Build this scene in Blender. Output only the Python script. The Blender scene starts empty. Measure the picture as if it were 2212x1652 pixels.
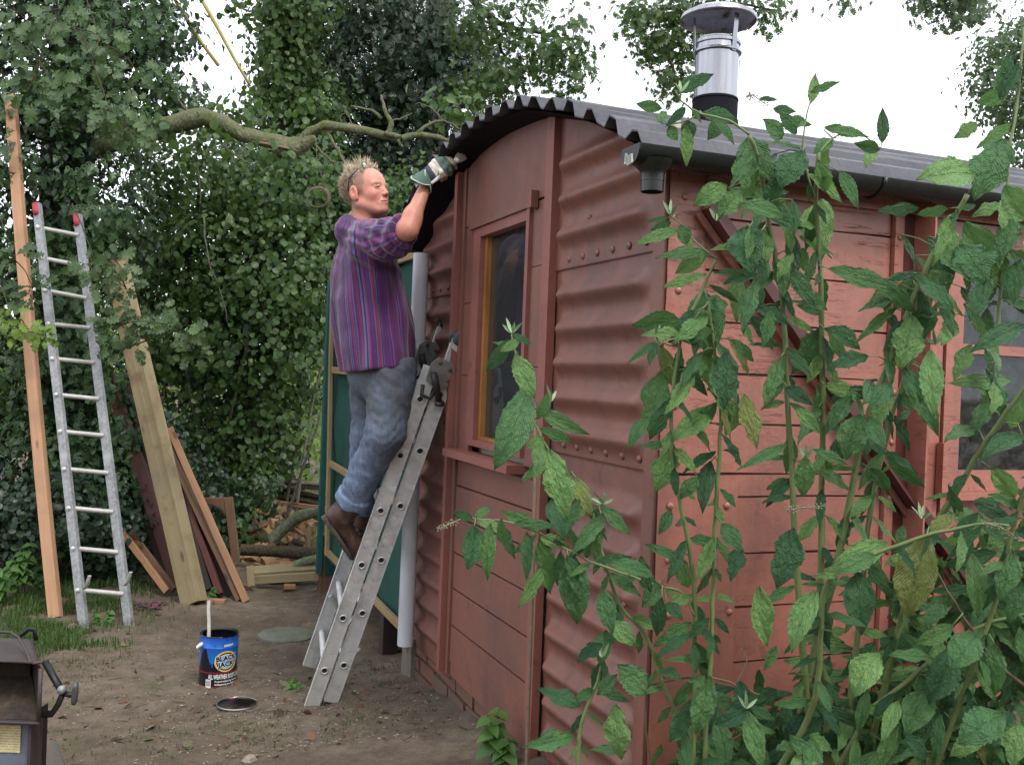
import bpy, math, random
import numpy as np
from mathutils import Vector, Matrix

random.seed(7)
RNG = np.random.default_rng(11)
scene = bpy.context.scene
COL = scene.collection
rad = math.radians

# ------------------------------------------------------------------ camera
FOC, ROLL, PITCH = 2130.0, 0.040, rad(-0.3)
CAM = Vector((0, 0, 1.62))
cd = bpy.data.cameras.new('camera')
cam = bpy.data.objects.new('camera', cd)
COL.objects.link(cam)
cam.matrix_world = Matrix.Translation(CAM) @ Matrix.Rotation(rad(90) + PITCH, 4, 'X') @ Matrix.Rotation(ROLL, 4, 'Z')
cd.sensor_width = 36
cd.lens = FOC / 2212 * 36
cd.clip_end = 600
cd.clip_start = 0.05
scene.camera = cam

# ------------------------------------------------------------------ sky, sun, exposure
SUN_EL, SUN_AZ = 52, 150          # azimuth measured clockwise from +Y (view direction)
world = bpy.data.worlds.new('World')
scene.world = world
world.use_nodes = True
nt = world.node_tree
nt.nodes.clear()
wo = nt.nodes.new('ShaderNodeOutputWorld')
bg = nt.nodes.new('ShaderNodeBackground')
sky = nt.nodes.new('ShaderNodeTexSky')
sky.sky_type = 'NISHITA'
sky.sun_disc = False
sky.sun_elevation = rad(SUN_EL)
sky.sun_rotation = rad(SUN_AZ)
sky.air_density = 1.2
sky.dust_density = 3.0
mixn = nt.nodes.new('ShaderNodeMix')
mixn.data_type = 'RGBA'
tcw = nt.nodes.new('ShaderNodeTexCoord')
cn = nt.nodes.new('ShaderNodeTexNoise')
cn.inputs['Scale'].default_value = 2.2
cn.inputs['Detail'].default_value = 4
cr = nt.nodes.new('ShaderNodeMapRange')
cr.inputs['From Min'].default_value = 0.3
cr.inputs['From Max'].default_value = 0.75
cr.inputs['To Min'].default_value = 0.72
cr.inputs['To Max'].default_value = 0.97
nt.links.new(tcw.outputs['Generated'], cn.inputs['Vector'])
nt.links.new(cn.outputs['Fac'], cr.inputs['Value'])
nt.links.new(cr.outputs['Result'], mixn.inputs['Factor'])
nt.links.new(sky.outputs['Color'], mixn.inputs['A'])
mixn.inputs['B'].default_value = (9.3, 9.6, 10.2, 1)      # the bright overcast layer
nt.links.new(mixn.outputs['Result'], bg.inputs['Color'])
bg.inputs['Strength'].default_value = 0.15
nt.links.new(bg.outputs['Background'], wo.inputs['Surface'])

sd = bpy.data.lights.new('sun', 'SUN')
sd.energy = 1.5
sd.angle = rad(12)
sd.color = (1.0, 0.95, 0.88)
sun = bpy.data.objects.new('sun', sd)
COL.objects.link(sun)
_e, _a = rad(SUN_EL), rad(SUN_AZ)
sun_dir = Vector((math.sin(_a) * math.cos(_e), math.cos(_a) * math.cos(_e), math.sin(_e)))
sun.rotation_euler = sun_dir.to_track_quat('Z', 'Y').to_euler()
sun.location = (3, -3, 8)

scene.view_settings.view_transform = 'Standard'
scene.view_settings.look = 'None'
scene.view_settings.exposure = 0.56
scene.view_settings.gamma = 1
scene.view_settings.use_curve_mapping = False
scene.render.engine = 'CYCLES'
scene.cycles.use_denoising = True
scene.cycles.max_bounces = 7
scene.cycles.transparent_max_bounces = 6
scene.cycles.sample_clamp_indirect = 6

# ------------------------------------------------------------------ places
def ray(px, py):
    xc, yc = (px - 1106) / FOC, -(py - 826) / FOC
    x = xc * math.cos(ROLL) - yc * math.sin(ROLL)
    z = xc * math.sin(ROLL) + yc * math.cos(ROLL)
    c, s = math.cos(PITCH), math.sin(PITCH)
    return Vector((x, c - z * s, s + z * c))

def at(px, py, Y):
    d = ray(px, py)
    return CAM + d * (Y / d.y)

def ground_z(x, y):
    s = .2 * x - .08 * (max(y, 3.) - 5) + .18
    return .5 * (s + math.sqrt(s * s + .01)) - .02

def gnd(px, py):
    d = ray(px, py)
    t = 0.5
    while t < 60:
        p = CAM + d * t
        if p.z < ground_z(p.x, p.y):
            break
        t += .002 * max(1, t)
    return p

_A = rad(21.2)
UU = Vector((-math.sin(_A), math.cos(_A), 0))       # along the gable wall, away from the near corner
VV = Vector((math.cos(_A), math.sin(_A), 0))        # along the long side
CC = Vector((.405, 2.72, 0))
ZZ = Vector((0, 0, 1))
WM = 2.40                                           # width of the wagon

def W(u, v, z):
    return CC + UU * u + VV * v + ZZ * z

def gab(px, py, v=0):
    d = ray(px, py)
    t = ((CC + VV * v - CAM).dot(VV)) / d.dot(VV)
    return CAM + d * t

def sidep(px, py, u=0):
    d = ray(px, py)
    t = ((CC + UU * u - CAM).dot(UU)) / d.dot(UU)
    return CAM + d * t

# ------------------------------------------------------------------ scene helpers
def wloc(o):
    p = Vector((0, 0, 0))
    while o is not None:
        p += o.location
        o = o.parent
    return p

def thing(name, label, cat, loc=(0, 0, 0), group=None):
    o = bpy.data.objects.new(name, None)
    o.empty_display_size = .1
    COL.objects.link(o)
    o.location = loc
    o['label'] = label
    o['category'] = cat
    if group:
        o['group'] = group
    return o

def tag(o, label, cat, group=None):
    o['label'] = label
    o['category'] = cat
    if group:
        o['group'] = group
    return o

def struct(o):
    o['kind'] = 'structure'
    return o

def stuff(o):
    o['kind'] = 'stuff'
    return o

def link(name, me, parent=None, mat=None, M=None):
    """link mesh as object; M is its world matrix (parents carry no rotation)"""
    o = bpy.data.objects.new(name, me)
    COL.objects.link(o)
    if mat is not None and not me.materials:
        me.materials.append(mat)
    if M is None:
        M = Matrix.Identity(4)
    if parent is not None:
        o.parent = parent
        M = Matrix.Translation(-wloc(parent)) @ M
    o.matrix_local = M
    return o

def recalc(me):
    import bmesh
    bm = bmesh.new()
    bm.from_mesh(me)
    bmesh.ops.recalc_face_normals(bm, faces=bm.faces)
    bm.to_mesh(me)
    bm.free()

class MB:
    def __init__(s):
        s.v, s.f = [], []

    def add(s, vs, fs):
        n = len(s.v)
        s.v += [tuple(v) for v in vs]
        s.f += [tuple(i + n for i in f) for f in fs]
        return s

    def hexa(s, c):
        """c: 8 corners, bottom ring 0-3, top ring 4-7"""
        return s.add(c, [(0, 3, 2, 1), (4, 5, 6, 7), (0, 1, 5, 4), (1, 2, 6, 5), (2, 3, 7, 6), (3, 0, 4, 7)])

    def wbox(s, u0, u1, v0, v1, z0, z1):
        return s.hexa([W(u0, v0, z0), W(u1, v0, z0), W(u1, v1, z0), W(u0, v1, z0),
                       W(u0, v0, z1), W(u1, v0, z1), W(u1, v1, z1), W(u0, v1, z1)])

    def box(s, x0, x1, y0, y1, z0, z1):
        return s.hexa([(x0, y0, z0), (x1, y0, z0), (x1, y1, z0), (x0, y1, z0),
                       (x0, y0, z1), (x1, y0, z1), (x1, y1, z1), (x0, y1, z1)])

    def prism(s, pts, off):
        """closed polygon pts extruded by vector off"""
        n = len(pts)
        a = [Vector(p) for p in pts]
        b = [p + Vector(off) for p in a]
        fs = [tuple(range(n)), tuple(range(2 * n - 1, n - 1, -1))]
        for i in range(n):
            j = (i + 1) % n
            fs.append((i, j, n + j, n + i))
        return s.add(a + b, fs)

    def tube(s, pts, r, n=8, cap=True, flat=1.0):
        pts = [Vector(p) for p in pts]
        m = len(pts)
        rr = r if isinstance(r, (list, tuple)) else [r] * m
        d0 = (pts[1] - pts[0]).normalized()
        a = d0.orthogonal().normalized()
        vs = []
        for i, p in enumerate(pts):
            if i == 0: d = pts[1] - pts[0]
            elif i == m - 1: d = pts[-1] - pts[-2]
            else: d = (pts[i + 1] - pts[i]).normalized() + (pts[i] - pts[i - 1]).normalized()
            d = d.normalized()
            a = (a - d * a.dot(d)).normalized()
            b = d.cross(a)
            for k in range(n):
                t = 2 * math.pi * k / n
                vs.append(p + a * (math.cos(t) * rr[i]) + b * (math.sin(t) * rr[i] * flat))
        fs = []
        for i in range(m - 1):
            for k in range(n):
                l = (k + 1) % n
                fs.append((i * n + k, i * n + l, (i + 1) * n + l, (i + 1) * n + k))
        if cap:
            fs.append(tuple(range(n - 1, -1, -1)))
            fs.append(tuple((m - 1) * n + k for k in range(n)))
        return s.add(vs, fs)

    def lathe(s, prof, c, n=24, axis=None, cap=True):
        """prof [(r, h)] about axis through c"""
        c = Vector(c)
        ax = Vector(axis).normalized() if axis is not None else ZZ
        a = ax.orthogonal().normalized() if abs(ax.z) < .999 else Vector((1, 0, 0))
        b = ax.cross(a)
        vs, fs = [], []
        for r, h in prof:
            for k in range(n):
                t = 2 * math.pi * k / n
                vs.append(c + ax * h + a * (r * math.cos(t)) + b * (r * math.sin(t)))
        for i in range(len(prof) - 1):
            for k in range(n):
                l = (k + 1) % n
                fs.append((i * n + k, i * n + l, (i + 1) * n + l, (i + 1) * n + k))
        if cap:
            if prof[0][0] > 1e-5: fs.append(tuple(range(n - 1, -1, -1)))
            if prof[-1][0] > 1e-5: fs.append(tuple((len(prof) - 1) * n + k for k in range(n)))
        return s.add(vs, fs)

    def mesh(s, name, mat=None, smooth=False, rec=True):
        me = bpy.data.meshes.new(name)
        me.from_pydata(s.v, [], s.f)
        if rec:
            recalc(me)
        if smooth:
            me.polygons.foreach_set('use_smooth', [True] * len(me.polygons))
            if smooth != 'all':
                try:
                    me.set_sharp_from_angle(angle=rad(38))
                except Exception:
                    pass
        if mat is not None:
            me.materials.append(mat)
        me.update()
        return me

    def obj(s, name, mat, parent=None, smooth=False, M=None, rec=True):
        return link(name, s.mesh(name, mat, smooth, rec), parent, None, M)

def npmesh(name, V, F, mat=None, smooth=False, attrs=None):
    """V (n,3) array, F (m,k) int array with constant k, attrs {name: per-vertex floats}"""
    me = bpy.data.meshes.new(name)
    n, (m, k) = len(V), F.shape
    me.vertices.add(n)
    me.vertices.foreach_set('co', np.ascontiguousarray(V, dtype=np.float32).ravel())
    me.loops.add(m * k)
    me.loops.foreach_set('vertex_index', np.ascontiguousarray(F, dtype=np.int32).ravel())
    me.polygons.add(m)
    me.polygons.foreach_set('loop_start', np.arange(0, m * k, k, dtype=np.int32))
    me.polygons.foreach_set('loop_total', np.full(m, k, dtype=np.int32))
    if smooth:
        me.polygons.foreach_set('use_smooth', np.ones(m, dtype=bool))
    me.update(calc_edges=True)
    for nm, a in (attrs or {}).items():
        a = np.asarray(a, dtype=np.float32)
        if a.ndim == 1:
            at_ = me.attributes.new(nm, 'FLOAT', 'POINT')
            at_.data.foreach_set('value', a)
        else:
            at_ = me.attributes.new(nm, 'FLOAT_COLOR', 'POINT')
            if a.shape[1] == 3:
                a = np.concatenate([a, np.ones((len(a), 1), np.float32)], 1)
            at_.data.foreach_set('color', a.ravel())
    if mat is not None:
        me.materials.append(mat)
    return me

def beam(name, p0, p1, w, t, mat, parent=None, face=(0, -1, 0), bow=0.0, seg=6, chamf=.003, lenx=None, uneven=.0015):
    """a piece of timber from p0 to p1, w wide (seen), t thick, its wide face towards `face`; local Z runs along it"""
    p0, p1 = Vector(p0), Vector(p1)
    L = (p1 - p0).length
    z = (p1 - p0).normalized()
    y = Vector(face)
    y = (y - z * y.dot(z)).normalized()
    x = y.cross(z)
    M = Matrix((x, y, z)).transposed().to_4x4()
    M.translation = p0
    c = min(chamf, w * .2, t * .2)
    prof = [(-w / 2 + c, -t / 2), (w / 2 - c, -t / 2), (w / 2, -t / 2 + c), (w / 2, t / 2 - c),
            (w / 2 - c, t / 2), (-w / 2 + c, t / 2), (-w / 2, t / 2 - c), (-w / 2, -t / 2 + c)]
    rnd = random.Random(int(L * 1e4) + int(w * 1e5))
    vs, fs = [], []
    for i in range(seg + 1):
        h = i / seg
        bx = bow * math.sin(math.pi * h)
        j = [rnd.uniform(-uneven, uneven) for _ in range(2)]
        for (a, b) in prof:
            vs.append((a + bx + j[0], b + j[1], L * h))
    for i in range(seg):
        for k in range(8):
            l = (k + 1) % 8
            fs.append((i * 8 + k, i * 8 + l, (i + 1) * 8 + l, (i + 1) * 8 + k))
    fs.append(tuple(range(7, -1, -1)))
    fs.append(tuple(seg * 8 + k for k in range(8)))
    m = MB().add(vs, fs)
    me = m.mesh(name, mat)
    return link(name, me, parent, None, M)

# ------------------------------------------------------------------ materials
class NB:
    """small node builder"""
    def __init__(s, name):
        s.m = bpy.data.materials.new(name)
        s.m.use_nodes = True
        s.t = s.m.node_tree
        s.t.nodes.clear()
        s.out = s.n('ShaderNodeOutputMaterial')

    def n(s, typ, **kw):
        nd = s.t.nodes.new(typ)
        for k, v in kw.items():
            setattr(nd, k, v)
        return nd

    def set(s, sock, val):
        if isinstance(val, bpy.types.NodeSocket):
            s.t.links.new(val, sock)
        elif isinstance(val, (tuple, list)) and len(val) == 3 and sock.type == 'RGBA':
            sock.default_value = (*val, 1)
        else:
            sock.default_value = val

    def coord(s, which='Object', scale=(1, 1, 1), rot=(0, 0, 0)):
        tc = s.n('ShaderNodeTexCoord')
        mp = s.n('ShaderNodeMapping')
        s.t.links.new(tc.outputs[which], mp.inputs['Vector'])
        mp.inputs['Scale'].default_value = scale
        mp.inputs['Rotation'].default_value = rot
        return mp.outputs['Vector']

    def noise(s, vec, scale, detail=4, rough=.55, dist=0):
        nd = s.n('ShaderNodeTexNoise')
        s.set(nd.inputs['Vector'], vec)
        nd.inputs['Scale'].default_value = scale
        nd.inputs['Detail'].default_value = detail
        nd.inputs['Roughness'].default_value = rough
        nd.inputs['Distortion'].default_value = dist
        return nd.outputs['Fac']

    def voro(s, vec, scale, feature='F1', out='Distance', rand=1):
        nd = s.n('ShaderNodeTexVoronoi')
        nd.feature = feature
        s.set(nd.inputs['Vector'], vec)
        nd.inputs['Scale'].default_value = scale
        nd.inputs['Randomness'].default_value = rand
        return nd.outputs[out]

    def rng(s, val, a, b, c=0, d=1):
        nd = s.n('ShaderNodeMapRange')
        s.set(nd.inputs['Value'], val)
        for k, v in zip(('From Min', 'From Max', 'To Min', 'To Max'), (a, b, c, d)):
            nd.inputs[k].default_value = v
        return nd.outputs['Result']

    def math(s, op, a, b=0.0, clamp=False):
        nd = s.n('ShaderNodeMath', operation=op, use_clamp=clamp)
        s.set(nd.inputs[0], a)
        s.set(nd.inputs[1], b)
        return nd.outputs[0]

    def mix(s, f, a, b, blend='MIX'):
        nd = s.n('ShaderNodeMix', data_type='RGBA', blend_type=blend)
        s.set(nd.inputs['Factor'], f)
        s.set(nd.inputs['A'], a)
        s.set(nd.inputs['B'], b)
        return nd.outputs['Result']

    def ramp(s, f, stops):
        nd = s.n('ShaderNodeValToRGB')
        s.set(nd.inputs['Fac'], f)
        cr_ = nd.color_ramp
        while len(cr_.elements) < len(stops):
            cr_.elements.new(0.5)
        for e, (p, c) in zip(cr_.elements, stops):
            e.position = p
            e.color = (*c, 1)
        return nd.outputs['Color']

    def attr(s, name, out='Fac'):
        nd = s.n('ShaderNodeAttribute', attribute_name=name)
        return nd.outputs[out]

    def bump(s, h, strength=.3, dist=.01, normal=None):
        nd = s.n('ShaderNodeBump')
        nd.inputs['Strength'].default_value = strength
        nd.inputs['Distance'].default_value = dist
        s.set(nd.inputs['Height'], h)
        if normal is not None:
            s.set(nd.inputs['Normal'], normal)
        return nd.outputs['Normal']

    def bsdf(s, base, rough=.6, metal=0, normal=None, spec=.5, **kw):
        nd = s.n('ShaderNodeBsdfPrincipled')
        s.set(nd.inputs['Base Color'], base)
        s.set(nd.inputs['Roughness'], rough)
        s.set(nd.inputs['Metallic'], metal)
        s.set(nd.inputs['Specular IOR Level'], spec)
        if normal is not None:
            s.set(nd.inputs['Normal'], normal)
        for k, v in kw.items():
            s.set(nd.inputs[k.replace('_', ' ')], v)
        s.t.links.new(nd.outputs[0], s.out.inputs['Surface'])
        return nd

def simple(name, col, rough=.6, metal=0, var=.25, scale=20, bump=.15, spec=.5, dist=.003):
    b = NB(name)
    c = b.coord()
    n1 = b.noise(c, scale, 5)
    n2 = b.noise(c, scale * .17, 3)
    f = b.math('ADD', b.math('MULTIPLY', n1, .6), b.math('MULTIPLY', n2, .4))
    lo = tuple(x * (1 - var) for x in col)
    hi = tuple(min(1, x * (1 + var)) for x in col)
    b.bsdf(b.ramp(f, [(.3, lo), (.7, hi)]), b.rng(n1, .3, .7, rough - .06, rough + .08), metal,
           b.bump(n1, bump, dist), spec)
    return b.m

def wood(name, c1, c2, rough=.75, grain=60, along=1.6, knots=True, stain=None):
    """grain runs along local Z"""
    b = NB(name)
    c = b.coord('Object', (1, 1, 1))
    oi = b.n('ShaderNodeObjectInfo').outputs['Random']
    mp = b.n('ShaderNodeMapping')
    b.t.links.new(c, mp.inputs['Vector'])
    mp.inputs['Scale'].default_value = (grain, grain, along)
    cb = b.n('ShaderNodeCombineXYZ')
    b.set(cb.inputs[2], b.math('MULTIPLY', oi, 37.0))
    b.t.links.new(cb.outputs[0], mp.inputs['Location'])
    g = b.noise(mp.outputs[0], 1, 5, .6, .6)
    g2 = b.noise(mp.outputs[0], .22, 3, .5, 1.2)
    f = b.math('ADD', b.math('MULTIPLY', g, .55), b.math('MULTIPLY', g2, .45))
    col = b.ramp(f, [(.32, c1), (.5, tuple((x + y) / 2 for x, y in zip(c1, c2))), (.68, c2)])
    big = b.noise(c, 2.5, 4, .6)
    col = b.mix(b.rng(big, .45, .75, 0, .55), col, tuple(x * .5 for x in c1))
    if knots:
        mk = b.n('ShaderNodeMapping')
        b.t.links.new(c, mk.inputs['Vector'])
        mk.inputs['Scale'].default_value = (9, 9, 3.2)
        b.t.links.new(cb.outputs[0], mk.inputs['Location'])
        k = b.voro(mk.outputs[0], 1)
        col = b.mix(b.rng(k, .10, .17, .8, 0), col, tuple(x * .35 for x in c1))
    if stain:
        s2 = b.noise(c, 5, 5, .65)
        col = b.mix(b.rng(s2, .52, .66, 0, .8), col, stain)
    b.bsdf(col, b.rng(g, .3, .7, rough - .08, rough + .1), 0, b.bump(f, .35, .003))
    return b.m

def red_paint(name, base, dirt_or_grey, rough, gloss_noise=True, drips=.65, cracks=0.0):
    b = NB(name)
    c = b.coord()
    n1 = b.noise(c, 3.2, 5, .6)
    n2 = b.noise(c, 38, 4, .6)
    n3 = b.noise(b.coord('Object', (14, 14, 1.2)), 1, 5, .65)      # runs down the wall
    v = b.voro(c, 26)
    col = b.mix(b.rng(n1, .35, .7, 0, .55), base, tuple(x * .72 for x in base))
    col = b.mix(b.rng(n3, .5, .74, 0, drips), col, dirt_or_grey)
    n4 = b.noise(c, 75, 3, .7)
    col = b.mix(b.rng(n4, .69, .76, 0, .8), col, tuple(min(1, x * 1.6 + .05) for x in base))
    n5 = b.noise(c, 11, 6, .7)
    col = b.mix(b.rng(n5, .60, .74, 0, .75), col, (.045, .030, .028))
    n6 = b.noise(c, 1.7, 6, .7)
    col = b.mix(b.rng(n6, .48, .70, 0, .55), col, (.075, .048, .045))
    h = b.math('ADD', b.math('MULTIPLY', n2, .5), b.math('MULTIPLY', b.noise(c, 9, 4), 1.0))
    nrm = b.bump(h, .5, .006)
    nrm = b.bump(b.noise(c, 130, 3), .25, .0015, nrm)
    # long cracks and lifted paint following the boards
    ck = b.noise(b.coord('Object', (3.0, 3.0, 42), (0, 0, rad(-21.2))), 1, 5, .7, .4)
    ckl = b.rng(b.math('ABSOLUTE', b.math('SUBTRACT', ck, .56)), .0, .012, 1, 0)
    sel_ = b.rng(b.noise(c, 4.5, 3), .5, .6, 0, 1)
    ckl = b.math('MULTIPLY', ckl, sel_)
    if cracks:
        col = b.mix(b.math('MULTIPLY', ckl, cracks), col, (.10, .035, .03))
        nrm = b.bump(b.math('SUBTRACT', 1.0, ckl), .5, .004, nrm)
        hi_ = b.noise(c, 52, 4, .8)
        col = b.mix(b.rng(hi_, .66, .72, 0, .55), col, (.55, .30, .25))
    b.bsdf(col, b.rng(n1, .3, .7, rough - .08, rough + .14), 0, nrm, .5)
    return b.m

RED = (.260, .082, .060)
M = {}
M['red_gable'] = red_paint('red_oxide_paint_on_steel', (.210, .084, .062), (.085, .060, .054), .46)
M['red_side'] = red_paint('red_oxide_paint_glossy', (.385, .148, .108), (.24, .105, .085), .34, cracks=.8)  # paler red than the gable: brighter sky light put into the colour
M['red_wood'] = red_paint('red_oxide_paint_on_boards', (.210, .083, .060), (.095, .060, .052), .50, drips=.45)
M['red_trim'] = red_paint('red_oxide_paint_on_trim', (.265, .094, .074), (.17, .075, .06), .45, drips=.3)
M['red_dark'] = simple('dark_maroon_paint', (.085, .026, .022), .42, var=.3, scale=30)
M['bitumen'] = simple('black_bitumen', (.009, .009, .013), .85, var=.35, scale=40, bump=.3, spec=.15)

b = NB('weathered_roof_coating')
c = b.coord()
n1 = b.noise(c, 4, 6, .65); n2 = b.noise(c, 60, 4)
col = b.ramp(n1, [(.3, (.026, .026, .034)), (.55, (.055, .053, .066)), (.75, (.10, .095, .11))])
b.bsdf(col, b.rng(n2, .3, .7, .45, .68), 0, b.bump(n2, .35, .004))
M['roof'] = b.m

M['gutter'] = simple('black_plastic', (.010, .013, .012), .28, var=.2, scale=15, bump=.08)
M['varnish'] = wood('varnished_wood', (.27, .105, .022), (.40, .18, .05), .3, 40, 2, False)
M['inside'] = simple('painted_inside_panel', (.46, .43, .33), .7, var=.12, scale=4)
M['dark_metal'] = simple('blackened_steel', (.02, .02, .022), .5, .4)

b = NB('dusty_window_glass')
c = b.coord()
n = b.noise(c, 30, 5, .7)
n2 = b.voro(c, 90)
g1 = b.n('ShaderNodeBsdfGlossy'); g1.inputs['Roughness'].default_value = .03
g1.inputs['Color'].default_value = (.9, .95, 1, 1)
tr = b.n('ShaderNodeBsdfTransparent'); tr.inputs['Color'].default_value = (.72, .75, .74, 1)
fr = b.n('ShaderNodeFresnel'); fr.inputs['IOR'].default_value = 1.5
m1 = b.n('ShaderNodeMixShader')
b.t.links.new(fr.outputs[0], m1.inputs[0]); b.t.links.new(tr.outputs[0], m1.inputs[1]); b.t.links.new(g1.outputs[0], m1.inputs[2])
df = b.n('ShaderNodeBsdfDiffuse'); df.inputs['Color'].default_value = (.45, .45, .43, 1)
m2 = b.n('ShaderNodeMixShader')
dust = b.math('ADD', b.rng(n, .45, .8, .02, .16), b.rng(n2, .0, .12, .5, 0))
b.set(m2.inputs[0], dust)
b.t.links.new(m1.outputs[0], m2.inputs[1]); b.t.links.new(df.outputs[0], m2.inputs[2])
b.t.links.new(m2.outputs[0], b.out.inputs['Surface'])
M['glass'] = b.m
M['glass_clean'] = b.m.copy(); M['glass_clean'].name = 'clean_window_glass'
for nd_ in M['glass_clean'].node_tree.nodes:
    if nd_.type == 'MATH' and nd_.operation == 'ADD':
        for l_ in list(nd_.outputs[0].links):
            sk_ = l_.to_socket; M['glass_clean'].node_tree.links.remove(l_); sk_.default_value = .03

b = NB('brushed_stainless')
c = b.coord('Object', (60, 60, 3))
n1 = b.noise(c, 1, 3)
b.bsdf(b.ramp(n1, [(.3, (.26, .26, .28)), (.7, (.42, .42, .45))]), b.rng(n1, .3, .7, .22, .34), 1.0, b.bump(n1, .08, .001))
M['steel'] = b.m
M['alu_dull'] = None

def alu(name, dirt_or_grey=.5):
    b = NB(name)
    c = b.coord()
    n1 = b.noise(c, 14, 6, .7)
    n2 = b.noise(c, 55, 4, .7)
    base = b.mix(b.rng(n1, .3, .7), (.46, .465, .47), (.66, .665, .66))
    base = b.mix(b.rng(n2, .56, .72, 0, dirt_or_grey), base, (.13, .115, .10))
    base = b.mix(b.rng(b.noise(c, 22, 4, .8), .60, .68, 0, .7), base, (.60, .59, .56))
    mt = b.rng(n1, .35, .65, .45, .15)
    b.bsdf(base, b.rng(n2, .3, .7, .38, .6), mt, b.bump(n2, .12, .002))
    return b.m
M['alu'] = alu('weathered_aluminium')
M['alu_dull'] = simple('dull_scuffed_aluminium', (.27, .275, .28), .5, .35, var=.5, scale=45, bump=.2)

b = NB('brick_clay')
c = b.coord()
oi = b.n('ShaderNodeObjectInfo').outputs['Random']
n1 = b.noise(c, 28, 6, .7)
base = b.mix(oi, (.20, .085, .05), (.13, .075, .052))
base = b.mix(b.rng(n1, .4, .7, 0, .8), base, (.095, .078, .06))
b.bsdf(base, .9, 0, b.bump(n1, .6, .006))
M['brick'] = b.m
M['mortar'] = simple('old_mortar', (.13, .115, .095), .95, var=.35, scale=50, bump=.5)

# ------------------------------------------------------------------ ground
def vnoise(x, y, s, seed=0):
    """cheap smooth value noise on arrays"""
    x = x * s; y = y * s
    xi, yi = np.floor(x).astype(int), np.floor(y).astype(int)
    fx, fy = x - xi, y - yi
    fx = fx * fx * (3 - 2 * fx); fy = fy * fy * (3 - 2 * fy)
    def h(a, b_):
        n = (a * 374761393 + b_ * 668265263 + seed * 982451653) & 0x7fffffff
        n = ((n ^ (n >> 13)) * 1274126177) & 0x7fffffff
        return (n & 0xffff) / 65535.0
    return (h(xi, yi) * (1 - fx) + h(xi + 1, yi) * fx) * (1 - fy) + (h(xi, yi + 1) * (1 - fx) + h(xi + 1, yi + 1) * fx) * fy

def gz_arr(x, y):
    s = .2 * x - .08 * (np.maximum(y, 3.) - 5) + .18
    base = .5 * (s + np.sqrt(s * s + .01)) - .02
    base = np.minimum(base, 1.2)
    rough = (vnoise(x, y, 1.3, 1) - .5) * .05 + (vnoise(x, y, 5, 2) - .5) * .018 + (vnoise(x, y, 16, 3) - .5) * .010 + (vnoise(x, y, 45, 4) - .5) * .006
    rough += np.maximum(0, vnoise(x, y, 30, 9) - .72) * .03
    far = np.clip((y - 9) / 8, 0, 1)
    return base + rough * (1 - .3 * far)

xs = np.concatenate([[-120, -60, -30, -18], np.arange(-12, -4, .12), np.arange(-4, 1.6, .022), np.arange(1.6, 8, .25), [12, 20, 40, 80, 120]])
ys = np.concatenate([[-60, -30, -12, -5], np.arange(-2, 3.2, .25), np.arange(3.2, 9.5, .022), np.arange(9.5, 20, .3), [24, 30, 45, 70, 110, 200]])
X, Y = np.meshgrid(xs, ys)
Z = gz_arr(X, Y)
nx, ny = len(xs), len(ys)
idx = np.arange(nx * ny).reshape(ny, nx)
F = np.stack([idx[:-1, :-1], idx[:-1, 1:], idx[1:, 1:], idx[1:, :-1]], -1).reshape(-1, 4)

b = NB('trodden_earth')
c = b.coord()
n1 = b.noise(c, 1.3, 6, .6); n2 = b.noise(c, 9, 6, .7); n3 = b.noise(c, 70, 4, .7)
col = b.ramp(n1, [(.3, (.085, .062, .045)), (.5, (.135, .102, .075)), (.72, (.185, .145, .110))])
col = b.mix(b.rng(n2, .42, .66, 0, .75), col, (.062, .047, .035))
col = b.mix(b.rng(n3, .58, .75, 0, .55), col, (.22, .18, .14))
col = b.mix(b.rng(b.noise(c, 3.1, 5, .7), .57, .70, 0, .6), col, (.065, .085, .025))
v1 = b.voro(c, 55)
vcol = b.voro(c, 55, out='Color')
sel = b.math('MULTIPLY', b.rng(v1, .10, .17, 1, 0), b.rng(vcol, .72, .80, 0, 1))
col = b.mix(b.math('MULTIPLY', sel, .8), col, (.36, .31, .25))
h = b.math('ADD', b.math('MULTIPLY', n2, 1.0), b.math('MULTIPLY', n3, .45))
h = b.math('ADD', h, b.math('MULTIPLY', sel, .3))
b.bsdf(col, .95, 0, b.bump(h, .8, .018), .25)
M['earth'] = b.m
ground = struct(link('ground', npmesh('ground', np.stack([X.ravel(), Y.ravel(), Z.ravel()], 1), F, M['earth'], True)))

def gza(x, y):
    return float(gz_arr(np.array([x], float), np.array([y], float))[0])
# ================================================================== the wagon
wagon = thing('railway_wagon', 'old red-painted railway van body with corrugated ends, curved black roof and steel flue', 'railway wagon', W(1.2, 1.5, .25))

def roof_z(u):
    """underside arc of the gable"""
    return 2.577 - (u - 1.2) ** 2 / 4

TOP = [(-.16, 2.25), (-.04, 2.298), (.083, 2.36), (.216, 2.41), (.35, 2.465), (.493, 2.507), (.647, 2.552), (.785, 2.585), (.9, 2.600), (1.03, 2.61),
       (1.19, 2.618), (1.36, 2.616), (1.55, 2.602), (1.66, 2.59), (1.81, 2.552), (1.98, 2.508), (2.135, 2.455), (2.25, 2.395), (2.36, 2.31), (2.5, 2.2)]
def top_z(u):
    for (a, za), (b_, zb) in zip(TOP, TOP[1:]):
        if a <= u <= b_:
            t = (u - a) / (b_ - a)
            return za + (zb - za) * t
    return 2.2

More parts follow.
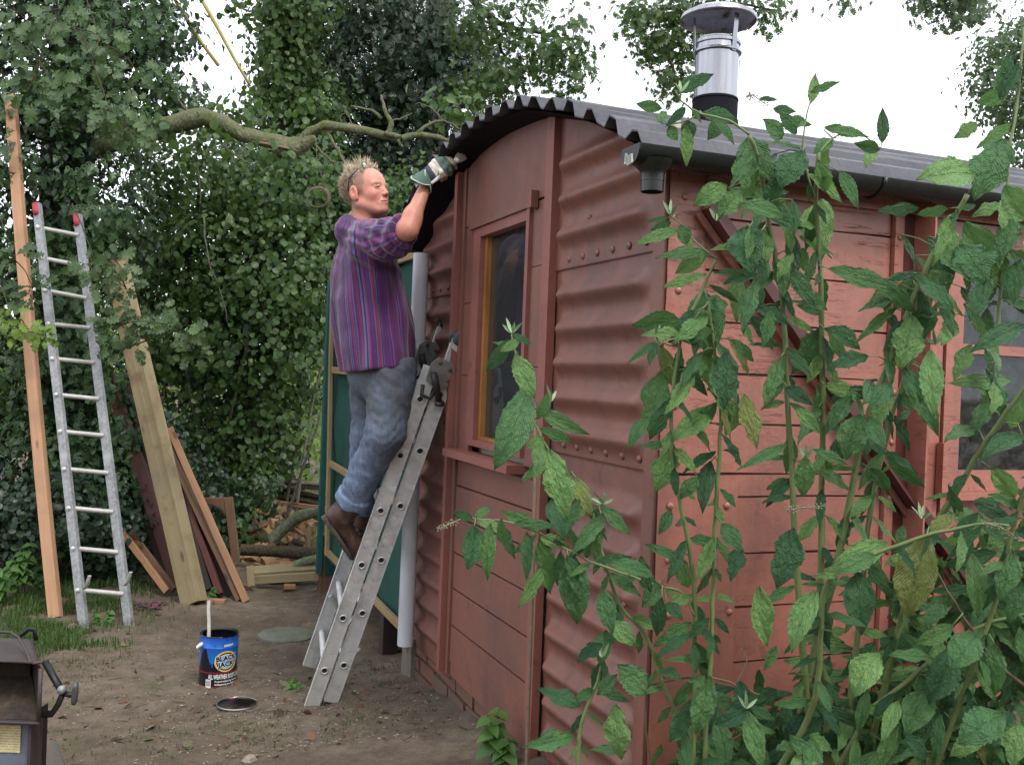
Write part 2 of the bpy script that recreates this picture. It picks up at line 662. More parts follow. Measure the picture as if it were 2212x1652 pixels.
# --- corrugated end plates -------------------------------------------------
def corr_panel(u0, u1, z0, z1, ridges, v_off=0, topf=None, fade=.05, amp=.031, sig=.029, du=.012, dz=.008):
    nu, nz = max(2, int((u1 - u0) / du)), max(2, int((z1 - z0) / dz))
    u = np.linspace(u0, u1, nu)
    vs = []
    s = np.linspace(0, 1, nz)
    Uu, S = np.meshgrid(u, s)
    if topf is not None:
        top = np.array([topf(x) for x in u])
        Zz = z0 + (np.minimum(top, z1)[None, :] - z0) * S
    else:
        Zz = z0 + (z1 - z0) * S
    H = np.zeros_like(Zz)
    for k, r in enumerate(ridges):
        ends = np.clip((Uu - u0 - .015) / fade, 0, 1) * np.clip((u1 - .02 - Uu) / (fade * .8), 0, 1)
        ends = ends * ends * (3 - 2 * ends)
        H += amp * np.exp(-((Zz - r) / sig) ** 2) * ends
    H += (vnoise(Uu, Zz, 6, 31) - .5) * .006 + (vnoise(Uu, Zz, 15, 32) - .5) * .003
    P = (np.array(CC)[None, None] + np.array(UU) * Uu[..., None] + np.array(VV) * (v_off - H)[..., None] + np.array(ZZ) * Zz[..., None])
    n = nu * nz
    idx = np.arange(n).reshape(nz, nu)
    F = np.stack([idx[:-1, :-1], idx[:-1, 1:], idx[1:, 1:], idx[1:, :-1]], -1).reshape(-1, 4)
    # give the sheet an edge 4 mm deep at the bottom
    P = P.reshape(-1, 3)
    lip = P[idx[0]] + np.array(VV) * .012
    Vn = np.concatenate([P, lip])
    li = n + np.arange(nu)
    F2 = np.stack([li[:-1], li[1:], idx[0, 1:], idx[0, :-1]], -1)
    return npmesh('corrugated_plate', Vn, np.concatenate([F, F2]), M['red_gable'], True)

R_hi = [2.105, 2.225, 2.345]
R_mid = [1.445, 1.56, 1.675, 1.79, 1.905]
R_lo = [.40, .52, .64, .76, .88, 1.0, 1.12, 1.24]
for (u0, u1) in ((.055, .738), (1.765, 2.385)):
    for (z0, z1, rd, vo, tf) in ((.27, 1.372, R_lo, .012, None), (1.368, 1.995, R_mid, .006, None), (1.990, 2.60, R_hi, .0, roof_z)):
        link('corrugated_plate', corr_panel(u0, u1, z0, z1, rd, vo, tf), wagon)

rm = MB().lathe([(.0125, 0), (.0115, .004), (.008, .0075), (.0, .0095)], (0, 0, 0), 10).mesh('rivet', M['red_gable'], 'all')
def rivet(p, nrm, s=1.0, mat=None, parent=wagon):
    q = Vector(nrm).to_track_quat('Z', 'Y').to_matrix().to_4x4()
    me = rm
    if mat is not None and mat is not M['red_gable']:
        me = rivet_cache.setdefault(mat.name, None) or rivet_cache.__setitem__(mat.name, rm.copy()) or rivet_cache[mat.name]
        if me.materials[0] is not mat:
            me.materials[0] = mat
    return link('rivet', me, parent, None, Matrix.Translation(Vector(p)) @ q @ Matrix.Scale(s, 4))
rivet_cache = {}
for i in range(6):
    rivet(W(.10 + .105 * i, -.001, 2.022), -VV)
    rivet(W(.10 + .105 * i, .005, 1.402), -VV)
for i in range(4):
    rivet(W(1.86 + .12 * i, -.001, 2.022), -VV, .9)
    rivet(W(1.86 + .12 * i, .005, 1.402), -VV, .9)
for (u, z) in ((.34, 1.90), (.10, 2.21), (.47, 2.14), (.30, 1.22), (.13, .98), (.55, 2.33), (.25, 2.36), (.62, 1.02)):
    rivet(W(u, -.008, z), -VV, .8)
# inner backing so that nothing shows through the end
# --- corner posts ----------------------------------------------------------
def wpost(name, u0, u1, v0, v1, z0, z1, mat, n=14, wob=.0015):
    m = MB()
    rnd = random.Random(int((u0 + v0) * 1e4))
    for i in range(n):
        a, b_ = z0 + (z1 - z0) * i / n, z0 + (z1 - z0) * (i + 1) / n
    vs, fs = [], []
    for i in range(n + 1):
        z = z0 + (z1 - z0) * i / n
        j1, j2 = rnd.uniform(-wob, wob), rnd.uniform(-wob, wob)
        vs += [W(u0 + j1, v0 + j2, z), W(u1 + j1, v0 + j2, z), W(u1 + j1, v1 + j2, z), W(u0 + j1, v1 + j2, z)]
    for i in range(n):
        for k in range(4):
            l = (k + 1) % 4
            fs.append((4 * i + k, 4 * i + l, 4 * i + 4 + l, 4 * i + 4 + k))
    fs += [(3, 2, 1, 0), tuple(4 * n + k for k in range(4))]
    m.add(vs, fs)
    return m.obj(name, mat, wagon)
wpost('corner_post', -.004, .056, -.006, .030, .22, 2.30, M['red_gable'])
wpost('corner_post', 2.386, 2.43, -.012, .05, .22, 2.27, M['red_gable'])
# weld bead along the corner
m = MB()
rnd = random.Random(4)
pts = [W(-.006 + rnd.uniform(-.001, .001), .031, .3 + .02 * i) for i in range(96)]
m.tube(pts, [.004 + rnd.uniform(-.001, .0016) for _ in pts], 6)
m.obj('weld_bead', M['red_side'], wagon, 'all')

# --- door bay in the middle of the gable ----------------------------------
def bay_z(u):
    return roof_z(u) - .002
def arc_piece(u0, u1, v0, v1, z0, name, mat, n=14, zf=None):
    m = MB()
    vs, fs = [], []
    for i in range(n + 1):
        u = u0 + (u1 - u0) * i / n
        zt = (zf or bay_z)(u)
        vs += [W(u, v0, z0), W(u, v1, z0), W(u, v1, zt), W(u, v0, zt)]
    for i in range(n):
        for k in range(4):
            l = (k + 1) % 4
            fs.append((4 * i + k, 4 * i + l, 4 * i + 4 + l, 4 * i + 4 + k))
    fs += [(3, 2, 1, 0), tuple(4 * n + k for k in range(4))]
    m.add(vs, fs)
    return m.obj(name, mat, wagon)
arc_piece(.80, 1.685, -.022, .0, 2.262, 'top_board', M['red_wood'])
# long battens either side
arc_piece(.735, .800, -.030, .0, .305, 'batten', M['red_trim'], 3)
arc_piece(1.685, 1.765, -.030, .0, .32, 'batten', M['red_wood'], 3)
arc_piece(1.725, 1.765, -.056, -.031, .325, 'batten', M['red_trim'], 3)
# boards of the blanked-in door below the sill
zz = [.385, .545, .705, .862, 1.018, 1.152, 1.262]
for a, b_ in zip(zz, zz[1:]):
    m = MB()
    o = RNG.uniform(-.002, .002)
    m.hexa([W(.803, -.020 + o, a + .0035), W(1.682, -.020 + o, a - .006), W(1.682, .0, a - .006), W(.803, .0, a + .0035),
            W(.803, -.020 + o, b_ - .0035), W(1.682, -.020 + o, b_ - .013), W(1.682, .0, b_ - .013), W(.803, .0, b_ - .0035)])
    m.obj('board', M['red_wood'], wagon)
m = MB(); m.wbox(.79, 1.70, -.017, .01, .318, .384); m.obj('bottom_rail', M['red_wood'], wagon)
m = MB(); m.wbox(.79, 1.70, -.004, .01, .385, 1.28); m.obj('door_backing', M['red_dark'], wagon)
# upright boards beside the window
for (u0, u1, cuts) in ((.803, .925, [1.30, 1.66, 2.02, 2.255]), (1.555, 1.682, [1.30, 1.62, 1.93, 2.255])):
    for a, b_ in zip(cuts, cuts[1:]):
        m = MB(); m.wbox(u0, u1, -.019, .0, a + .002, b_ - .001); m.obj('board', M['red_wood'], wagon)
# window: frame, sill, head, orange jamb, glass
win = MB()
win.wbox(.926, .955, -.034, .035, 1.33, 2.235)
win.wbox(1.47, 1.554, -.030, .035, 1.33, 2.235)
win.wbox(.956, 1.469, -.030, .035, 2.195, 2.235)
win.wbox(.956, 1.469, -.030, .035, 1.33, 1.356)
window = win.obj('window', M['red_trim'], wagon)
m = MB(); m.wbox(1.440, 1.468, -.008, .06, 1.357, 2.194); m.obj('inner_jamb', M['varnish'], window)
m = MB(); m.wbox(.957, 1.439, -.006, .05, 1.357, 1.371); m.obj('inner_jamb', M['varnish'], window)
m = MB(); m.wbox(.957, 1.439, .012, .016, 1.372, 2.193); m.obj('pane', M['glass_clean'], window)
m = MB(); m.wbox(.915, 1.69, -.088, .0, 1.272, 1.303); sill = m.obj('sill', M['red_trim'], window)
m = MB()
m.wbox(.885, 1.60, -.040, -.023, 2.236, 2.258)
m.obj('drip_strip', M['red_wood'], window)
m = MB(); m.wbox(.870, .905, -.052, -.024, 2.228, 2.290); m.obj('block', M['red_wood'], window)

# --- the room inside -------------------------------------------------------
m = MB()
m.wbox(.04, 2.38, .04, .06, .28, 1.32)
m.wbox(.04, .90, .04, .06, 1.32, 2.3)
m.wbox(1.56, 2.38, .04, .06, 1.32, 2.3)
m.wbox(.04, 2.38, .04, .06, 2.25, 2.36)
m.wbox(2.34, 2.36, .06, 5.2, .28, 2.2)
m.wbox(.03, 2.38, 5.2, 5.22, .28, 2.3)
m.wbox(.03, 2.38, .03, 5.3, .25, .28)
m.wbox(.04, 2.36, .04, 5.2, 2.28, 2.30)
m.obj('inner_lining', M['inside'], wagon)

# --- long side -------------------------------------------------------------
seams = [.35, .52, .675, .831, .989, 1.142, 1.305, 1.371, 1.513, 1.655, 1.80, 1.943, 2.09, 2.24]
def side_board(v0, v1, z0, z1, u=.0, th=.02, name='board'):
    n = 12
    rnd = random.Random(int(z0 * 1000 + v0 * 77))
    vs, fs = [], []
    ph = rnd.uniform(0, 6)
    for i in range(n + 1):
        v = v0 + (v1 - v0) * i / n
        d = .0012 * math.sin(v * 9 + ph)
        o = rnd.uniform(-.0008, .0008) + .0012
        vs += [W(-th + u + o, v, z0 + .003 + d), W(u, v, z0 + .003 + d), W(u, v, z1 - .003 + d), W(-th + u + o, v, z1 - .003 + d)]
    for i in range(n):
        for k in range(4):
            l = (k + 1) % 4
            fs.append((4 * i + k, 4 * i + l, 4 * i + 4 + l, 4 * i + 4 + k))
    fs += [(3, 2, 1, 0), tuple(4 * n + k for k in range(4))]
    return MB().add(vs, fs).obj(name, M['red_side'], wagon)
for a, b_ in zip(seams, seams[1:]):
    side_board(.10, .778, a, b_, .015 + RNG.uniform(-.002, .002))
m = MB(); m.wbox(.012, .03, .05, .95, .3, 2.3); m.wbox(.012, .03, .95, 5.2, .3, 1.28); m.wbox(.012, .03, .95, 5.2, 2.12, 2.3)
m.wbox(.012, .03, 1.62, 5.2, 1.28, 2.12)
m.obj('side_backing', M['red_dark'], wagon)
# corner plates over the boards: one above, a wider one below
def plate(v0a, v1a, v1b, z0, z1, u=-.010, t=.006):
    n, k = 18, 30
    vv = np.linspace(0, 1, n); zz_ = np.linspace(z0, z1, k)
    A, B = np.meshgrid(vv, zz_)
    v1 = v1b + (v1a - v1b) * (B - z0) / (z1 - z0)
    Vv = v0a + (v1 - v0a) * A
    bul = (vnoise(Vv * 1.0, B, 7, 51) - .5) * .006 + (vnoise(Vv, B, 22, 52) - .5) * .003
    U_ = u - .002 + bul
    U_[:, -1] = u + .008
    P = np.array(CC) + np.array(UU) * U_[..., None] + np.array(VV) * Vv[..., None] + np.array(ZZ) * B[..., None]
    idx = np.arange(n * k).reshape(k, n)
    F = np.stack([idx[:-1, :-1], idx[:-1, 1:], idx[1:, 1:], idx[1:, :-1]], -1).reshape(-1, 4)
    return link('corner_plate', npmesh('corner_plate', P.reshape(-1, 3), F, M['red_side'], True), wagon)
plate(.004, .125, .150, 1.374, 2.24)
plate(.004, .268, .285, .30, 1.366, -.012)
for (v, z) in ((.052, 2.137), (.042, 1.878), (.041, 1.734), (.045, 1.56), (.043, 1.283), (.043, 1.133), (.227, 1.282), (.246, 1.133), (.05, .98), (.25, .98), (.05, .82), (.06, 1.405), (.14, 1.345)):
    rivet(W(-.014, v, z), -UU, .85, M['red_side'])

# upright channel with flanges
def wb(name, u0, u1, v0, v1, z0, z1, mat, par=wagon):
    m = MB(); m.wbox(u0, u1, v0, v1, z0, z1)
    return m.obj(name, mat, par)
wb('stanchion', -.020, .0, .782, .815, .25, 2.28, M['red_side'])
ch = wb('stanchion', -.012, .0, .815, .862, .25, 2.28, M['red_dark'])
wb('flange', -.095, -.0122, .862, .869, .25, 2.28, M['red_side'], ch)
wb('stanchion', -.012, .0, .869, .905, .25, 2.28, M['red_dark'])
for z in (2.09, 1.93, 1.62, 1.47, 1.30, 1.14):
    rivet(W(-.020, .80, z), -UU, .8, M['red_side'])
# diagonal brace: an angle iron, flat leg and standing leg
def brace(off, wid, u0, u1, mat):
    p0, p1 = Vector((.11, 2.115)), Vector((1.47, .64))
    d = (p1 - p0).normalized(); nn = Vector((-d.y, d.x))
    c = [p0 + nn * off, p1 + nn * off, p1 + nn * (off + wid), p0 + nn * (off + wid)]
    m = MB()
    m.hexa([W(u0, q.x, q.y) for q in c] + [W(u1, q.x, q.y) for q in c])
    return m.obj('diagonal_brace', mat, wagon)
brace(-.012, .052, -.026, -.0205, M['red_dark'])
brace(-.020, .008, -.072, -.0265, M['red_dark'])
brace(-.040, .018, -.030, -.0205, M['red_side'])
# board right of the stanchion, then the door with its two panes
side_board(.908, .998, 1.00, 2.24, .012, .02)
side_board(.908, .998, .30, .997, .012, .02)
wb('hinge', -.040, -.012, .985, 1.000, 1.30, 1.47, M['red_side'])
sw = MB()
sw.wbox(-.016, .03, 1.004, 1.070, 1.02, 2.16)
sw.wbox(-.016, .03, 1.56, 1.62, 1.02, 2.16)
sw.wbox(-.016, .03, 1.0705, 1.5595, 2.085, 2.16)
sw.wbox(-.016, .03, 1.0705, 1.5595, 1.752, 1.782)
sw.wbox(-.016, .03, 1.0705, 1.5595, 1.318, 1.384)
sdw = sw.obj('side_window', M['red_side'], wagon)
wb('pane', .006, .010, 1.0705, 1.5595, 1.3845, 1.7515, M['glass'], sdw)
wb('pane', .006, .010, 1.0705, 1.5595, 1.7825, 2.0845, M['glass'], sdw)
wb('sill', -.060, -.0165, 1.03, 1.62, 1.296, 1.317, M['red_side'], sdw)
zs = [.30, .455, .61, .765, .92, 1.075, 1.19, 1.295]
for a, b_ in zip(zs, zs[1:]):
    side_board(1.004, 1.62, a, b_, .016, .022)
for a, b_ in zip(seams, seams[1:]):
    side_board(1.625, 5.2, a, b_, .015)
wb('top_rail', -.024, -.002, .12, 5.2, 2.165, 2.20, M['red_side'])

# --- roof sheets -----------------------------------------------------------
pitch = .142
prof = []
u = -.135
k = 0
while u < 2.30:
    prof += [(u, 0.0), (u + .034, .034), (u + .070, .034), (u + .095, 0.0)]
    u += pitch
prof.append((u, 0.0))
vst = [-1.0] + list(np.linspace(0.02, 5.45, 12))
vs, fs = [], []
npf = len(prof)
rnd = random.Random(3)
for j, v in enumerate(vst):
    for (pu, ph) in prof:
        ov = -.150 - .010 * pu if j == 0 else v
        jit = rnd.uniform(-.006, .006) if j == 0 else 0
        z = top_z(pu) - .032 + ph + (rnd.uniform(-.004, .004) if j == 0 else 0)
        vs.append(W(pu, ov + jit, z))
for layer in (0,):
    for j in range(len(vst) - 1):
        for i in range(npf - 1):
            a = j * npf + i
            fs.append((a, a + 1, a + npf + 1, a + npf))
n0 = len(vs)
vs2 = [Vector(p) - ZZ * .005 for p in vs]
fs += [tuple(n0 + i for i in reversed(f)) for f in list(fs)]
for i in range(npf - 1):
    fs.append((i, n0 + i, n0 + i + 1, i + 1))
for j in range(len(vst) - 1):
    a = j * npf
    fs.append((a, a + npf, n0 + a + npf, n0 + a))
    a = j * npf + npf - 1
    fs.append((a, n0 + a, n0 + a + npf, a + npf))
roof = MB().add(vs + vs2, fs).obj('roof', M['roof'], wagon, rec=True)
# painted black underside boards of the overhang
m = MB()
vs, fs = [], []
us = np.linspace(-.10, 2.385, 26)
for uu in us:
    zt = top_z(uu) - .045
    zb = roof_z(min(max(uu, 0), 2.4)) - .001
    zb = min(zb, zt - .012)
    vs += [W(uu, -.12 - .010 * uu, zt), W(uu, .0, zb), W(uu, .03, zb), W(uu, .03, zt)]
for i in range(len(us) - 1):
    for k in range(4):
        l = (k + 1) % 4
        fs.append((4 * i + k, 4 * i + l, 4 * i + 4 + l, 4 * i + 4 + k))
fs += [(3, 2, 1, 0), tuple(4 * (len(us) - 1) + k for k in range(4))]
m.add(vs, fs)
m.obj('verge_board', M['bitumen'], roof)
m = MB(); m.wbox(-.045, -.004, -.02, 5.3, 2.215, 2.262); m.obj('fascia', M['bitumen'], roof)

# --- gutter with running outlet -------------------------------------------
def gut_z(v): return 2.232 - .002 * v
m = MB()
N = 10
vs, fs = [], []
for j, v in enumerate(np.linspace(-.165, 5.4, 20)):
    for ring, r in ((0, .049), (1, .0465)):
        for i in range(N + 1):
            t = math.pi * i / N
            vs.append(W(-.100 - math.cos(t) * r, v, gut_z(v) - math.sin(t) * r))
n1 = (N + 1) * 2
for j in range(19):
    for i in range(N):
        a = j * n1 + i
        fs.append((a, a + 1, a + n1 + 1, a + n1))
        a = j * n1 + N + 1 + i
        fs.append((a + 1, a, a + n1, a + n1 + 1))
    for q in (0, N):
        a, b_ = j * n1 + q, j * n1 + N + 1 + q
        fs.append((a, b_, b_ + n1, a + n1))
for v_, j in ((-.135, 0),):
    pass
m.add(vs, fs)
gutter = m.obj('gutter', M['gutter'], wagon, True)
m = MB()
cap = [W(-.100 - math.cos(math.pi * i / N) * .051, -.169, gut_z(-.16) - math.sin(math.pi * i / N) * .051) for i in range(N + 1)]
m.prism(cap, VV * .006)
m.obj('stop_end', M['gutter'], gutter)
m = MB()
oc = W(-.098, -.100, 2.236)
m.lathe([(.054, -.034), (.048, -.048), (.034, -.062), (.0315, -.070), (.0315, -.088), (.0305, -.089), (.0305, -.115), (.0280, -.116), (.0280, -.07)], oc, 28, cap=False)
m.obj('outlet', M['gutter'], gutter, True)
# white bird-lime splash at the end of the gutter
m = MB()
for i in range(9):
    t = .25 * math.pi + i * .045 * math.pi
    w_ = .006 + .006 * math.sin(i * 1.7)
    p = [W(-.100 + math.cos(t) * .030 + dx, -.1705, 2.228 - math.sin(t) * .030 + dz) for dx, dz in ((-w_, -.012), (w_, -.014), (w_ * .8, .012), (-w_ * .6, .010))]
    m.add(p, [(0, 1, 2, 3)])
m.obj('splash', simple('bird_lime', (.55, .55, .52), .8), gutter)
for v in (.62, 1.45, 2.3, 3.2):
    m = MB()
    pts = [W(-.100 - math.cos(math.pi * i / 10) * .0515, v, gut_z(v) - math.sin(math.pi * i / 10) * .0515) for i in range(11)]
    m.tube(pts, .006, 6)
    m.obj('bracket', M['gutter'], gutter, 'all')

# --- flue ------------------------------------------------------------------
fc = at(1543, 262, 3.40)
def rpx(w): return w / 2 * 3.4 / FOC
m = MB()
m.lathe([(rpx(100), 0), (rpx(97), .008), (rpx(97), .085), (rpx(100), .088), (rpx(98), .094), (rpx(93), .096)], (fc.x, fc.y, fc.z - .02), 36)
m.lathe([(rpx(150), -.05), (rpx(128), -.01), (rpx(104), .012), (rpx(101), .03)], (fc.x, fc.y, fc.z - .03), 36)
flue = m.obj('flue', M['bitumen'], wagon, True)
m = MB()
h0, h1 = .07, .235
m.lathe([(rpx(92), h0), (rpx(92), h1 - .008), (rpx(104), h1 - .006), (rpx(105), h1), (rpx(96), h1 + .004), (rpx(92), h1 + .03), (rpx(90), h1 + .042), (rpx(84), h1 + .045), (rpx(80), h1 - .02)], (fc.x, fc.y, fc.z), 40, cap=False)
m.obj('flue_pipe', M['steel'], flue, True)
m = MB()
m.lathe([(rpx(96), h1 + .022), (rpx(99), h1 + .024), (rpx(99), h1 + .034), (rpx(96), h1 + .036)], (fc.x, fc.y, fc.z), 40, cap=False)
m.obj('clamp_band', M['steel'], flue, True)
hc = .345
for an in (-55, 65, 185):
    t = rad(an)
    d = Vector((math.cos(t), math.sin(t), 0)); s_ = Vector((-d.y, d.x, 0))
    a, b_ = Vector((fc.x, fc.y, fc.z + h1 - .01)) + d * rpx(96), Vector((fc.x, fc.y, fc.z + hc + .004)) + d * rpx(104)
    m = MB()
    m.hexa([a - s_ * .010, a + s_ * .010, a + s_ * .010 + d * .002, a - s_ * .010 + d * .002,
            b_ - s_ * .010, b_ + s_ * .010, b_ + s_ * .010 + d * .002, b_ - s_ * .010 + d * .002])
    m.obj('cowl_strut', M['steel'], flue)
m = MB()
m.lathe([(rpx(162), hc - .004), (rpx(164), hc), (rpx(158), hc + .014), (rpx(120), hc + .030), (rpx(60), hc + .040), (.0, hc + .043)], (fc.x, fc.y, fc.z), 48, cap=False)
m.lathe([(rpx(161), hc - .004), (rpx(155), hc + .010), (rpx(118), hc + .025), (.0, hc + .037)], (fc.x, fc.y, fc.z), 48, cap=False)
m.obj('cowl', M['steel'], flue, True, rec=False)

# --- brick footing ---------------------------------------------------------
footing = thing('brick_footing', 'low course of old bricks under the end of the red wagon', 'brick footing', W(1.2, .1, .0))
m = MB(); m.wbox(-.02, 2.42, .035, .20, -.2, .300); m.obj('mortar_bed', M['mortar'], footing)
bmeshes = []
for s_ in range(5):
    r_ = random.Random(s_)
    m = MB()
    q = lambda: r_.uniform(-.004, .004)
    x, y, z = .107, .045, .031
    m.hexa([(-x + q(), -y + q(), -z + q()), (x + q(), -y + q(), -z + q()), (x + q(), y, -z), (-x, y, -z),
            (-x + q(), -y + q(), z + q()), (x + q(), -y + q(), z + q()), (x + q(), y, z), (-x, y, z)])
    bmeshes.append(m.mesh('brick', M['brick']))
rot = Matrix((UU, VV, ZZ)).transposed().to_4x4()
k = 0
for row, z in enumerate((.268, .192, .116, .04)):
    u = -.02 + (.11 if row % 2 else 0)
    while u < 2.45:
        cpt = W(u, .062 + RNG.uniform(-.006, .006), z)
        if z + .05 > gza(*W(u, 0, 0).xy):
            link('brick', bmeshes[k % 5], footing, None, Matrix.Translation(cpt) @ rot @ Matrix.Rotation(rad(RNG.uniform(-1.5, 1.5)), 4, 'Y'))
        k += 1
        u += .228
# dark concrete block at the far corner of the wagon
m = MB(); m.wbox(2.33, 2.50, -.01, .16, -.05, .30)
tag(m.obj('concrete_pad', simple('old_concrete', (.17, .15, .125), .95, var=.35, scale=25, bump=.5)), 'rough grey concrete block under the far corner of the red wagon', 'concrete block')

# --- round dark clock on the wall inside ----------------------------------
cpos = gab(1140, 627, 1.1)
m = MB(); m.lathe([(0, -.02), (.085, -.02), (.09, 0), (.085, .02), (0, .022)], cpos, 28, axis=-VV, cap=False)
m.lathe([(.0, 0), (.01, 0), (.01, 1.2), (0, 1.2)], cpos, 8, axis=VV, cap=False)
tag(m.obj('round_dish', simple('dark_dish', (.012, .012, .016), .4), None, True), 'round dark dish seen through the narrow window in the end wall', 'dish')
# red geranium behind the side window
g = thing('geranium', 'red geranium behind the dusty side window', 'plant', W(.12, 1.35, 1.4))
m = MB(); m.lathe([(0, 0), (.05, 0), (.065, .11), (.06, .11), (.05, .02), (0, .02)], W(.14, 1.30, 1.39), 16, cap=False)
m.obj('pot', simple('terracotta', (.3, .1, .05), .8), g, True)
m = MB()
for i in range(7):
    p = W(.14 + RNG.uniform(-.04, .04), 1.30 + RNG.uniform(-.12, .2), 1.78 + RNG.uniform(-.04, .05))
    m.tube([W(.14, 1.30, 1.48), p], .003, 5)
m.obj('stem', simple('geranium_stem', (.05, .10, .03), .6), g)
petal = simple('red_petal', (.45, .01, .02), .6)
for i in range(9):
    p = W(.12 + RNG.uniform(-.02, .02), 1.20 + i * .035, 1.80 + RNG.uniform(-.05, .06))
    m = MB()
    for k in range(10):
        d = Vector(RNG.normal(size=3)).normalized()
        m.lathe([(0, -.008), (.014, 0), (0, .006)], p + d * .022, 6, axis=d, cap=False)
    m.obj('flower', petal, g, 'all')
# ================================================================== shed beyond, ladders, timber, tin
M['new_wood'] = wood('orange_sawn_timber', (.33, .175, .095), (.47, .28, .165), .8, 45, 1.3)
M['treated'] = wood('green_treated_timber', (.185, .145, .072), (.29, .235, .135), .8, 45, 1.2, stain=(.16, .10, .05))
M['old_wood'] = wood('old_brown_timber', (.10, .052, .028), (.20, .11, .06), .8, 50, 1.4)
M['dark_wood'] = wood('dark_stained_timber', (.016, .011, .010), (.05, .032, .026), .8, 50, 1.4, False)
M['maroon_wood'] = wood('maroon_painted_timber', (.075, .022, .018), (.11, .036, .028), .6, 50, 1.4, False)
M['batten'] = wood('pale_batten_wood', (.22, .15, .075), (.34, .25, .13), .8, 70, 2, False)
M['board_orange'] = wood('weathered_orange_board', (.22, .11, .055), (.36, .20, .11), .8, 50, 1.4)
M['white_pvc'] = simple('white_pipe_plastic', (.64, .67, .72), .38, var=.06, scale=8, bump=.04)
M['mud_plastic'] = simple('dark_rubber', (.02, .02, .024), .6, var=.4, scale=60)

# --- green shed ------------------------------------------------------------
b = NB('green_mesh_cloth')
c = b.coord()
n1 = b.noise(c, 3, 5)
w1 = b.n('ShaderNodeTexWave'); b.set(w1.inputs['Vector'], c); w1.inputs['Scale'].default_value = 45; w1.bands_direction = 'Z'
n2 = b.noise(b.coord('Object', (5, 5, 120)), 1, 3)
col = b.ramp(n1, [(.3, (.008, .042, .034)), (.7, (.018, .078, .062))])
b.bsdf(col, .75, 0, b.bump(n2, .3, .003), .3)
M['green'] = b.m
shed = thing('green_shed', 'green mesh-covered shed frame with pale battens beyond the red wagon', 'shed', W(3.6, .3, .2))
def zb_(u): return .30 - .006 * (u - 2.6)
m = MB()
N = 26
vs, fs = [], []
for i in range(N + 1):
    u = 2.50 + (4.86 - 2.50) * i / N
    for j in range(20):
        z = zb_(u) - .04 + (2.26 - zb_(u)) * j / 19 + .0
        w_ = .01 * math.sin(u * 9 + z * 5) + .006 * math.sin(z * 13 + u * 3)
        vs.append(W(u, .035 + w_, z))
for i in range(N):
    for j in range(19):
        a = i * 20 + j
        fs.append((a, a + 1, a + 21, a + 20))
m.add(vs, fs)
m.obj('mesh_cloth', M['green'], shed, 'all', rec=False)
m = MB()
m.add([W(4.86, .03, .1), W(4.86, .9, .1), W(4.86, .9, 2.2), W(4.86, .03, 2.26)], [(0, 1, 2, 3)])
m.add([W(2.5, .9, .25), W(4.86, .9, .2), W(4.86, .9, 2.2), W(2.5, .9, 2.2)], [(0, 1, 2, 3)])
m.obj('mesh_cloth', M['green'], shed, rec=False)
fN = -VV
beam('batten', W(2.44, .0, 2.235), W(4.86, .0, 2.285), .05, .03, M['batten'], shed, fN)
beam('batten', W(4.62, -.005, .30), W(4.80, -.005, 2.28), .045, .028, M['batten'], shed, fN)
for (za, zb2) in ((1.60, 1.62), (.92, .95), (.30, .32)):
    beam('batten', W(2.50, .003, za), W(4.70, .003, zb2), .045, .026, M['batten'], shed, fN)
beam('batten', W(3.62, -.004, .28), W(3.60, -.004, 2.25), .045, .025, M['batten'], shed, fN)
beam('corner_strip', W(4.875, -.01, .12), W(4.86, -.01, 2.28), .05, .04, simple('teal_painted_wood', (.01, .085, .075), .6), shed, fN)
beam('corner_strip', W(2.435, -.012, .30), W(2.44, -.012, 2.22), .028, .045, M['batten'], shed, fN)
beam('post', W(4.92, .05, -.12), W(4.92, .05, .40), .10, .10, M['old_wood'], shed, fN)
beam('post', W(3.05, .06, -.10), W(3.05, .06, .30), .09, .09, M['dark_wood'], shed, fN)
beam('post', W(3.9, .3, -.15), W(3.9, .3, .30), .09, .09, M['dark_wood'], shed, fN)
m = MB(); m.hexa([W(2.5, .06, .27), W(4.85, .06, .22), W(4.85, .9, .22), W(2.5, .9, .27), W(2.5, .06, .29), W(4.85, .06, .24), W(4.85, .9, .24), W(2.5, .9, .29)])
m.obj('floor', M['dark_wood'], shed)
m = MB(); m.hexa([W(2.4, -.02, 2.262), W(4.9, -.02, 2.31), W(4.9, .95, 2.22), W(2.4, .95, 2.18), W(2.4, -.02, 2.270), W(4.9, -.02, 2.318), W(4.9, .95, 2.23), W(2.4, .95, 2.19)])
m.obj('roof', M['dark_wood'], shed)

# --- white pipe ------------------------------------------------------------
m = MB()
pb, pt = gab(875, 1393, -.07), gab(910, 548, -.06)
ax = pt - pb
m.lathe([(.034, 0), (.0385, 0), (.0385, ax.length), (.034, ax.length), (.034, 0)], pb, 28, axis=ax, cap=False)
tag(m.obj('pipe', M['white_pvc'], None, True), 'long white plastic drainpipe standing between the red wagon and the green shed', 'pipe')

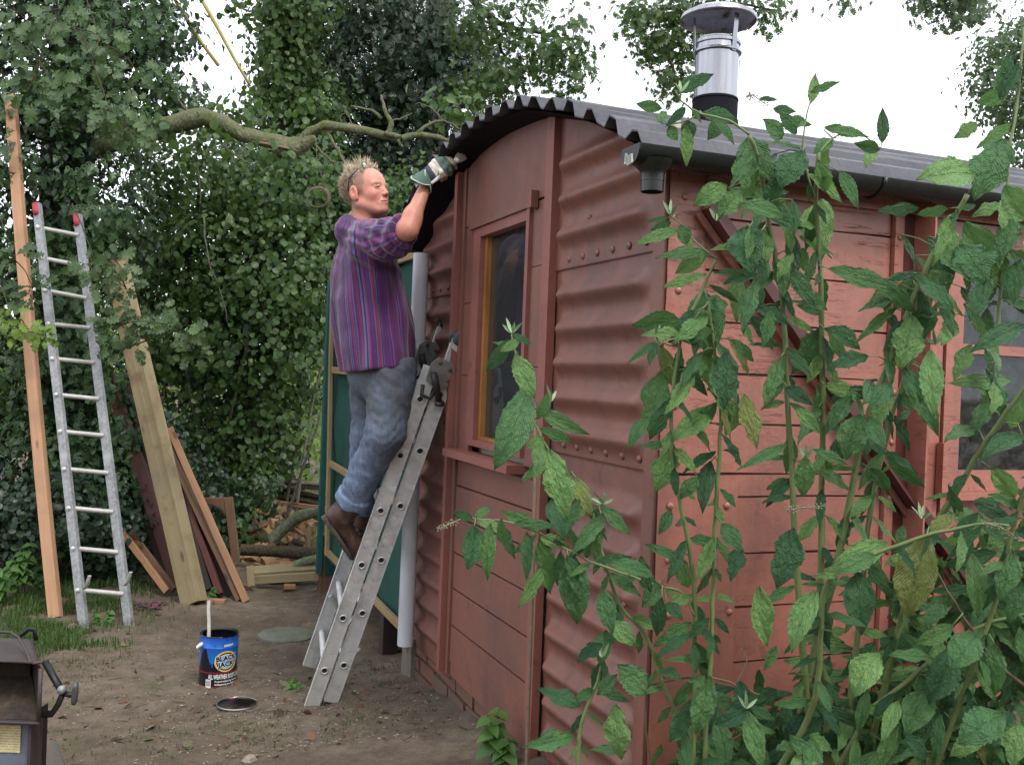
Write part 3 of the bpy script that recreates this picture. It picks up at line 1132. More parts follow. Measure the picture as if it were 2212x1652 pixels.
# --- the extension ladder the man stands on --------------------------------
def ladder_stile(p0, p1, w, t, wdir, name, parent, holes=None, mat=None, lips=True):
    """aluminium box stile p0->p1; w along wdir (seen face), t across"""
    p0, p1 = Vector(p0), Vector(p1)
    z = (p1 - p0).normalized()
    x = Vector(wdir); x = (x - z * x.dot(z)).normalized()
    y = x.cross(z)
    L = (p1 - p0).length
    Mx = Matrix((x, y, z)).transposed().to_4x4(); Mx.translation = p0
    m = MB()
    h, d = w / 2, t / 2
    l = .004
    # C-shaped section with raised lips on the outer face
    prof = [(-h, -d), (-h + l, -d), (-h + l, -d + .003), (h - l, -d + .003), (h - l, -d), (h, -d), (h, d), (-h, d)]
    vs = [(a, b_, 0) for a, b_ in prof] + [(a, b_, L) for a, b_ in prof]
    n = len(prof)
    fs = [(i, (i + 1) % n, n + (i + 1) % n, n + i) for i in range(n)] + [tuple(range(n - 1, -1, -1)), tuple(range(n, 2 * n))]
    m.add(vs, fs)
    o = link(name, m.mesh(name, mat or M['alu']), parent, None, Mx)
    return o, Mx, L

hole_shade = simple('rung_hole_shade', (.012, .012, .012), .8)  # dark disc colour standing in for the shade inside hollow rung ends
def frame_l(foot, top, lat):
    a = (Vector(top) - Vector(foot)).normalized()
    l = Vector(lat); l = (l - a * l.dot(a)).normalized()
    n = a.cross(l)
    if n.dot(VV) < 0: n = -n
    return a, l, n

lad = thing('extension_ladder', 'aluminium extension ladder leaning on the wagon end, with the man standing on it', 'ladder', W(2.4, -.5, .05))
f1, f2, f3 = gnd(672, 1527), gnd(716, 1530), gnd(650, 1480)
t1 = gab(915, 838, -.155); t2 = gab(962, 712, -.035)
near_foot = f1
a_, l_, n_ = frame_l(f1, t1, (f3 - f1))
LW = .375
# outer (base) section
Lb = (t1 - f1).length + .10
def lp(s, side, n=0.0, base=f1):
    return base + a_ * s + l_ * side + n_ * n
SW, ST = .066, .024
ND = n_ if n_.cross(a_).dot(l_) > 0 else -n_
def stile(s0, s1, side, n, name='stile'):
    return ladder_stile(lp(s0, side, n), lp(s1, side, n), SW, ST, ND, name, lad)
# which way the outer face of the near stile looks: towards the camera
if (n_.cross(a_)).dot(l_) < 0:
    pass
stile(0, Lb, 0, 0)
stile(0, Lb, LW, 0)
off = .078
Lt = ((t2 - f1).dot(a_))
inner_in = .012
stile(.03, Lt, -.002 + inner_in * 0, off)
stile(.03, Lt, LW + .002, off)
hole = MB().lathe([(.0180, 0), (.0170, .0045), (.0130, .0045), (.0122, .0008), (.0, .0008)], (0, 0, 0), 20, cap=False).mesh('rung_end', M['alu'], 'all')
hole.materials.append(hole_shade)
for p in hole.polygons:
    if (sum((Vector(hole.vertices[i].co) for i in p.vertices), Vector()) / len(p.vertices)).xy.length < .0124 and all(hole.vertices[i].co.z < .002 for i in p.vertices):
        p.material_index = 1
q = (-l_).to_track_quat('Z', 'Y').to_matrix().to_4x4()
RS = .270
k = 0
s = .20
while s < Lt - .05:
    for (n, smax, ph) in ((0, Lb - .03, 0.0), (off, Lt - .05, .045)):
        ss = s + ph
        if ss > smax: continue
        link('rung_end', hole, lad, None, Matrix.Translation(lp(ss, -ST / 2 + .0015, n)) @ q)
        m = MB().tube([lp(ss, .010, n), lp(ss, LW - .010, n)], .0145, 12)
        m.obj('rung', M['alu'], lad, True)
    s += RS
# feet and end caps
for n in (0,):
    for sd_ in (0, LW):
        pass
ladder_stile(lp(-.015, 0, off), lp(.05, 0, off), SW + .004, ST + .004, n_, 'rubber_foot', lad, mat=M['mud_plastic'])
ladder_stile(lp(-.015, LW, off), lp(.05, LW, off), SW + .004, ST + .004, n_, 'rubber_foot', lad, mat=M['mud_plastic'])
for sd_ in (0, LW):
    m = MB()
    c0 = lp(Lt, sd_, off)
    m.lathe([(0, -.02), (.030, -.02), (.038, 0), (.030, .014), (0, .018)], c0 + a_ * .005, 12, axis=l_)
    m.tube([c0 - n_ * .03 - a_ * .02, c0 - n_ * .042 + a_ * .008, c0 - n_ * .02 + a_ * .026], .010, 8)
    m.obj('end_cap', simple('worn_black_cap', (.05, .05, .05), .7, var=.6, scale=60), lad, 'all')
# pulley clamp / latch near the top
for sd_ in (-.02, LW + .0):
    c0 = lp(Lb - .01, sd_, .045)
    m = MB()
    pts = [c0 + n_ * x + a_ * y for x, y in ((-.052, -.05), (.015, -.075), (.06, -.04), (.062, .02), (.035, .06), (-.03, .065), (-.055, .03))]
    m.prism(pts, -l_ * .012)
    brk = m.obj('latch_plate', simple('cast_grey_alloy', (.20, .20, .195), .55, .5, var=.5, scale=35, bump=.3), lad)
    for (x, y) in ((.03, .03), (-.02, .045), (.04, -.02)):
        m = MB().lathe([(0, .010), (.009, .010), (.010, 0)], c0 + n_ * x + a_ * y - l_ * .012, 10, axis=-l_)
        m.obj('bolt', simple('rusty_bolt', (.12, .07, .05), .7, .3), brk, 'all')
    m = MB()
    m.tube([c0 - l_ * .022 + n_ * -.035 + a_ * -.005, c0 - l_ * .026 + n_ * -.012 + a_ * -.045, c0 - l_ * .024 + n_ * .035 + a_ * -.125], [.014, .016, .013], 10)
    m.tube([c0 - l_ * .024 + n_ * .033 + a_ * -.118, c0 - l_ * .024 + n_ * .038 + a_ * -.135], .022, 12)
    m.tube([c0 - l_ * .012 + n_ * -.06 + a_ * -.07, c0 - l_ * .016 + n_ * -.05 + a_ * -.115, c0 - l_ * .014 + n_ * -.01 + a_ * -.12, c0 - l_ * .012 + n_ * .0 + a_ * -.08], .009, 8)
    m.obj('latch_hook', simple('black_iron', (.035, .034, .033), .55, .4, var=.5, scale=50), lad, 'all')
# stay hooks low down on the ladder
for sd_ in (0, LW):
    m = MB()
    c0 = lp(.40, sd_ + (.02 if sd_ == 0 else -.02), 0)
    m.tube([c0 - n_ * .02, c0 + n_ * .06 - a_ * .09, c0 + n_ * .11 - a_ * .12, c0 + n_ * .13 - a_ * .07], [.014, .014, .012, .008], 10, flat=.6)
    m.obj('rung_hook', M['alu'], lad, True)
m = MB(); m.hexa([lp(.44, .03, -.012), lp(.44, .10, -.012), lp(.44, .10, .012), lp(.44, .03, .012), lp(.50, .03, -.012), lp(.50, .10, -.012), lp(.50, .10, .012), lp(.50, .03, .012)])
m.obj('wood_block', M['old_wood'], lad)

# --- the ladder standing at the left ---------------------------------------
lad2 = thing('single_ladder', 'grey aluminium ladder with white rungs and red-painted tips, standing against the ivy on the left', 'ladder', gnd(230, 1356))
B1, B2 = at(182, 1360, 6.03), at(280, 1355, 6.12)
T1, T2 = at(80, 442, 6.92), at(168, 466, 7.02)
front = (CAM - B1); front.z = 0; front.normalize()
for (p0, p1) in ((B1, T1), (B2, T2)):
    o, Mx, L = ladder_stile(p0, p1, .058, .028, front.cross(ZZ) * -1 + front * .9, 'stile', lad2, mat=M['alu_dull'])
ry = [495, 561, 631, 703, 778, 856, 935, 1016, 1100, 1187, 1277]
for i, y in enumerate(ry):
    tL = (1360 - y) / (1360 - 442)
    # perspective-correct position along the stile
    def along(p0, p1, yy):
        lo, hi = 0, 1
        def py(pt):
            q_ = pt - CAM
            c_, s_ = math.cos(PITCH), math.sin(PITCH)
            yc = q_.y * c_ + q_.z * s_; zc = -q_.y * s_ + q_.z * c_
            return 826 - (-q_.x * math.sin(ROLL) + zc * math.cos(ROLL)) / yc * FOC
        for _ in range(30):
            mid = (lo + hi) / 2
            if py(p0.lerp(p1, mid)) > yy: lo = mid
            else: hi = mid
        return p0.lerp(p1, lo)
    pa = along(B1, T1, y - 3)
    pb2 = along(B2, T2, y + 6 if i > 2 else y + 14)
    d = (pb2 - pa).normalized()
    m = MB().tube([pa + d * .012, pb2 - d * .012], .0155, 12)
    m.obj('rung', simple('pale_worn_rung_%d' % 0, (.42, .41, .38), .55, .2, var=.25, scale=40) if i == 0 else bpy.data.materials['pale_worn_rung_0'], lad2, True)
    m = MB().lathe([(.016, 0), (.014, .004), (0, .005)], pa - d * .012 + front * .02, 12, axis=front)
    m.obj('rung_rivet', M['alu'], lad2, 'all')
for (p, dd) in ((T1, 0), (T2, 1)):
    u_ = (p - (B1 if dd == 0 else B2)).normalized()
    m = MB().tube([p - u_ * .085, p - u_ * .05, p + u_ * .004, p + u_ * .012], [.033, .036, .034, .02], 8, flat=.7)
    m.obj('painted_tip', simple('red_paint_tip', (.34, .03, .05), .6, var=.4, scale=60) if dd == 0 else bpy.data.materials['red_paint_tip'], lad2, 'all')
for (px, py, sx) in ((182, 1270, 1), (270, 1262, 1)):
    p = at(px, py, 6.02)
    m = MB().tube([p + front * .02, p + front * .05 - ZZ * .02 + Vector((.015 * sx, 0, .05)), p + front * .06 + Vector((.03 * sx, 0, .09))], [.012, .014, .012], 8, flat=.5)
    m.obj('hook', M['alu'], lad2, True)

# --- timber leaning against the ivy ----------------------------------------
def plank(px0, py0, Y0, px1, py1, Y1, w, t, mat, label, name='plank', face=None, bow=0, group=None):
    p0, p1 = at(px0, py0, Y0), at(px1, py1, Y1)
    f = face if face is not None else (CAM - p0)
    o = beam(name, p0, p1, w, t, mat, None, f, bow, 8, .003)
    return tag(o, label, 'plank', group)
plank(120, 1334, 6.28, 23, 208, 7.5, .078, .05, M['new_wood'], 'long orange sawn plank leaning upright at the far left, beside the grey ladder', bow=.015, face=(-.1, -1, .1))
plank(420, 1304, 6.72, 250, 566, 7.5, .155, .10, M['treated'], 'thick greenish timber beam leaning with its top in the oak leaves', 'timber_beam', face=(-.42, -1, 0))
plank(532, 1299, 6.9, 366, 925, 7.3, .050, .030, M['board_orange'], 'narrow orange-brown board leaning, rightmost of the leaning boards', face=(.3, -1, 0))
plank(519, 1297, 6.95, 360, 960, 7.36, .035, .09, M['old_wood'], 'narrow brown board leaning just left of the rightmost orange board', face=(.1, -1, 0))
plank(498, 1285, 7.02, 345, 940, 7.45, .15, .02, M['dark_wood'], 'wide dark board leaning behind the narrow orange and brown boards', face=(-.1, -1, 0))
plank(476, 1283, 6.95, 352, 930, 7.5, .045, .045, M['maroon_wood'], 'thin maroon-painted board leaning right of the thick greenish beam', face=(0, -1, 0))
plank(448, 1275, 7.0, 330, 900, 7.5, .09, .05, M['dark_wood'], 'dark plank leaning half hidden behind the thick greenish beam', face=(0, -1, 0))
plank(392, 1275, 7.15, 228, 800, 7.7, .10, .06, M['maroon_wood'], 'dark reddish post leaning among the leaves left of the greenish beam', 'post', face=(0, -1, 0))
plank(372, 1262, 7.2, 262, 840, 7.8, .13, .08, M['dark_wood'], 'near-black post leaning in the shade behind the reddish post', 'post', face=(0, -1, 0))
plank(361, 1277, 6.9, 266, 1152, 7.1, .045, .03, M['board_orange'], 'short orange board leaning low, just right of the grey ladder', face=(0, -1, 0))
plank(376, 1274, 6.95, 282, 1150, 7.2, .05, .03, M['old_wood'], 'short grey-brown board leaning low behind the short orange board', face=(0, -1, 0))
p0, p1 = gnd(442, 1300), gnd(487, 1302)
p0.z += .012; p1.z += .012
tag(beam('offcut', p0, p1, .055, .025, M['board_orange'], None, (0, 0, 1)), 'short offcut of wood lying at the foot of the leaning planks', 'offcut')

# arched wooden frame
arch = thing('arched_frame', 'brown wooden frame with an arched opening leaning behind the boards', 'frame', at(475, 1220, 7.3))
def archpt(px, py): return at(px, py, 7.30)
fd = (0, .045, 0)
m = MB(); m.prism([archpt(484, 1076), archpt(500, 1074), archpt(516, 1212), archpt(501, 1215)], fd); m.obj('upright', M['old_wood'], arch)
outer = [archpt(432, 1076), archpt(484, 1075.5)]
arc = [archpt(486, 1110), archpt(478, 1098), archpt(466, 1091), archpt(450, 1087), archpt(432, 1086)]
m = MB(); m.prism(outer + arc, fd); m.obj('arched_head', M['old_wood'], arch)
m = MB(); m.prism([archpt(428, 1076), archpt(437, 1076), archpt(450, 1215), archpt(440, 1215)], fd); m.obj('upright', M['old_wood'], arch)
m = MB()
pts = [archpt(484, 1112), archpt(477, 1101), archpt(465, 1094), archpt(450, 1090), archpt(437, 1089)]
m.tube([p + Vector((0, -.003, 0)) for p in pts], .006, 6); m.obj('bead', M['dark_wood'], arch, 'all')

# --- firewood --------------------------------------------------------------
def bark(name, c1, c2, moss=.4):
    b = NB(name)
    c = b.coord()
    n1 = b.noise(c, 7, 6, .65); n2 = b.noise(c, 40, 5, .7)
    v = b.voro(b.coord('Object', (60, 60, 25)), 1)
    col = b.ramp(n2, [(.3, c1), (.7, c2)])
    col = b.mix(b.rng(n1, .42, .62, 0, moss), col, (.085, .105, .035))
    col = b.mix(b.rng(v, .0, .25, .5, 0), col, tuple(x * .3 for x in c1))
    b.bsdf(col, .92, 0, b.bump(b.math('ADD', n2, v), .7, .012), .25)
    return b.m
M['bark'] = bark('bark_mossy', (.065, .052, .035), (.16, .135, .095), .75)
M['bark_dark'] = bark('bark_dark', (.035, .026, .018), (.085, .065, .045), .35)
M['bark_grey'] = bark('bark_grey', (.09, .08, .065), (.22, .20, .165), .5)
M['cut'] = simple('cut_end_grain', (.36, .24, .13), .85, var=.25, scale=60)
M['split'] = wood('split_firewood', (.30, .17, .08), (.52, .34, .19), .9, 60, 3, False)
M['lichen_bark'] = bark('bark_lichen_green', (.10, .12, .075), (.26, .29, .20), .6)

def log(name, pts, r, mat, label, group=None, seed=0, n=12, parent=None):
    pts = [Vector(p) for p in pts]
    m = MB()
    rr = r if isinstance(r, list) else [r] * len(pts)
    m.tube(pts, rr, n, cap=False)
    rnd = random.Random(seed)
    m.v = [tuple(Vector(v) + Vector((rnd.uniform(-1, 1), rnd.uniform(-1, 1), rnd.uniform(-1, 1))) * rr[0] * .06) for v in m.v]
    o = m.obj(name, mat, parent, 'all')
    for e, (p, q_) in enumerate(((pts[0], pts[1]), (pts[-1], pts[-2]))):
        ring = m.v[:n] if e == 0 else m.v[-n:]
        mm = MB()
        d = (p - q_).normalized()
        mm.add([Vector(v) for v in ring] + [p + d * .002], [(i, (i + 1) % n, n) for i in range(n)])
        mm.obj('cut_end', M['cut'], o)
    if label:
        tag(o, label, 'log', group)
    return o
GF = 'split logs in the firewood heap'
log('trunk_log', [at(520, 1187, 7.9), at(590, 1190, 7.9), at(650, 1195, 7.85), at(720, 1198, 7.8)], [.048, .046, .052, .05], M['bark_dark'], 'long dark trunk lying across the firewood heap')
log('branch_log', [at(588, 1166, 8.2), at(612, 1142, 8.2), at(640, 1118, 8.2), at(672, 1108, 8.15), at(720, 1098, 8.1)], [.052, .050, .048, .046, .04], M['lichen_bark'], 'curved mossy branch arching over the firewood heap')
log('branch_log', [at(638, 1221, 7.6), at(660, 1212, 7.6), at(700, 1204, 7.6)], [.036, .034, .034], M['lichen_bark'], 'pale mossy log resting on the sawn timbers')
log('log', [at(598, 1135, 8.4), at(630, 1122, 8.5), at(660, 1118, 8.6)], [.04, .036, .03], M['bark'], 'grey-green log lying behind the curved mossy branch')
rnd = random.Random(21)
NLOG = 120
for i in range(NLOG):
    px = rnd.uniform(522, 702)
    py = rnd.uniform(1108, 1232)
    Y = 8.05 + rnd.uniform(-.05, .1) + (1232 - py) * .0052
    L = rnd.uniform(.12, .24)
    a = rnd.uniform(-1.2, 1.2); e = rnd.uniform(-.45, .45)
    d = Vector((math.cos(a), math.sin(a) * .9, e)).normalized()
    p = at(px, py, Y)
    if i % 3 == 0:
        log('log', [p - d * L / 2, p + d * L / 2], rnd.uniform(.028, .050), M['bark_dark'] if i % 2 else M['bark_grey'], 'round bark-covered log in the firewood heap behind the leaning boards', 'round logs in the firewood heap', i, 9)
    else:
        r = rnd.uniform(.034, .058)
        s_ = d.orthogonal().normalized(); t_ = d.cross(s_)
        rot_ = Matrix.Rotation(rnd.uniform(0, 6), 3, d)
        s_, t_ = rot_ @ s_, rot_ @ t_
        tri = [s_ * r, (s_ * -.6 + t_ * .9) * r, (s_ * -.7 - t_ * .7) * r, (s_ * .3 - t_ * .6) * r]
        M3 = Matrix((s_, t_, d)).transposed().to_4x4(); M3.translation = p - d * L / 2
        m = MB().prism([(q_.dot(s_), q_.dot(t_), 0) for q_ in tri], (0, 0, L))
        o = link('split_log', m.mesh('split_log', M['split']), None, None, M3)
        tag(o, 'split wedge of firewood showing raw wood in the firewood heap', 'log', GF)
# rough stack of long poles above
GS = 'long sticks stacked above the firewood'
for i in range(44):
    y = 1036 + (i % 11) * 6.6 + rnd.uniform(-3, 3)
    x0 = 596 + rnd.uniform(-6, 30); x1 = 705
    Y = 9.0 + rnd.uniform(-.2, .5)
    dy = rnd.uniform(5, 26)
    o = log('stick', [at(x0, y + 2, Y), at((x0 + x1) / 2, y + dy * .45 + rnd.uniform(-2, 2), Y), at(x1, y + dy, Y)], rnd.uniform(.013, .028), M['bark_grey'] if i % 3 else M['bark_dark'], None, None, i, 8)
    tag(o, 'long rough stick in the stack above the firewood heap', 'stick', GS)
log('log', [at(608, 1101, 8.7), at(640, 1112, 9.0)], .05, M['bark_grey'], 'round log with a pale sawn face at the left end of the stick stack')
tag(beam('plank', at(602, 1086, 8.6), at(700, 1097, 8.6), .035, .03, M['board_orange'], None, (0, -1, 0)), 'thin orange board lying across the stick stack', 'plank')
# sawn timbers on the ground in front
tag(beam('sawn_timber', at(545, 1239, 7.55), at(700, 1228, 7.6), .17, .07, M['treated'], None, (0, -.15, 1)), 'pale sawn timber lying flat behind another in front of the firewood', 'timber')
tag(beam('sawn_timber', at(552, 1252, 7.35), at(700, 1243, 7.35), .06, .07, M['treated'], None, (0, -1, .1)), 'pale sawn timber lying nearest in front of the firewood', 'timber')
tag(beam('wood_block', gnd(613, 1272) + ZZ * .018, gnd(637, 1271) + ZZ * .018, .035, .05, M['board_orange'], None, (0, -1, 0)), 'small wood block under the sawn timbers', 'block')
tag(beam('wood_block', at(543, 1266, 7.2), at(540, 1222, 7.25), .05, .03, M['treated'], None, (0, -1, 0)), 'short pale upright block at the left end of the sawn timbers', 'block')
# crate
cr_ = thing('wooden_crate', 'small pale slatted wooden crate on the firewood heap beside the green shed', 'crate', at(690, 1180, 7.95))
o0 = at(664, 1183, 7.95)
def cbx(x0, x1, y0, y1, z0, z1, nm='slat'):
    m = MB(); m.box(o0.x + x0, o0.x + x1, o0.y + y0, o0.y + y1, o0.z + z0, o0.z + z1)
    return m.obj(nm, M['batten'], cr_)
cbx(0, .2, 0, .012, .13, .175); cbx(0, .2, 0, .012, .0, .045); cbx(.0, .03, -.013, -.001, 0, .18, 'corner_post'); cbx(.17, .2, -.013, -.001, 0, .18, 'corner_post')
cbx(0, .2, .22, .232, .13, .175); cbx(0, .2, .22, .232, .0, .045)
cbx(0, .012, .014, .218, .13, .175); cbx(.188, .2, .014, .218, .13, .175); cbx(0, .2, .014, .218, -.012, -.001, 'bottom')
m = MB(); m.prism([o0 + Vector((.03, -.003, .046)), o0 + Vector((.06, -.003, .046)), o0 + Vector((.16, -.003, .129)), o0 + Vector((.12, -.003, .129))], (0, .008, 0)); m.obj('slat', M['batten'], cr_)

# --- manhole cover ---------------------------------------------------------
pm = gnd(620, 1374)
m = MB(); m.lathe([(.16, -.03), (.172, -.005), (.170, .014), (.155, .022), (.05, .026), (0, .027)], (pm.x, pm.y, pm.z + .0), 40)
m.v = [(x + .004 * math.sin(y * 60), y, z + .0015 * math.sin(x * 80)) for x, y, z in m.v]
tag(m.obj('round_cover', simple('mossy_concrete', (.13, .135, .10), .9, var=.4, scale=35, bump=.4), None, True), 'round grey-green concrete cover set in the earth behind the ladder foot', 'cover')

# --- tin of roof paint -----------------------------------------------------
ptin = gnd(470, 1478)
TR, TH = .094, .262
tin = thing('paint_tin', 'open blue and black tin of roof paint standing on the earth', 'paint tin', ptin)
CAMA = math.atan2(CAM.y - ptin.y, CAM.x - ptin.x)
b = NB('tin_print')
tc = b.n('ShaderNodeTexCoord'); sx = b.n('ShaderNodeSeparateXYZ'); b.t.links.new(tc.outputs['Object'], sx.inputs[0])
ang = b.math('ARCTAN2', sx.outputs[1], sx.outputs[0])
h_ = sx.outputs[2]
# skyline: dark building outline rising round the tin
cb = b.n('ShaderNodeCombineXYZ'); b.set(cb.inputs[0], b.math('MULTIPLY', ang, 2.2))
sk = b.noise(cb.outputs[0], 2.2, 6, .8)
stp = b.math('SNAP', sk, .06)
topline = b.math('ADD', b.math('MULTIPLY', stp, .32), -.02)
hill = b.rng(b.math('ABSOLUTE', b.math('SUBTRACT', ang, CAMA - .82)), .10, .50, .105, 0)
hill = b.math('ADD', b.math('SNAP', hill, .012), b.math('MULTIPLY', stp, .06))
topline = b.math('MAXIMUM', topline, b.math('ADD', hill, .078))
sp_ = b.rng(b.math('ABSOLUTE', b.math('SUBTRACT', ang, CAMA + .05)), .03, .20, .045, 0)
topline = b.math('MAXIMUM', topline, b.math('ADD', b.math('SNAP', sp_, .008), .082))
topline = b.math('MAXIMUM', topline, .088)
isdark = b.math('LESS_THAN', h_, topline)
blue = b.mix(b.rng(h_, .10, .25, 0, 1), (.012, .22, .72), (.01, .09, .42))
col = b.mix(isdark, blue, (.008, .008, .014))
inlab = b.math('LESS_THAN', h_, .088)
col = b.mix(inlab, col, (.010, .010, .012))
r1_ = b.math('MULTIPLY', b.math('GREATER_THAN', h_, .084), b.math('LESS_THAN', h_, .090))
r2_ = b.math('MULTIPLY', b.math('GREATER_THAN', h_, .006), b.math('LESS_THAN', h_, .018))
col = b.mix(b.math('MAXIMUM', r1_, r2_), col, (.28, .012, .03))
dk = b.noise(b.coord(), 50, 5, .7)
col = b.mix(b.rng(dk, .60, .68, 0, .7), col, (.01, .01, .01))
b.bsdf(col, .32, 0, None, .5)
M['tin_print'] = b.m
M['tin_metal'] = simple('tinplate', (.5, .5, .52), .28, .9, var=.2, scale=30, bump=.05)
M['wet_black'] = simple('wet_black_paint', (.006, .006, .008), .10, var=.2, scale=25, bump=.3)
def local_tin(mb, name, mat, parent=tin, smooth=True):
    return link(name, mb.mesh(name, mat, smooth), parent, None, Matrix.Translation(ptin))
m = MB().lathe([(TR, .004), (TR, .206), (TR + .0018, .209), (TR, .212), (TR, TH)], (0, 0, 0), 56, cap=False)
body = local_tin(m, 'body', M['tin_print'])
m = MB().lathe([(TR - .002, .0), (TR + .002, .0), (TR + .003, .004), (TR, .007)], (0, 0, 0), 56, cap=False)
local_tin(m, 'bottom_rim', M['tin_metal'])
m = MB().lathe([(TR, TH - .002), (TR + .003, TH + .001), (TR + .001, TH + .005), (TR - .004, TH + .004), (TR - .009, TH), (TR - .009, TH - .01), (TR - .004, TH - .014), (TR - .003, .11), (0, .11)], (0, 0, 0), 56, cap=False)
local_tin(m, 'painted_rim', M['wet_black'])
# label print: text bent round the tin
def text_mesh(txt, size, bold=.0, cx=1.0):
    cu = bpy.data.curves.new('t', 'FONT')
    cu.body = txt; cu.size = size; cu.align_x = 'CENTER'; cu.align_y = 'CENTER'; cu.offset = bold; cu.space_character = cx
    cu.resolution_u = 2
    o = bpy.data.objects.new('t', cu)
    COL.objects.link(o)
    dg = bpy.context.evaluated_depsgraph_get()
    me = bpy.data.meshes.new_from_object(o.evaluated_get(dg))
    bpy.data.objects.remove(o)
    bpy.data.curves.remove(cu)
    return me
cam_ang = math.atan2(CAM.y - ptin.y, CAM.x - ptin.x)
def wrap(me, a0, z0, sx=1, sy=1, rot_=0, lift=.0008):
    for v in me.vertices:
        x, y = v.co.x * sx, v.co.y * sy
        x, y = x * math.cos(rot_) - y * math.sin(rot_), x * math.sin(rot_) + y * math.cos(rot_)
        a = a0 + x / TR
        r = TR + lift
        v.co = (r * math.cos(a), r * math.sin(a), z0 + y)
    return me
def disc_mesh(rx, ry, inner=0.0, n=40, segs=1):
    vs, fs = [], []
    for i in range(n):
        t = 2 * math.pi * i / n
        for k in (inner, 1.0):
            vs.append((rx * k * math.cos(t), ry * k * math.sin(t), 0))
    for i in range(n):
        j = (i + 1) % n
        fs.append((2 * i, 2 * i + 1, 2 * j + 1, 2 * j))
    me = bpy.data.meshes.new('d'); me.from_pydata(vs, [], fs)
    return me
wprint = simple('white_print', (.78, .78, .78), .4, var=.05)
kprint = simple('black_print', (.01, .01, .01), .4, var=.05)
gprint = simple('gold_print', (.62, .48, .20), .4, var=.1)
bprint = simple('sky_blue_print', (.10, .42, .85), .4, var=.05)
def put_print(me, name, mat):
    me.materials.clear(); me.materials.append(mat); me.name = name
    link(name, me, body, None, Matrix.Translation(ptin))
LA = cam_ang + .42          # the label faces right of the camera
put_print(wrap(disc_mesh(.059, .052, .86), LA, .142, lift=.0010), 'logo_ring', gprint)
put_print(wrap(disc_mesh(.0507, .0447, .86), LA, .142, lift=.0009), 'logo_band', kprint)
put_print(wrap(disc_mesh(.0438, .0385, .0), LA, .142, lift=.0008), 'logo_field', gprint)
put_print(wrap(disc_mesh(.036, .033, .0), LA, .142, lift=.0012), 'logo_sky', bprint)
for (t_, z_) in (('BLACK', .158), ('JACK', .128)):
    w_ = .033 if t_ == 'BLACK' else .034
    put_print(wrap(text_mesh(t_, w_, .0034), LA, z_, 1.02, 1, .08, .0016), 'lettering', wprint)
    put_print(wrap(text_mesh(t_, w_, .0016), LA, z_, 1.02, 1, .08, .0021), 'lettering', kprint)
put_print(wrap(text_mesh('ALL WEATHER ROOF COATING', .0285, .0006, .95), LA + .16, .066, .52, 1.15, 0, .0010), 'lettering', wprint)
put_print(wrap(text_mesh('For general waterproofing of all surfaces', .0125, .0003), LA + .10, .044, .62, 1, 0, .0010), 'lettering', wprint)
put_print(wrap(text_mesh('including guttering, joints, flashing & roofs', .0125, .0003), LA + .10, .029, .62, 1, 0, .0010), 'lettering', wprint)
put_print(wrap(text_mesh('EVERBUILD', .0135, .0006), LA + .12, .222, .75, 1, .10, .0010), 'lettering', wprint)
# bar code panel
m = MB()
def wrapbox(a0, a1, z0, z1, lift, n=4):
    vs, fs = [], []
    for i in range(n + 1):
        a = a0 + (a1 - a0) * i / n
        vs += [((TR + lift) * math.cos(a), (TR + lift) * math.sin(a), z0), ((TR + lift) * math.cos(a), (TR + lift) * math.sin(a), z1)]
    for i in range(n):
        fs.append((2 * i, 2 * i + 2, 2 * i + 3, 2 * i + 1))
    return vs, fs
m.add(*wrapbox(cam_ang - .66, cam_ang - .36, .012, .053, .0009))
link('bar_code_panel', m.mesh('bar_code_panel', wprint, rec=False), body, None, Matrix.Translation(ptin))
m = MB()
for i in range(16):
    a = cam_ang - .64 + i * .0165
    m.add(*wrapbox(a, a + .004 + .006 * ((i * 7) % 3) / 2, .020, .049, .0013, 1))
link('bar_code', m.mesh('bar_code', kprint, rec=False), body, None, Matrix.Translation(ptin))
# wire handle boss and handle
ah = cam_ang - 1.05
hb = Vector((math.cos(ah) * (TR + .004), math.sin(ah) * (TR + .004), .225))
m = MB().tube([hb + Vector((.008, -.006, .004)), hb + Vector((-.006, -.006, -.004)), hb + Vector((-.022, -.004, -.018))], [.010, .010, .008], 10, flat=.5)
local_tin(m, 'handle_grip', simple('white_plastic', (.7, .7, .7), .4))
pts = []
for i in range(15):
    t = math.pi * i / 14
    a = ah - t
    pts.append(Vector((math.cos(a) * (TR + .006), math.sin(a) * (TR + .006), .225 - .06 * math.sin(t))))
m = MB().tube(pts, .0018, 6)
local_tin(m, 'handle', M['tin_metal'])
# stirring stick standing in the tin
a_s = ptin + Vector((-.035, -.045, .13)); b_s = at(451, 1296, ptin.y + .02)
tag(beam('stirring_stick', a_s, b_s, .017, .011, simple('pale_stick', (.45, .42, .38), .7), None, (0, -1, 0)), 'pale wooden stirring stick standing in the open paint tin', 'stick')

# lid
pl = gnd(512, 1528)
lid = thing('tin_lid', 'round black-smeared tin lid lying upside down on the earth', 'lid', pl)
m = MB().lathe([(.088, .0), (.093, .003), (.0945, .009), (.091, .011), (.088, .006), (.083, .004)], (pl.x, pl.y, pl.z + .012), 48, cap=False)
m.obj('rim', M['tin_metal'], lid, True)
b = NB('paint_smeared_metal')
c = b.coord()
n1 = b.noise(c, 11, 3, .5)
b.bsdf(b.ramp(n1, [(.45, (.008, .006, .006)), (.58, (.035, .015, .010)), (.68, (.25, .10, .06))]), b.rng(n1, .3, .7, .08, .3), b.rng(n1, .5, .7, 0, .6), b.bump(n1, .2, .01))
m = MB().lathe([(.089, .009), (.084, .006), (.05, .0065), (0, .006)], (pl.x, pl.y, pl.z + .014), 48, cap=False)
m.obj('paint_film', b.m, lid, True)

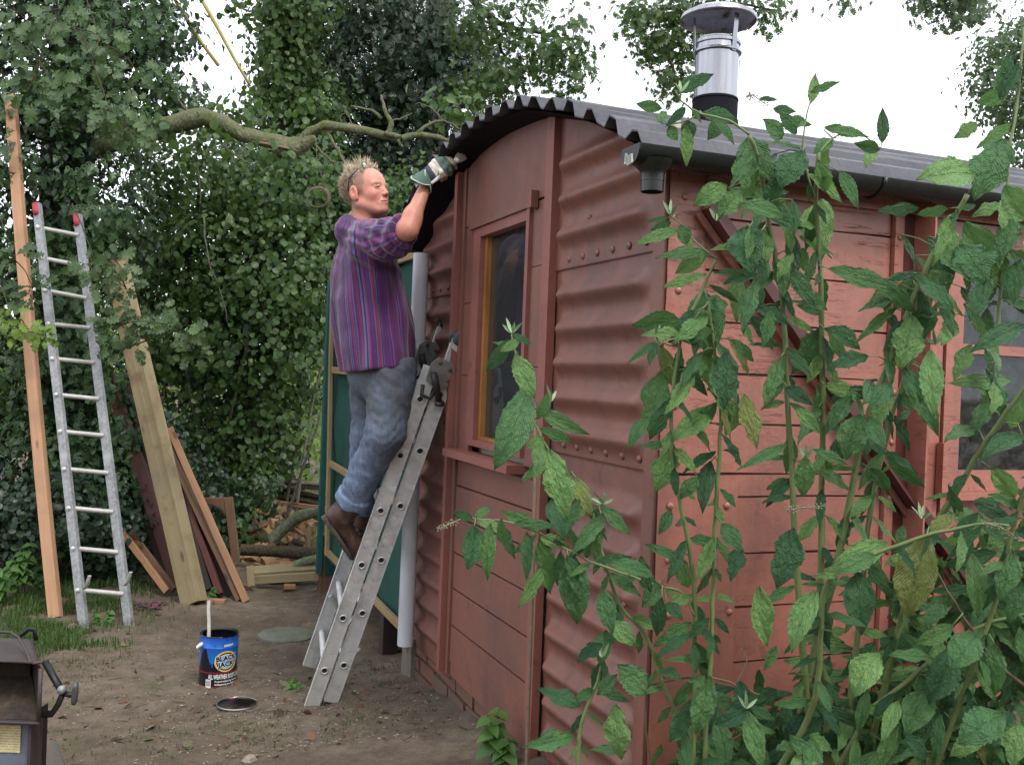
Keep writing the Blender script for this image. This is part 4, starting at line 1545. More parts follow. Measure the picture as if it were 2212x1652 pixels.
# --- rusty hopper on a stand at the bottom left ----------------------------
b = NB('rusty_painted_steel')
c = b.coord()
n1 = b.noise(c, 9, 6, .65); n2 = b.noise(c, 60, 5, .7)
col = b.ramp(n1, [(.3, (.036, .030, .032)), (.55, (.062, .048, .046)), (.75, (.12, .062, .040))])
b.bsdf(col, .6, .15, b.bump(n2, .4, .003))
M['rust'] = b.m
b = NB('sooty_inside')
c = b.coord()
n1 = b.noise(c, 14, 6, .7)
col = b.ramp(n1, [(.35, (.014, .011, .009)), (.55, (.045, .032, .022)), (.75, (.13, .085, .05))])
b.bsdf(col, .9, 0, b.bump(n1, .6, .01))
M['soot'] = b.m
YH = 3.15
def hp(px, py, dy=0.0): return at(px, py, YH + dy)
hop = thing('rusty_hopper', 'rusty open-fronted metal box with a bent arm and knob at the bottom left', 'metal box', (hp(0, 1640).x, YH, hp(0, 1640).z))
xr = hp(90, 1480).x; xl = xr - .55
zt, zbm = hp(60, 1428).z, hp(60, 1560).z
dpt = .21
yf = YH
m = MB()
# top sheet with rounded right edge
R_ = .03
prof_ = [(xl, zt), (xr - R_, zt)] + [(xr - R_ + R_ * math.sin(t), zt - R_ + R_ * math.cos(t)) for t in (rad(20), rad(45), rad(70), rad(90))] + [(xr, zbm + .01), (xr - .01, zbm), (xl, zbm)]
vs, fs = [], []
npz = len(prof_)
for (x, z) in prof_: vs.append((x, yf, z))
for (x, z) in prof_: vs.append((x - (.125 if x > xl else 0), yf + dpt, z + .012))
for i in range(npz):
    j = (i + 1) % npz
    fs.append((i, j, npz + j, npz + i))
ins = .004
for (x, z) in prof_:
    vs.append((min(x, xr - ins) if x > xl else xl + ins, yf, z - ins if z > (zt + zbm) / 2 else z + ins))
for (x, z) in prof_:
    vs.append((min(x, xr - ins) - .125 if x > xl else xl + ins, yf + dpt - .005, (z - ins if z > (zt + zbm) / 2 else z + ins) + .010))
for i in range(npz):
    j = (i + 1) % npz
    fs.append((2 * npz + j, 2 * npz + i, 3 * npz + i, 3 * npz + j))
    fs.append((i, 2 * npz + i, 2 * npz + j, j))
fs.append(tuple(range(npz, 2 * npz)))
m.add(vs, fs)
m.obj('box_shell', M['rust'], hop, rec=False)
m = MB(); m.box(xl + .006, xr - .125, yf + dpt - .03, yf + dpt - .012, zbm + .01, zt - .005); m.obj('back', M['soot'], hop)
m = MB()
m.add([(xl + .006, yf + .01, zbm + .006), (xr - .008, yf + .01, zbm + .006), (xr - .118, yf + dpt - .03, zbm + .09), (xl + .006, yf + dpt - .03, zbm + .09)], [(0, 1, 2, 3)])
m.obj('ash_slope', M['soot'], hop, rec=False)
m = MB().tube([(xr, yf - .003, zbm + .005), (xr - .006, yf - .004, zbm), (xl, yf - .004, zbm)], .006, 8); m.obj('front_edge', M['rust'], hop, 'all')
m = MB().tube([(xr - .004, yf - .003, zt - .02), (xr - .003, yf - .003, zbm + .006)], .007, 8); m.obj('front_edge', M['rust'], hop, 'all')
m = MB().tube([(xl, yf - .003, zt - .001), (xr - .03, yf - .003, zt - .001)], .005, 8); m.obj('front_edge', M['rust'], hop, 'all')
# wire bail over the top
m = MB().tube([hp(94, 1428, .0), hp(72, 1432), hp(64, 1426), hp(60, 1410, .03), hp(40, 1376, .1), hp(22, 1365, .12), hp(-40, 1363, .12)], .0045, 8)
m.obj('bail', M['rust'], hop, 'all')
m = MB().tube([hp(18, 1381, .28), hp(36, 1380, .28), hp(62, 1358, .3), hp(74, 1360, .3), hp(78, 1382, .3)], .006, 8, flat=1.6)
m.obj('handle', M['dark_metal'], hop, 'all')
# bracket arms and knob on the right
m = MB().tube([hp(97, 1428, .08), hp(116, 1462, .06), hp(134, 1492, .04)], .012, 10, flat=.7); m.obj('arm', M['dark_metal'], hop, 'all')
m = MB().tube([hp(92, 1542, .05), hp(112, 1541, .05), hp(126, 1520, .04), hp(136, 1496, .04)], .013, 10, flat=.7); m.obj('arm', M['dark_metal'], hop, 'all')
m = MB().lathe([(0, -.012), (.012, -.012), (.014, 0), (.012, .010), (0, .012)], hp(133, 1489, .02), 14, axis=(0, -1, 0)); m.obj('pivot_bolt', M['alu_dull'], hop, 'all')
m = MB().tube([hp(139, 1497, .03), hp(150, 1500, .02), hp(158, 1499, .02)], .009, 10)
m.obj('knob_stem', M['dark_metal'], hop, 'all')
m = MB().tube([hp(164, 1474, .02), hp(163, 1486, .02), hp(162, 1498, .02), hp(160, 1515, .02), hp(158, 1521, .02)], [.008, .010, .011, .010, .006], 12, flat=.8)
m.obj('knob', simple('worn_black_knob', (.06, .06, .065), .35, var=.5, scale=40), hop, 'all')
# stand below, with bluish plate
zl = gza(xl + .3, yf)
m = MB(); m.box(xl, hp(60, 1600, .06).x, yf + .06, yf + .09, zl, zbm - .012)
m.obj('blue_plate', simple('blue_grey_painted_plate', (.13, .155, .20), .45, var=.3, scale=18), hop)
m = MB(); m.box(hp(66, 1600, .04).x, hp(73, 1600, .04).x, yf + .02, yf + .10, zl, zbm - .010); m.obj('leg', M['rust'], hop)
m = MB(); m.box(xl + .02, xl + .05, yf + .02, yf + .10, zl, zbm - .010); m.obj('leg', M['rust'], hop)
m = MB(); m.box(hp(60, 1600, .1).x + .002, hp(66, 1600, .1).x - .001, yf + .10, yf + .22, zl, zbm - .012); m.obj('leg', M['dark_metal'], hop)
# yellowed paper
b = NB('yellowed_printed_paper')
c = b.coord()
lines = b.n('ShaderNodeTexWave'); b.set(lines.inputs['Vector'], c); lines.bands_direction = 'Z'; lines.inputs['Scale'].default_value = 36; lines.inputs['Distortion'].default_value = .6
n1 = b.noise(c, 160, 3, .8); n2 = b.noise(c, 18, 4)
ink = b.math('MULTIPLY', b.rng(lines.outputs['Fac'], .55, .75), b.rng(n1, .42, .55))
col = b.mix(b.math('MULTIPLY', ink, .55), b.ramp(n2, [(.3, (.50, .40, .20)), (.7, (.68, .60, .38))]), (.10, .07, .04))
b.bsdf(col, .8)
x0, x1 = hp(-60, 1600, .05).x, hp(42, 1600, .05).x
z0p, z1p = hp(20, 1626, .05).z, hp(20, 1566, .05).z
m = MB(); m.box(x0, x1, yf + .0555, yf + .0585, z0p, z1p)
tag(m.obj('notice', b.m), 'yellowed printed paper stuck below the rusty metal box', 'paper')
p0, p1 = at(118, 1652, 3.5), at(100, 1560, 3.9)
p0.z, p1.z = gza(p0.x, p0.y) + .06, gza(p1.x, p1.y) + .06
p0 = p0 + (p0 - p1) * 1.2
tag(beam('wooden_baulk', Vector((p0.x, p0.y, p0.z)), p1, .085, .09, wood('grey_baulk', (.055, .045, .036), (.12, .10, .085), .9, 30, 1.2, False), None, (0, 0, 1)), 'grey wooden baulk lying on the ground beside the rusty metal box', 'baulk')
# cane in front of the door
tag(MB().tube([at(1157, 870, 3.05), at(1156, 1050, 3.02), at(1149, 1300, 3.0), at(1137, 1660, 2.97), at(1130, 1900, 2.95)], .0055, 8).obj('cane', simple('weathered_cane', (.16, .11, .075), .7, var=.3, scale=70), None, 'all'), 'thin brown cane standing in front of the wagon door boards', 'cane')
# purple rag / twine on the ground
for i, (lab) in enumerate(('purple twine lying on the earth near the grey ladder',)):
    m = MB()
    for k in range(4):
        pts = []
        for q_ in range(9):
            px = 292 + q_ * 7 + rnd.uniform(-3, 3); py = 1314 + 6 * math.sin(q_ * .9 + k * 1.7) + rnd.uniform(-2, 2)
            g_ = gnd(px, py); pts.append((g_.x, g_.y, g_.z + .012 + .006 * k))
        m.tube(pts, .006, 6)
    tag(m.obj('twine', simple('purple_twine', (.14, .035, .09), .8), None, 'all'), lab, 'twine')
# stones and pieces lying about
st = simple('earth_stone', (.22, .19, .15), .9, var=.35, scale=40)
for (px, py, w_, lab) in ((153, 1355, .045, 'pale tan stone half buried in the grass beside the orange plank foot'), (540, 1645, .03, 'small stone near the bottom edge of the earth'), (958, 1342, .05, 'flat stone by the brick footing'), (925, 1398, .035, 'small brown stone on the earth right of the ladder feet')):
    g_ = gnd(px, py)
    m = MB(); rnd2 = random.Random(px)
    m.lathe([(w_ * .7, -.01), (w_, .006), (w_ * .7, .022), (0, .026)], (g_.x, g_.y, g_.z), 9)
    m.v = [(x + rnd2.uniform(-.2, .2) * w_, y + rnd2.uniform(-.15, .15) * w_, z) for x, y, z in m.v]
    tag(m.obj('stone', st, None), lab, 'stone')
# rope hanging in two lines from the tree, and wire coil
yel = simple('old_yellow_rope', (.38, .31, .10), .8, var=.3, scale=60)
tag(MB().tube([at(340, -90, 8.2), at(378, 0, 8.2), at(400, 36, 8.2), at(437, 95, 8.2), at(472, 142, 8.2)], .015, 8).obj('rope', yel, None, 'all'), 'left of two old yellow ropes running down through the gap in the trees', 'rope')
tag(MB().tube([at(390, -90, 8.2), at(436, 0, 8.2), at(470, 60, 8.2), at(505, 125, 8.2), at(538, 182, 8.2)], [.018, .017, .016, .014, .012], 8).obj('rope', yel, None, 'all'), 'right, longer one of two old yellow ropes running down through the gap', 'rope')
coil = thing('wire_coil', 'coil of brown wire hanging from the branch in front of the hedge', 'wire coil', at(686, 400, 6.6))
for k in range(4):
    pts = []
    for i in range(33):
        t = 2 * math.pi * i / 32
        pts.append(at(686 + (23 + k * .8) * math.cos(t + k) + k * .7, 427 + (21 + k * 1.1) * math.sin(t + k), 6.6 + .006 * k))
    MB().tube(pts, .0028, 6, cap=False).obj('wire', simple('brown_wire', (.12, .075, .06), .7) if k == 0 else bpy.data.materials['brown_wire'], coil, 'all')
MB().tube([at(700, 410, 6.6), at(697, 385, 6.6), at(684, 345, 6.6), at(683, 306, 6.62)], .0018, 5).obj('wire', bpy.data.materials['brown_wire'], coil, 'all')
# ================================================================== the man on the ladder
def surface_net(fn, lo, hi, h):
    """naive surface nets of the implicit fn(P)->values on a grid, returns V, F(quads)"""
    lo, hi = np.array(lo, float), np.array(hi, float)
    n = np.ceil((hi - lo) / h).astype(int) + 1
    ax = [lo[i] + h * np.arange(n[i]) for i in range(3)]
    G = np.stack(np.meshgrid(*ax, indexing='ij'), -1).astype(np.float32)
    Fv = fn(G.reshape(-1, 3)).reshape(n).astype(np.float32)
    ins = Fv < 0
    c = [(i, j, k) for i in (0, 1) for j in (0, 1) for k in (0, 1)]
    m = n - 1
    acc = np.zeros((*m, 3), np.float32)
    cnt = np.zeros(m, np.float32)
    def sub(a, o):
        return a[o[0]:o[0] + m[0], o[1]:o[1] + m[1], o[2]:o[2] + m[2]]
    for a_i in range(8):
        for b_i in range(a_i + 1, 8):
            a, b_ = c[a_i], c[b_i]
            if sum(abs(x - y) for x, y in zip(a, b_)) != 1:
                continue
            fa, fb = sub(Fv, a), sub(Fv, b_)
            x = (fa < 0) != (fb < 0)
            t = np.where(x, fa / np.where(np.abs(fa - fb) < 1e-9, 1, fa - fb), 0)
            pos = np.array(a, np.float32) + (np.array(b_, np.float32) - np.array(a, np.float32)) * t[..., None]
            acc += pos * x[..., None]
            cnt += x
    act = cnt > 0
    vid = -np.ones(m, np.int64)
    vid[act] = np.arange(act.sum())
    base = np.stack(np.meshgrid(*[np.arange(k) for k in m], indexing='ij'), -1)
    V = (lo + (base[act] + acc[act] / cnt[act][:, None]) * h)
    quads = []
    for d in range(3):
        e1, e2 = [(1, 2), (2, 0), (0, 1)][d]
        sl0 = [slice(1, k) for k in m]; sl0[d] = slice(0, m[d])
        a = ins[tuple(sl0)]
        sl1 = list(sl0); sl1[d] = slice(1, m[d] + 1)
        b_ = ins[tuple(sl1)]
        X = np.argwhere(a != b_)
        if len(X) == 0: continue
        flip = a[tuple(X.T)]
        off = np.ones(3, int); off[d] = 0
        p = X + off
        o1, o2 = np.zeros(3, int), np.zeros(3, int)
        o1[e1] = 1; o2[e2] = 1
        q = np.stack([vid[tuple((p - o1 - o2).T)], vid[tuple((p - o2).T)], vid[tuple(p.T)], vid[tuple((p - o1).T)]], -1)
        q = np.where(flip[:, None], q, q[:, ::-1])
        quads.append(q)
    Fq = np.concatenate(quads)
    Fq = Fq[(Fq >= 0).all(1)]
    return V, Fq

def smin(a, b, k):
    h = np.clip(.5 + .5 * (b - a) / k, 0, 1)
    return b * (1 - h) + a * h - k * h * (1 - h)
def smax(a, b, k):
    return -smin(-a, -b, k)
def ell(P, c, r, R=None):
    q = P - np.array(c, np.float32)
    if R is not None:
        q = q @ np.array(R, np.float32).T
    r = np.array(r, np.float32)
    k0 = np.sqrt(((q / r) ** 2).sum(1)); k1 = np.sqrt(((q / (r * r)) ** 2).sum(1)) + 1e-9
    return k0 * (k0 - 1) / k1
def cone(P, a, b, r1, r2):
    a, b = np.array(a, np.float32), np.array(b, np.float32)
    ab = b - a
    t = np.clip(((P - a) @ ab) / (ab @ ab), 0, 1)
    return np.linalg.norm(P - a - t[:, None] * ab, axis=1) - (r1 + (r2 - r1) * t)
def along_t(P, a, b):
    a, b = np.array(a, np.float32), np.array(b, np.float32)
    ab = b - a
    return ((P - a) @ ab) / (ab @ ab)

def n3(P, s, seed=0):
    return vnoise(P[:, 0] + P[:, 2] * .73, P[:, 1] * 1.3 + P[:, 2] * .91, s, seed) - .5

man = thing('person', 'man in purple striped shirt and worn jeans painting the roof edge from a ladder', 'person', at(770, 1195, 4.62))

# skin: base colour with reddened zones carried by a vertex colour
b = NB('skin')
c = b.coord()
vc = b.attr('tone', 'Color')
n1 = b.noise(c, 60, 4, .6); n2 = b.noise(c, 350, 2)
col = b.mix(b.rng(n1, .35, .7, 0, .42), vc, (.47, .16, .11))
col = b.mix(b.rng(b.noise(c, 180, 3, .7), .5, .75, 0, .35), col, (.36, .17, .12))
b.bsdf(col, .48, 0, b.bump(n2, .12, .0008), .4, Subsurface_Weight=.12, Subsurface_Scale=.01)
b.n  # noqa
M['skin'] = b.m

# --- head in its own frame: x forward, y to its left, z up -----------------
HC = at(793, 418, 4.36)
hyaw, hpit, hrol = rad(-29), rad(15), rad(0)
HR = Matrix.Rotation(hyaw, 3, 'Z') @ Matrix.Rotation(-hpit, 3, 'Y')
HRn = np.array(HR)
HS = .98
def head_sdf(p):
    q = p.copy(); ay = np.abs(q[:, 1]); qs = np.stack([q[:, 0], ay, q[:, 2]], 1)
    d = ell(q, (-.020, 0, .038), (.098, .076, .083))
    d = smin(d, ell(q, (.040, 0, .035), (.050, .060, .058)), .03)
    d = smin(d, ell(q, (.030, 0, -.030), (.058, .060, .078)), .03)
    d = smin(d, cone(qs, (-.012, .056, -.055), (.055, .022, -.098), .019, .016), .03)
    d = smin(d, ell(q, (.072, 0, -.098), (.018, .022, .017)), .02)
    d = smin(d, ell(qs, (.052, .038, -.030), (.026, .022, .024)), .02)
    d = smin(d, cone(qs, (.084, .0, .016), (.072, .045, .015), .009, .007), .012)
    # eye hollows
    d = smax(d, -(ell(qs, (.094, .034, -.002), (.017, .020, .0115))), .012)
    # nose
    d = smin(d, cone(q, (.082, 0, .008), (.100, 0, -.030), .007, .0112), .012)
    d = smin(d, ell(q, (.101, 0, -.032), (.0095, .010, .009)), .006)
    d = smin(d, ell(qs, (.094, .0125, -.037), (.011, .007, .008)), .005)
    d = smax(d, -ell(qs, (.098, .007, -.0445), (.005, .003, .004)), .003)
    # mouth
    d = smin(d, ell(q, (.068, 0, -.066), (.026, .034, .027)), .015)
    d = smin(d, cone(qs, (.0925, 0, -.0615), (.081, .023, -.066), .0048, .003), .007)
    d = smin(d, cone(qs, (.0915, 0, -.073), (.081, .021, -.070), .0052, .003), .007)
    d = smax(d, -cone(qs, (.0985, 0, -.0672), (.078, .029, -.0690), .0022, .0018), .002)
    # crease from nose to mouth corner
    d = smax(d, -cone(qs, (.092, .020, -.042), (.080, .032, -.064), .002, .002), .006)
    # ears
    e = ell(qs, (-.014, .083, -.010), (.022, .010, .036))
    e = smax(e, -ell(qs, (-.011, .096, -.006), (.012, .011, .021)), .004)
    e = smin(e, ell(qs, (-.003, .077, -.035), (.009, .006, .010)), .006)
    d = smin(d, e, .005)
    # lids
    d = smin(d, cone(qs, (.0845, .022, .0034), (.0772, .046, .0004), .0044, .0036), .003)
    d = smin(d, cone(qs, (.0838, .022, -.0080), (.0768, .044, -.0070), .0040, .0034), .004)
    # neck
    d = smin(d, cone(q, (-.030, 0, -.050), (-.052, 0, -.17), .052, .060), .025)
    d = smin(d, cone(qs, (-.018, .045, -.06), (.006, .010, -.155), .010, .013), .014)
    return d
Vh, Fh = surface_net(lambda P: head_sdf(P), (-.14, -.11, -.17), (.14, .11, .14), .0026)
# tone
x, y, z = Vh.T
ay = np.abs(y)
base = np.tile(np.array([[.56, .275, .205]]), (len(Vh), 1))
def zone(cx, cy, cz, r, colr, k):
    g = np.exp(-(((x - cx) ** 2 + (ay - cy) ** 2 + (z - cz) ** 2) / r ** 2))[:, None] * k
    base[:] = base * (1 - g) + np.array(colr) * g
zone(.102, 0, -.032, .018, (.56, .20, .16), .5)
zone(.065, .045, -.035, .030, (.54, .17, .14), .7)
zone(-.012, .085, -.012, .035, (.60, .20, .16), .8)
zone(.090, .008, -.067, .014, (.48, .17, .14), .6)
zone(.060, .0, .045, .06, (.60, .30, .22), .6)
zone(-.04, .04, -.12, .06, (.44, .17, .12), .7)
line = (np.abs(z + .0678) < .0022) & (x > .080) & (ay < .027)
base[line] = (.12, .03, .025)
eyel = (((x - .084) / .010) ** 2 + ((ay - .034) / .014) ** 2 + ((z + .002) / .0040) ** 2) < 1
base[eyel] = (.11, .06, .05)
brow = (np.abs(z - .016 - (ay - .03) * -.1) < .0045) & (x > .066) & (ay > .012) & (ay < .050)
base[brow] = base[brow] * .35 + np.array([.30, .21, .13]) * .65
# cropped hair at the back and sides, faded at the edge
hl = np.clip((z * .9 - x * .55 + .040 - np.maximum(0, .02 - ay) * .3) / .02, 0, 1)
back = np.clip((-x * 1.0 - .002 + z * .35) / .012, 0, 1) * np.clip((z + .085) / .02, 0, 1)
tp = np.clip((z - .078 + x * -.30) / .012, 0, 1)
side = np.clip((.048 - x) / .016, 0, 1) * np.clip((z - .012) / .012, 0, 1)
sb = np.clip((.022 - np.abs(x - .010)) / .008, 0, 1) * np.clip((z + .030) / .02, 0, 1)
hm = np.maximum.reduce([back, tp, side, sb * .7])
earz = np.exp(-(((x + .012) / .026) ** 2 + ((ay - .088) / .014) ** 2 + ((z + .012) / .038) ** 2))
hm = hm * np.clip(1 - earz * 2.5, 0, 1)
hm = np.clip(hm + (vnoise(x, z, 260, 8) - .5) * .3 * (hm > .02), 0, 1)
hairc = np.array([.20, .145, .095])
base = base * (1 - hm[:, None] * .85) + hairc * hm[:, None] * .85
Vw = (Vh * HS) @ HRn.T + np.array(HC)

# --- limbs and trunk under the clothes ------------------------------------
J = dict(neck=at(778, 478, 4.40), shR=at(812, 520, 4.25), elR=at(880, 497, 4.08), wrR=at(915, 412, 4.16),
         shL=at(780, 512, 4.60), elL=at(788, 620, 4.74), wrL=at(822, 705, 4.66),
         chest=at(795, 560, 4.43), belly=at(815, 670, 4.44), pel=at(822, 775, 4.46),
         hiR=at(848, 800, 4.36), knR=at(834, 932, 4.32), anR=at(760, 1082, 4.50),
         hiL=at(804, 800, 4.56), knL=at(797, 938, 4.62), anL=at(778, 1100, 4.72))
def body_sdf(P):
    j = J
    d = cone(P, j['chest'], j['pel'], .12, .12)
    d = smin(d, cone(P, j['chest'], j['neck'], .12, .06), .05)
    for a, b_, r1, r2 in (('shR', 'elR', .050, .041), ('elR', 'wrR', .041, .027), ('shL', 'elL', .05, .043), ('elL', 'wrL', .043, .028),
                          ('hiR', 'knR', .085, .058), ('knR', 'anR', .058, .04), ('hiL', 'knL', .085, .058), ('knL', 'anL', .056, .04),
                          ('chest', 'shR', .09, .06), ('chest', 'shL', .09, .06)):
        d = smin(d, cone(P, j[a], j[b_], r1, r2), .03)
    # forearm belly
    mid = j['elR'].lerp(j['wrR'], .28)
    d = smin(d, ell(P, mid, (.042, .042, .055)), .02)
    return d
pts = np.array([list(v) for v in J.values()])
Vb, Fb = surface_net(body_sdf, pts.min(0) - .15, pts.max(0) + .13, .009)
tb = np.tile(np.array([[.52, .25, .175]]), (len(Vb), 1))
el = np.array(J['elR'])
g = np.exp(-((Vb - el) ** 2).sum(1) / .05 ** 2)[:, None]
tb = tb * (1 - g * .7) + np.array([.55, .17, .13]) * g * .7
Va = np.concatenate([Vw, Vb]); Fa = np.concatenate([Fh, Fb + len(Vw)])
link('body', npmesh('body', Va, Fa, M['skin'], True, {'tone': np.concatenate([base, tb])}), man)

# eyes
ey = simple('eye_grey', (.12, .10, .09), .25, var=.3, scale=200)
for s_ in (-1, 1):
    p = HC + HR @ Vector((.0765 * HS, .034 * s_ * HS, -.002 * HS))
    MB().lathe([(0, -.0105), (.006, -.008), (.0102, 0), (.006, .008), (0, .0105)], p, 14).obj('eye', ey, man, 'all')

# hair: many thin strands
def hair_mesh():
    rng = np.random.default_rng(5)
    N = 5200
    d = rng.normal(size=(N * 3, 3)); d /= np.linalg.norm(d, axis=1)[:, None]
    P = np.array([-.020, 0, .038]) + d * np.array([.097, .075, .082])
    x_, y_, z_ = P.T; ay_ = np.abs(y_)
    keep = ((z_ > .082 + x_ * .25 - .0) | ((x_ < .018) & (z_ > -.02 + x_ * .3)) | ((x_ < -.045) & (z_ > -.055)) | ((x_ < .045) & (z_ > .045)))
    keep &= ~((ay_ > .06) & (x_ > -.04) & (x_ < .02) & (z_ < .022))
    P, d = P[keep][:N], d[keep][:N]
    x_, y_, z_ = P.T
    top = np.clip((z_ - .055) / .045, 0, 1)
    L = .011 + .036 * top * rng.uniform(.5, 1.15, len(P)) + .012 * np.clip((-x_ - .03) / .06, 0, 1) * rng.uniform(.4, 1, len(P))
    tuft = vnoise(x_ + 3, y_ + 3, 70, 3)
    L *= .35 + 1.25 * tuft
    dirn = d * .5 + np.array([.10, 0, .8]) * top[:, None] + np.array([-.25, 0, .05]) * (1 - top)[:, None]
    tx = vnoise(x_ + 5, y_ + 9, 60, 5) - .5; ty = vnoise(x_ + 1, y_ + 2, 60, 6) - .5
    dirn += np.stack([tx, ty, tx * 0], 1) * 1.6 + rng.normal(size=P.shape) * .13
    dirn /= np.linalg.norm(dirn, axis=1)[:, None]
    r = .0011
    a = np.cross(dirn, [0.3, .2, 1.0]); a /= np.linalg.norm(a, axis=1)[:, None]
    b_ = np.cross(dirn, a)
    V, F = [], []
    R0 = P - dirn * .003
    mid = P + dirn * L[:, None] * .55 + rng.normal(size=P.shape) * .0008
    tip = P + dirn * L[:, None] + np.array([0, 0, -.12]) * (L * (1 - top))[:, None]
    for k in range(3):
        t = 2 * math.pi * k / 3
        o = (a * math.cos(t) + b_ * math.sin(t))
        V += [R0 + o * r, mid + o * r * .75]
    V.append(tip)
    n = len(P)
    V = np.stack(V, 1)      # n,7,3 : r0,m0,r1,m1,r2,m2,tip
    idx = np.arange(n)[:, None] * 7
    T = []
    for k in range(3):
        j = (k + 1) % 3
        T += [[2 * k, 2 * j, 2 * j + 1], [2 * k, 2 * j + 1, 2 * k + 1], [2 * k + 1, 2 * j + 1, 6]]
    T = np.array(T)
    F = (idx[:, :, None] + T.reshape(1, -1)[:, None, :]).reshape(-1, 3)
    tone = np.repeat(rng.uniform(0, 1, n), 7)
    Vx = (V.reshape(-1, 3) * HS) @ HRn.T + np.array(HC)
    return Vx, F, tone
b = NB('grey_blond_hair')
t_ = b.attr('tone')
b.bsdf(b.ramp(t_, [(0, (.20, .145, .09)), (.5, (.42, .33, .225)), (1, (.70, .60, .46))]), .45, 0, None, .4)
Vx, Fx, tn = hair_mesh()
stuff(link('hair', npmesh('hair', Vx, Fx, b.m, True, {'tone': tn}), man))

# glasses pushed up into the hair
gl = thing('glasses', 'dark-framed glasses pushed up into the hair of the man', 'glasses', HC + HR @ Vector((.02, 0, .11)))
def hd(x, y, z): return HC + HR @ Vector((x * HS, y * HS, z * HS))
gm = simple('black_frame', (.012, .010, .012), .3)
for s_ in (-1, 1):
    MB().tube([hd(.030, .075 * s_, .092), hd(-.02, .088 * s_, .060), hd(-.034, .089 * s_, .02), hd(-.036, .088 * s_, .002)], [.0030, .0034, .0036, .003], 6).obj('temple', gm, gl, 'all')
    pts = [hd(.040 + .006 * math.cos(t), (.036 + .027 * math.cos(t)) * s_, .106 + .017 * math.sin(t) + .004) for t in [2 * math.pi * i / 20 for i in range(21)]]
    MB().tube(pts, .0018, 6, cap=False).obj('rim', gm, gl, 'all')
    m = MB(); cpt = hd(.040, .036 * s_, .110)
    m.add([cpt] + pts[:-1], [(0, 1 + i, 1 + (i + 1) % 20) for i in range(20)])
    m.obj('lens', M['glass'], gl, rec=False)
MB().tube([hd(.042, -.010, .112), hd(.044, 0, .115), hd(.042, .010, .112)], .002, 6).obj('bridge', M['steel'], gl, 'all')

# --- shirt -----------------------------------------------------------------
rows = [(470, 766, 802, .055), (486, 752, 828, .11), (505, 735, 842, .19), (530, 726, 852, .215), (560, 719, 860, .215), (600, 715, 872, .205), (650, 713, 884, .20),
        (700, 717, 893, .20), (750, 725, 897, .205), (805, 735, 897, .215), (830, 738, 897, .215)]
TY = 4.44
zr, cxr, hr, br = [], [], [], []
for (y_, xl_, xr_, bb) in rows:
    pl_, pr_ = at(xl_, y_, TY), at(xr_, y_, TY)
    zr.append(pl_.z); cxr.append((pl_.x + pr_.x) / 2); hr.append((pr_.x - pl_.x) / 2); br.append(bb)
o_ = np.argsort(zr); zr = np.array(zr)[o_]; cxr = np.array(cxr)[o_]; hr = np.array(hr)[o_]; br = np.array(br)[o_]
ar = np.sqrt(np.maximum(hr ** 2 - (br * .36) ** 2, .002)) / .93
fwd, lat = np.array(VV), np.array(UU)
hemz = at(850, 797, TY).z
def torso_local(P):
    z_ = np.clip(P[:, 2], zr[0], zr[-1])
    cx = np.interp(z_, zr, cxr); a = np.interp(z_, zr, ar); b2 = np.interp(z_, zr, br)
    dx = P[:, 0] - cx; dy = P[:, 1] - TY
    f = dx * fwd[0] + dy * fwd[1]; l = dx * lat[0] + dy * lat[1]
    return f, l, a, b2
cuffA, cuffB = J['elR'].lerp(J['shR'], .12), J['elR']
armax = np.array((J['elR'] - J['shR']).normalized())
